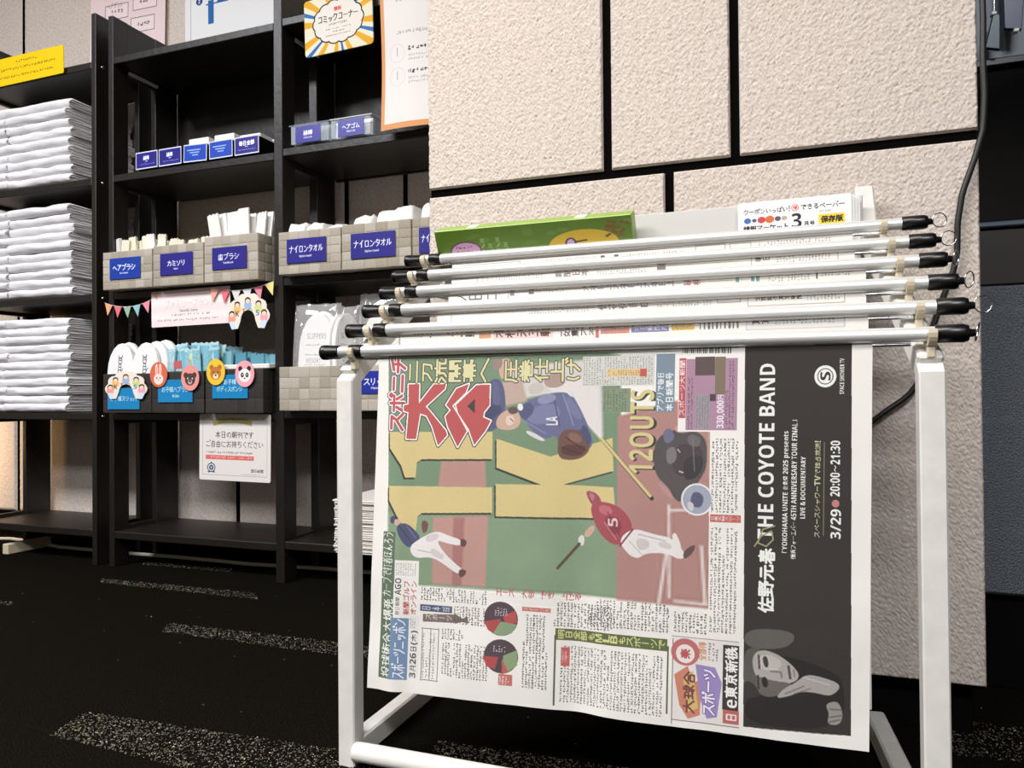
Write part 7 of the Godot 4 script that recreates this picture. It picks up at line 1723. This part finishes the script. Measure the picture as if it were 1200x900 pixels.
func hung_sheet(c: Array, z: float, thick: float, i: int) -> ArrayMesh:
	# folded newspaper: front and back skin with closed edges; c = tl, tr, bl, br
	# page turned: page up is -x, page right is +y
	var n := FastNoiseLite.new()
	n.seed = 30 + i
	n.frequency = 1.0
	var at := func(s: float, t: float) -> Vector3:
		var p: Vector2 = c[0].lerp(c[1], s).lerp(c[2].lerp(c[3], s), t)
		var dz := 0.0
		if i == 0:
			dz += -0.006 * exp(-pow((s - 0.473) / 0.05, 2)) * smoothstep(0.0, 0.9, t)      # middle fold set back
			dz += 0.0012 * sin(s * 9.0 + 0.7) * t
			dz += n.get_noise_2d(s * 3.0, t * 2.0) * 0.0035 * t
			dz += 0.004 * smoothstep(0.0, 0.15, t) * smoothstep(0.04, 0.0, absf(s - 0.06)) * t
		else:
			dz += n.get_noise_2d(s * 3.0, t * 2.0) * 0.004 * t
		return Vector3(p.x, p.y, z + dz + 0.001)
	var nu := 70
	var nv := 40
	var f := func(u: float, v: float) -> Vector3:
		# v: 0..0.5 front from bottom to top, then down the back
		var front := v <= 0.5
		var t := clampf(1.0 - v * 2.04, 0.0, 1.0) if front else clampf((v - 0.51) * 2.05, 0.0, 1.0)
		var p: Vector3 = at.call(u, t)
		if not front: p.z -= thick
		return p
	var m := grid_mesh(f, nu, nv * 2)
	var arr := m.surface_get_arrays(0)
	var uv: PackedVector2Array = arr[Mesh.ARRAY_TEX_UV]
	for k in uv.size():
		var q := uv[k]
		var front := q.y <= 0.5
		var t := clampf(1.0 - q.y * 2.04, 0.0, 1.0) if front else clampf((q.y - 0.51) * 2.05, 0.0, 1.0)
		uv[k] = Vector2(1.0 - t, q.x)
	arr[Mesh.ARRAY_TEX_UV] = uv
	var o := ArrayMesh.new()
	o.add_surface_from_arrays(Mesh.PRIMITIVE_TRIANGLES, arr)
	return o

# ---------------------------------------------------------------- the rest
func _small_things():
	# green box leaning on the rear tray
	var im := canvas(640, 160, Color(0.34, 0.45, 0.16))
	for k in 60: disc(im, rng.randf() * 640, rng.randf() * 160, 18, 9, Color(0.34, 0.45, 0.16).lightened(rng.randf() * 0.08))
	disc(im, 100, 92, 56, 42, Color(0.42, 0.24, 0.34)); disc(im, 100, 92, 50, 36, Color(0.72, 0.58, 0.68)); body(im, 66, 72, 66, 40, 12, Color(0.5, 0.32, 0.42), false)
	for k in 4: words(im, "ミノル", 150 + k * 26, 40 + (k % 2) * 24, 20, 70, Color(0.62, 0.72, 0.50), 1.3, true)
	disc(im, 490, 100, 110, 60, Color(0.74, 0.62, 0.20)); disc(im, 450, 92, 18, 22, Color(0.3, 0.2, 0.28)); disc(im, 450, 92, 12, 16, Color(0.7, 0.6, 0.72)); stroke(im, [470, 88, 500, 84], 6, Color(0.25, 0.18, 0.16))
	for k in 26: disc(im, 590 + rng.randf_range(-30, 40), 40 + rng.randf_range(-25, 40), 6, 5, Color(0.45, 0.30, 0.16))
	var gb := thing("green_box", "green printed carton leaning behind the rearmost rod", "box", Vector3(-0.340, 0.6775, -1.0300))
	gb.rotation_degrees = Vector3(24, 0, 0)
	part(gb, "carton", rbox(Vector3(0.298, 0.058, 0.028), 0.0012), plain(Color(0.56, 0.68, 0.27), 0.35))
	var k2 := card(0.296, 0.056, im, 0.0006, 0.3)
	part(gb, "printed_face", k2[0], k2[1], Vector3(0, 0, 0.0142))
	for x in [-0.09, 0.075]: part(gb, "tape", rbox(Vector3(0.016, 0.0006, 0.02), 0.0001), plain(Color(0.90, 0.92, 0.86), 0.2), Vector3(x, 0.0293, 0.0))
	# coupon papers
	im = canvas(520, 400, Color(0.93, 0.93, 0.925))
	words(im, "クーポンいっぱい", 26, 34, 210, 28, Color(0.16, 0.15, 0.15), 1.2); words(im, "!", 238, 32, 8, 30, Color(0.16, 0.15, 0.15))
	disc(im, 268, 46, 17, 17, Color(0.84, 0.28, 0.28)); disc(im, 268, 46, 14, 14, Color(0.95, 0.92, 0.9)); words(im, "得", 258, 36, 20, 20, Color(0.84, 0.28, 0.28), 1.4)
	words(im, "できるペーパー", 292, 32, 200, 28, Color(0.16, 0.15, 0.15), 1.2)
	for a in [[46, 14, Color(0.25, 0.42, 0.68)], [78, 9, Color(0.30, 0.36, 0.48)], [112, 16, Color(0.78, 0.28, 0.28)], [150, 18, Color(0.82, 0.42, 0.22)], [188, 12, Color(0.36, 0.32, 0.40)], [218, 11, Color(0.72, 0.66, 0.58)]]: disc(im, a[0], 92, a[1] * 1.2, a[1], a[2])
	words(im, "情報マーケット", 26, 116, 214, 30, Color(0.16, 0.15, 0.15), 1.5); words(im, "3", 248, 74, 52, 72, Color(0.12, 0.11, 0.11)); words(im, "月号", 306, 116, 52, 24, Color(0.2, 0.19, 0.19), 1.5)
	rect(im, 374, 90, 116, 48, Color(0.93, 0.82, 0.16)); words(im, "保存版", 384, 98, 98, 32, Color(0.14, 0.12, 0.1), 1.8); body(im, 376, 70, 60, 12, 9, Color(0.6, 0.6, 0.6), false)
	body(im, 30, 170, 460, 200, 14, Color(0.5, 0.5, 0.5), false)
	for j in 4:
		var kk := card(0.139, 0.107, im if j == 0 else canvas(8, 8, Color(0.93, 0.93, 0.92)), 0.0008, 0.4, 0.003)
		solo("coupon_paper", ["white coupon paper with a large 3 and yellow tag, foremost of its stack", "plain coupon paper directly behind the printed one", "plain coupon paper third in the stack", "plain coupon paper rearmost in the stack"][j], "leaflet", kk[0], kk[1], Vector3(0.0165 + j * 0.0035, 0.6535 - j * 0.0012, -1.0375 - j * 0.0022), Vector3(0, 0, 0.4), "coupon papers behind the rods")
	# black cable down the pillar and behind the rack
	var path := []
	for p in [[0.2455, 0.99], [0.2465, 0.93], [0.2455, 0.875], [0.247, 0.831], [0.2448, 0.788], [0.235, 0.751], [0.2205, 0.708], [0.2148, 0.67], [0.2137, 0.632], [0.2085, 0.605], [0.196, 0.572], [0.183, 0.53], [0.176, 0.498], [0.170, 0.468], [0.154, 0.446], [0.131, 0.429], [0.110, 0.412], [0.06, 0.37], [0.0, 0.3], [-0.03, 0.2], [-0.04, 0.05], [-0.05, 0.006]]:
		path.append(Vector3(p[0], p[1], PILLAR_FRONT + 0.0085))
	var cv := Curve3D.new()
	for i in path.size():
		var t: Vector3 = (path[mini(i + 1, path.size() - 1)] - path[maxi(i - 1, 0)]) / 6.0
		cv.add_point(path[i], -t, t)
	var pts := []
	var L := cv.get_baked_length()
	for i in 90: pts.append(cv.sample_baked(L * i / 89.0))
	solo("black_cable", "black power cable running down the pillar edge and behind the rack", "cable", tube(pts, 0.0038, 10), M.cable)
	# pale cord under the shelves
	pts = []
	for p in [[-2.55, -1.64], [-2.3, -1.70], [-2.2, -1.69], [-2.034, -1.655], [-1.901, -1.655], [-1.774, -1.65], [-1.6, -1.657], [-1.459, -1.655], [-1.34, -1.65], [-1.206, -1.661], [-1.1, -1.668], [-0.9, -1.67]]:
		pts.append(Vector3(p[0], 0.0055, p[1] + 0.03))
	solo("pale_cord", "pale flat cord lying on the floor under the shelves", "cord", tube(pts, 0.0055, 8), M.cord)
	# pale timber end under the towel shelf
	solo("timber_offcut", "short pale painted timber lying under the towel shelf", "timber", rbox(Vector3(0.024, 0.030, 0.13), 0.002), plain(Color(0.80, 0.75, 0.64), 0.7), Vector3(-2.108, 0.0155, -1.58), Vector3(0, -3, 0))
	# pile of old newspapers at the foot of the right shelf unit
	var y := 0.1025
	for j in 4:
		var hh: float = [0.030, 0.018, 0.027, 0.040][j]
		var b := thing("newspaper_bundle", ["bottom bundle of folded newspapers behind the rack post", "second bundle of newspapers from the bottom behind the rack post", "third bundle of newspapers from the bottom behind the rack post", "top bundle of folded newspapers behind the rack post"][j], "newspapers", Vector3(-0.80, y, SHELF_FRONT + 0.075), "newspaper bundles on the lowest shelf")
		var leaves := maxi(3, int(hh / 0.0042))
		for q in leaves:
			part(b, "folded_copy", rbox(Vector3(0.28 + rng.randf_range(-0.004, 0.006), hh / leaves * 0.93, 0.20), 0.0012), [M.newsprint, plain(Color(0.80, 0.78, 0.74), 0.9), plain(Color(0.86, 0.845, 0.82), 0.9)][q % 3], Vector3(rng.randf_range(-0.003, 0.003), hh / leaves * (q + 0.5), -0.1 + rng.randf_range(-0.003, 0.002)))
		y += hh + 0.0012
	# warm floor lamp standing beyond the towel shelf, left of the view
	var lp := thing("floor_lamp", "small warm lamp on the floor beyond the towel shelf", "lamp", Vector3(-2.66, 0, -1.60))
	part(lp, "base", lathe_y([[0.0, 0.0], [0.04, 0.0], [0.04, 0.012], [0.012, 0.02], [0.012, 0.26], [0.0, 0.26]]), M.black)
	var gl := plain(Color(1.0, 0.85, 0.6), 0.5)
	gl.emission_enabled = true
	gl.emission = Color(1.0, 0.72, 0.38)
	gl.emission_energy_multiplier = 2.0
	part(lp, "bulb", lathe_y([[0.0, 0.26], [0.018, 0.268], [0.03, 0.30], [0.022, 0.33], [0.0, 0.342]]), gl)
	var ol := OmniLight3D.new()
	ol.name = "bulb_light"
	ol.light_color = Color(1.0, 0.80, 0.52)
	ol.light_energy = 0.14
	ol.omni_range = 8.0
	ol.omni_attenuation = 2.0
	ol.light_size = 0.03
	ol.shadow_enabled = true
	ol.position = Vector3(0, 0.30, 0)
	lp.add_child(ol)
	_machine()

func lathe_y(profile: Array, seg := 18) -> ArrayMesh:
	var flip := []
	for p in profile: flip.append([p[1], p[0]])
	var m := lathe_x(flip, seg)
	var st := SurfaceTool.new()
	st.begin(Mesh.PRIMITIVE_TRIANGLES)
	st.append_from(m, 0, Transform3D(Basis(Vector3(0, 1, 0), Vector3(-1, 0, 0), Vector3(0, 0, 1)), Vector3.ZERO))
	return st.commit()

func _machine():
	# dark vending machine standing right of the pillar
	var o := thing("vending_machine", "dark grey vending machine standing to the right of the pillar", "vending machine", Vector3(0.70, 0, -1.30))
	var w := 0.86
	part(o, "body", rbox(Vector3(w, 1.75, 0.40), 0.004), plain(Color(0.07, 0.07, 0.075), 0.5), Vector3(0, 0.875, -0.23))
	part(o, "lower_door", rbox(Vector3(w, 0.465, 0.03), 0.004), grain(Color(0.40, 0.42, 0.45), 0.5, 0.09, 0.22, 6.0, Vector3(6, 6, 6)), Vector3(0, 0.3785, -0.015))
	part(o, "kick_plate", rbox(Vector3(w, 0.143, 0.02), 0.002), M.black, Vector3(0, 0.0715, -0.03))
	part(o, "brown_band", rbox(Vector3(w, 0.085, 0.026), 0.002), plain(Color(0.14, 0.105, 0.09), 0.5), Vector3(0, 0.655, -0.017))
	part(o, "trim_strip", rbox(Vector3(w, 0.009, 0.034), 0.002), plain(Color(0.42, 0.46, 0.52), 0.3, 0.6), Vector3(0, 0.7035, -0.013))
	part(o, "dark_window", rbox(Vector3(w, 0.24, 0.012), 0.001), plain(Color(0.02, 0.025, 0.035), 0.08), Vector3(0, 0.831, -0.018))
	part(o, "ledge", rbox(Vector3(w, 0.012, 0.06), 0.002), plain(Color(0.06, 0.075, 0.12), 0.3), Vector3(0, 0.950, -0.03))
	part(o, "display_back", rbox(Vector3(w, 0.60, 0.01), 0.001), plain(Color(0.44, 0.48, 0.53), 0.4), Vector3(0, 1.26, -0.022))
	for q in [[-0.400, 0.985, 0.055, Color(0.02, 0.26, 0.32), "teal_pouch", "teal triangular pouch hanging at the pillar edge"], [-0.372, 1.035, 0.10, Color(0.05, 0.08, 0.30), "blue_pouch", "dark blue pouch hanging above the vending machine window"]]:
		var n := thing(q[4], q[5], "pouch", Vector3(0.70 + q[0], q[1], -1.285))
		var hh: float = q[2]
		part(n, "pouch_body", slab(PackedVector2Array([Vector2(-0.009, -hh * 0.35), Vector2(0.010, -hh * 0.45), Vector2(0.011, hh * 0.5), Vector2(0.002, hh * 0.55)]) if q[4] == "teal_pouch" else PackedVector2Array([Vector2(-0.012, -hh * 0.45), Vector2(0.010, -hh * 0.5), Vector2(0.013, -hh * 0.1), Vector2(0.009, hh * 0.5), Vector2(-0.014, hh * 0.5)]), 0.008, 0.001), plain(q[3], 0.3))
		part(n, "clip", rbox(Vector3(0.007, 0.005, 0.012), 0.001), M.white_film, Vector3(0.003, hh * 0.55 if q[4] == "teal_pouch" else -hh * 0.5, 0.0))
		part(n, "hanger", tube([Vector3(0.004, hh * 0.5, 0), Vector3(0.004, 0.25, 0)], 0.001, 6), M.chrome)
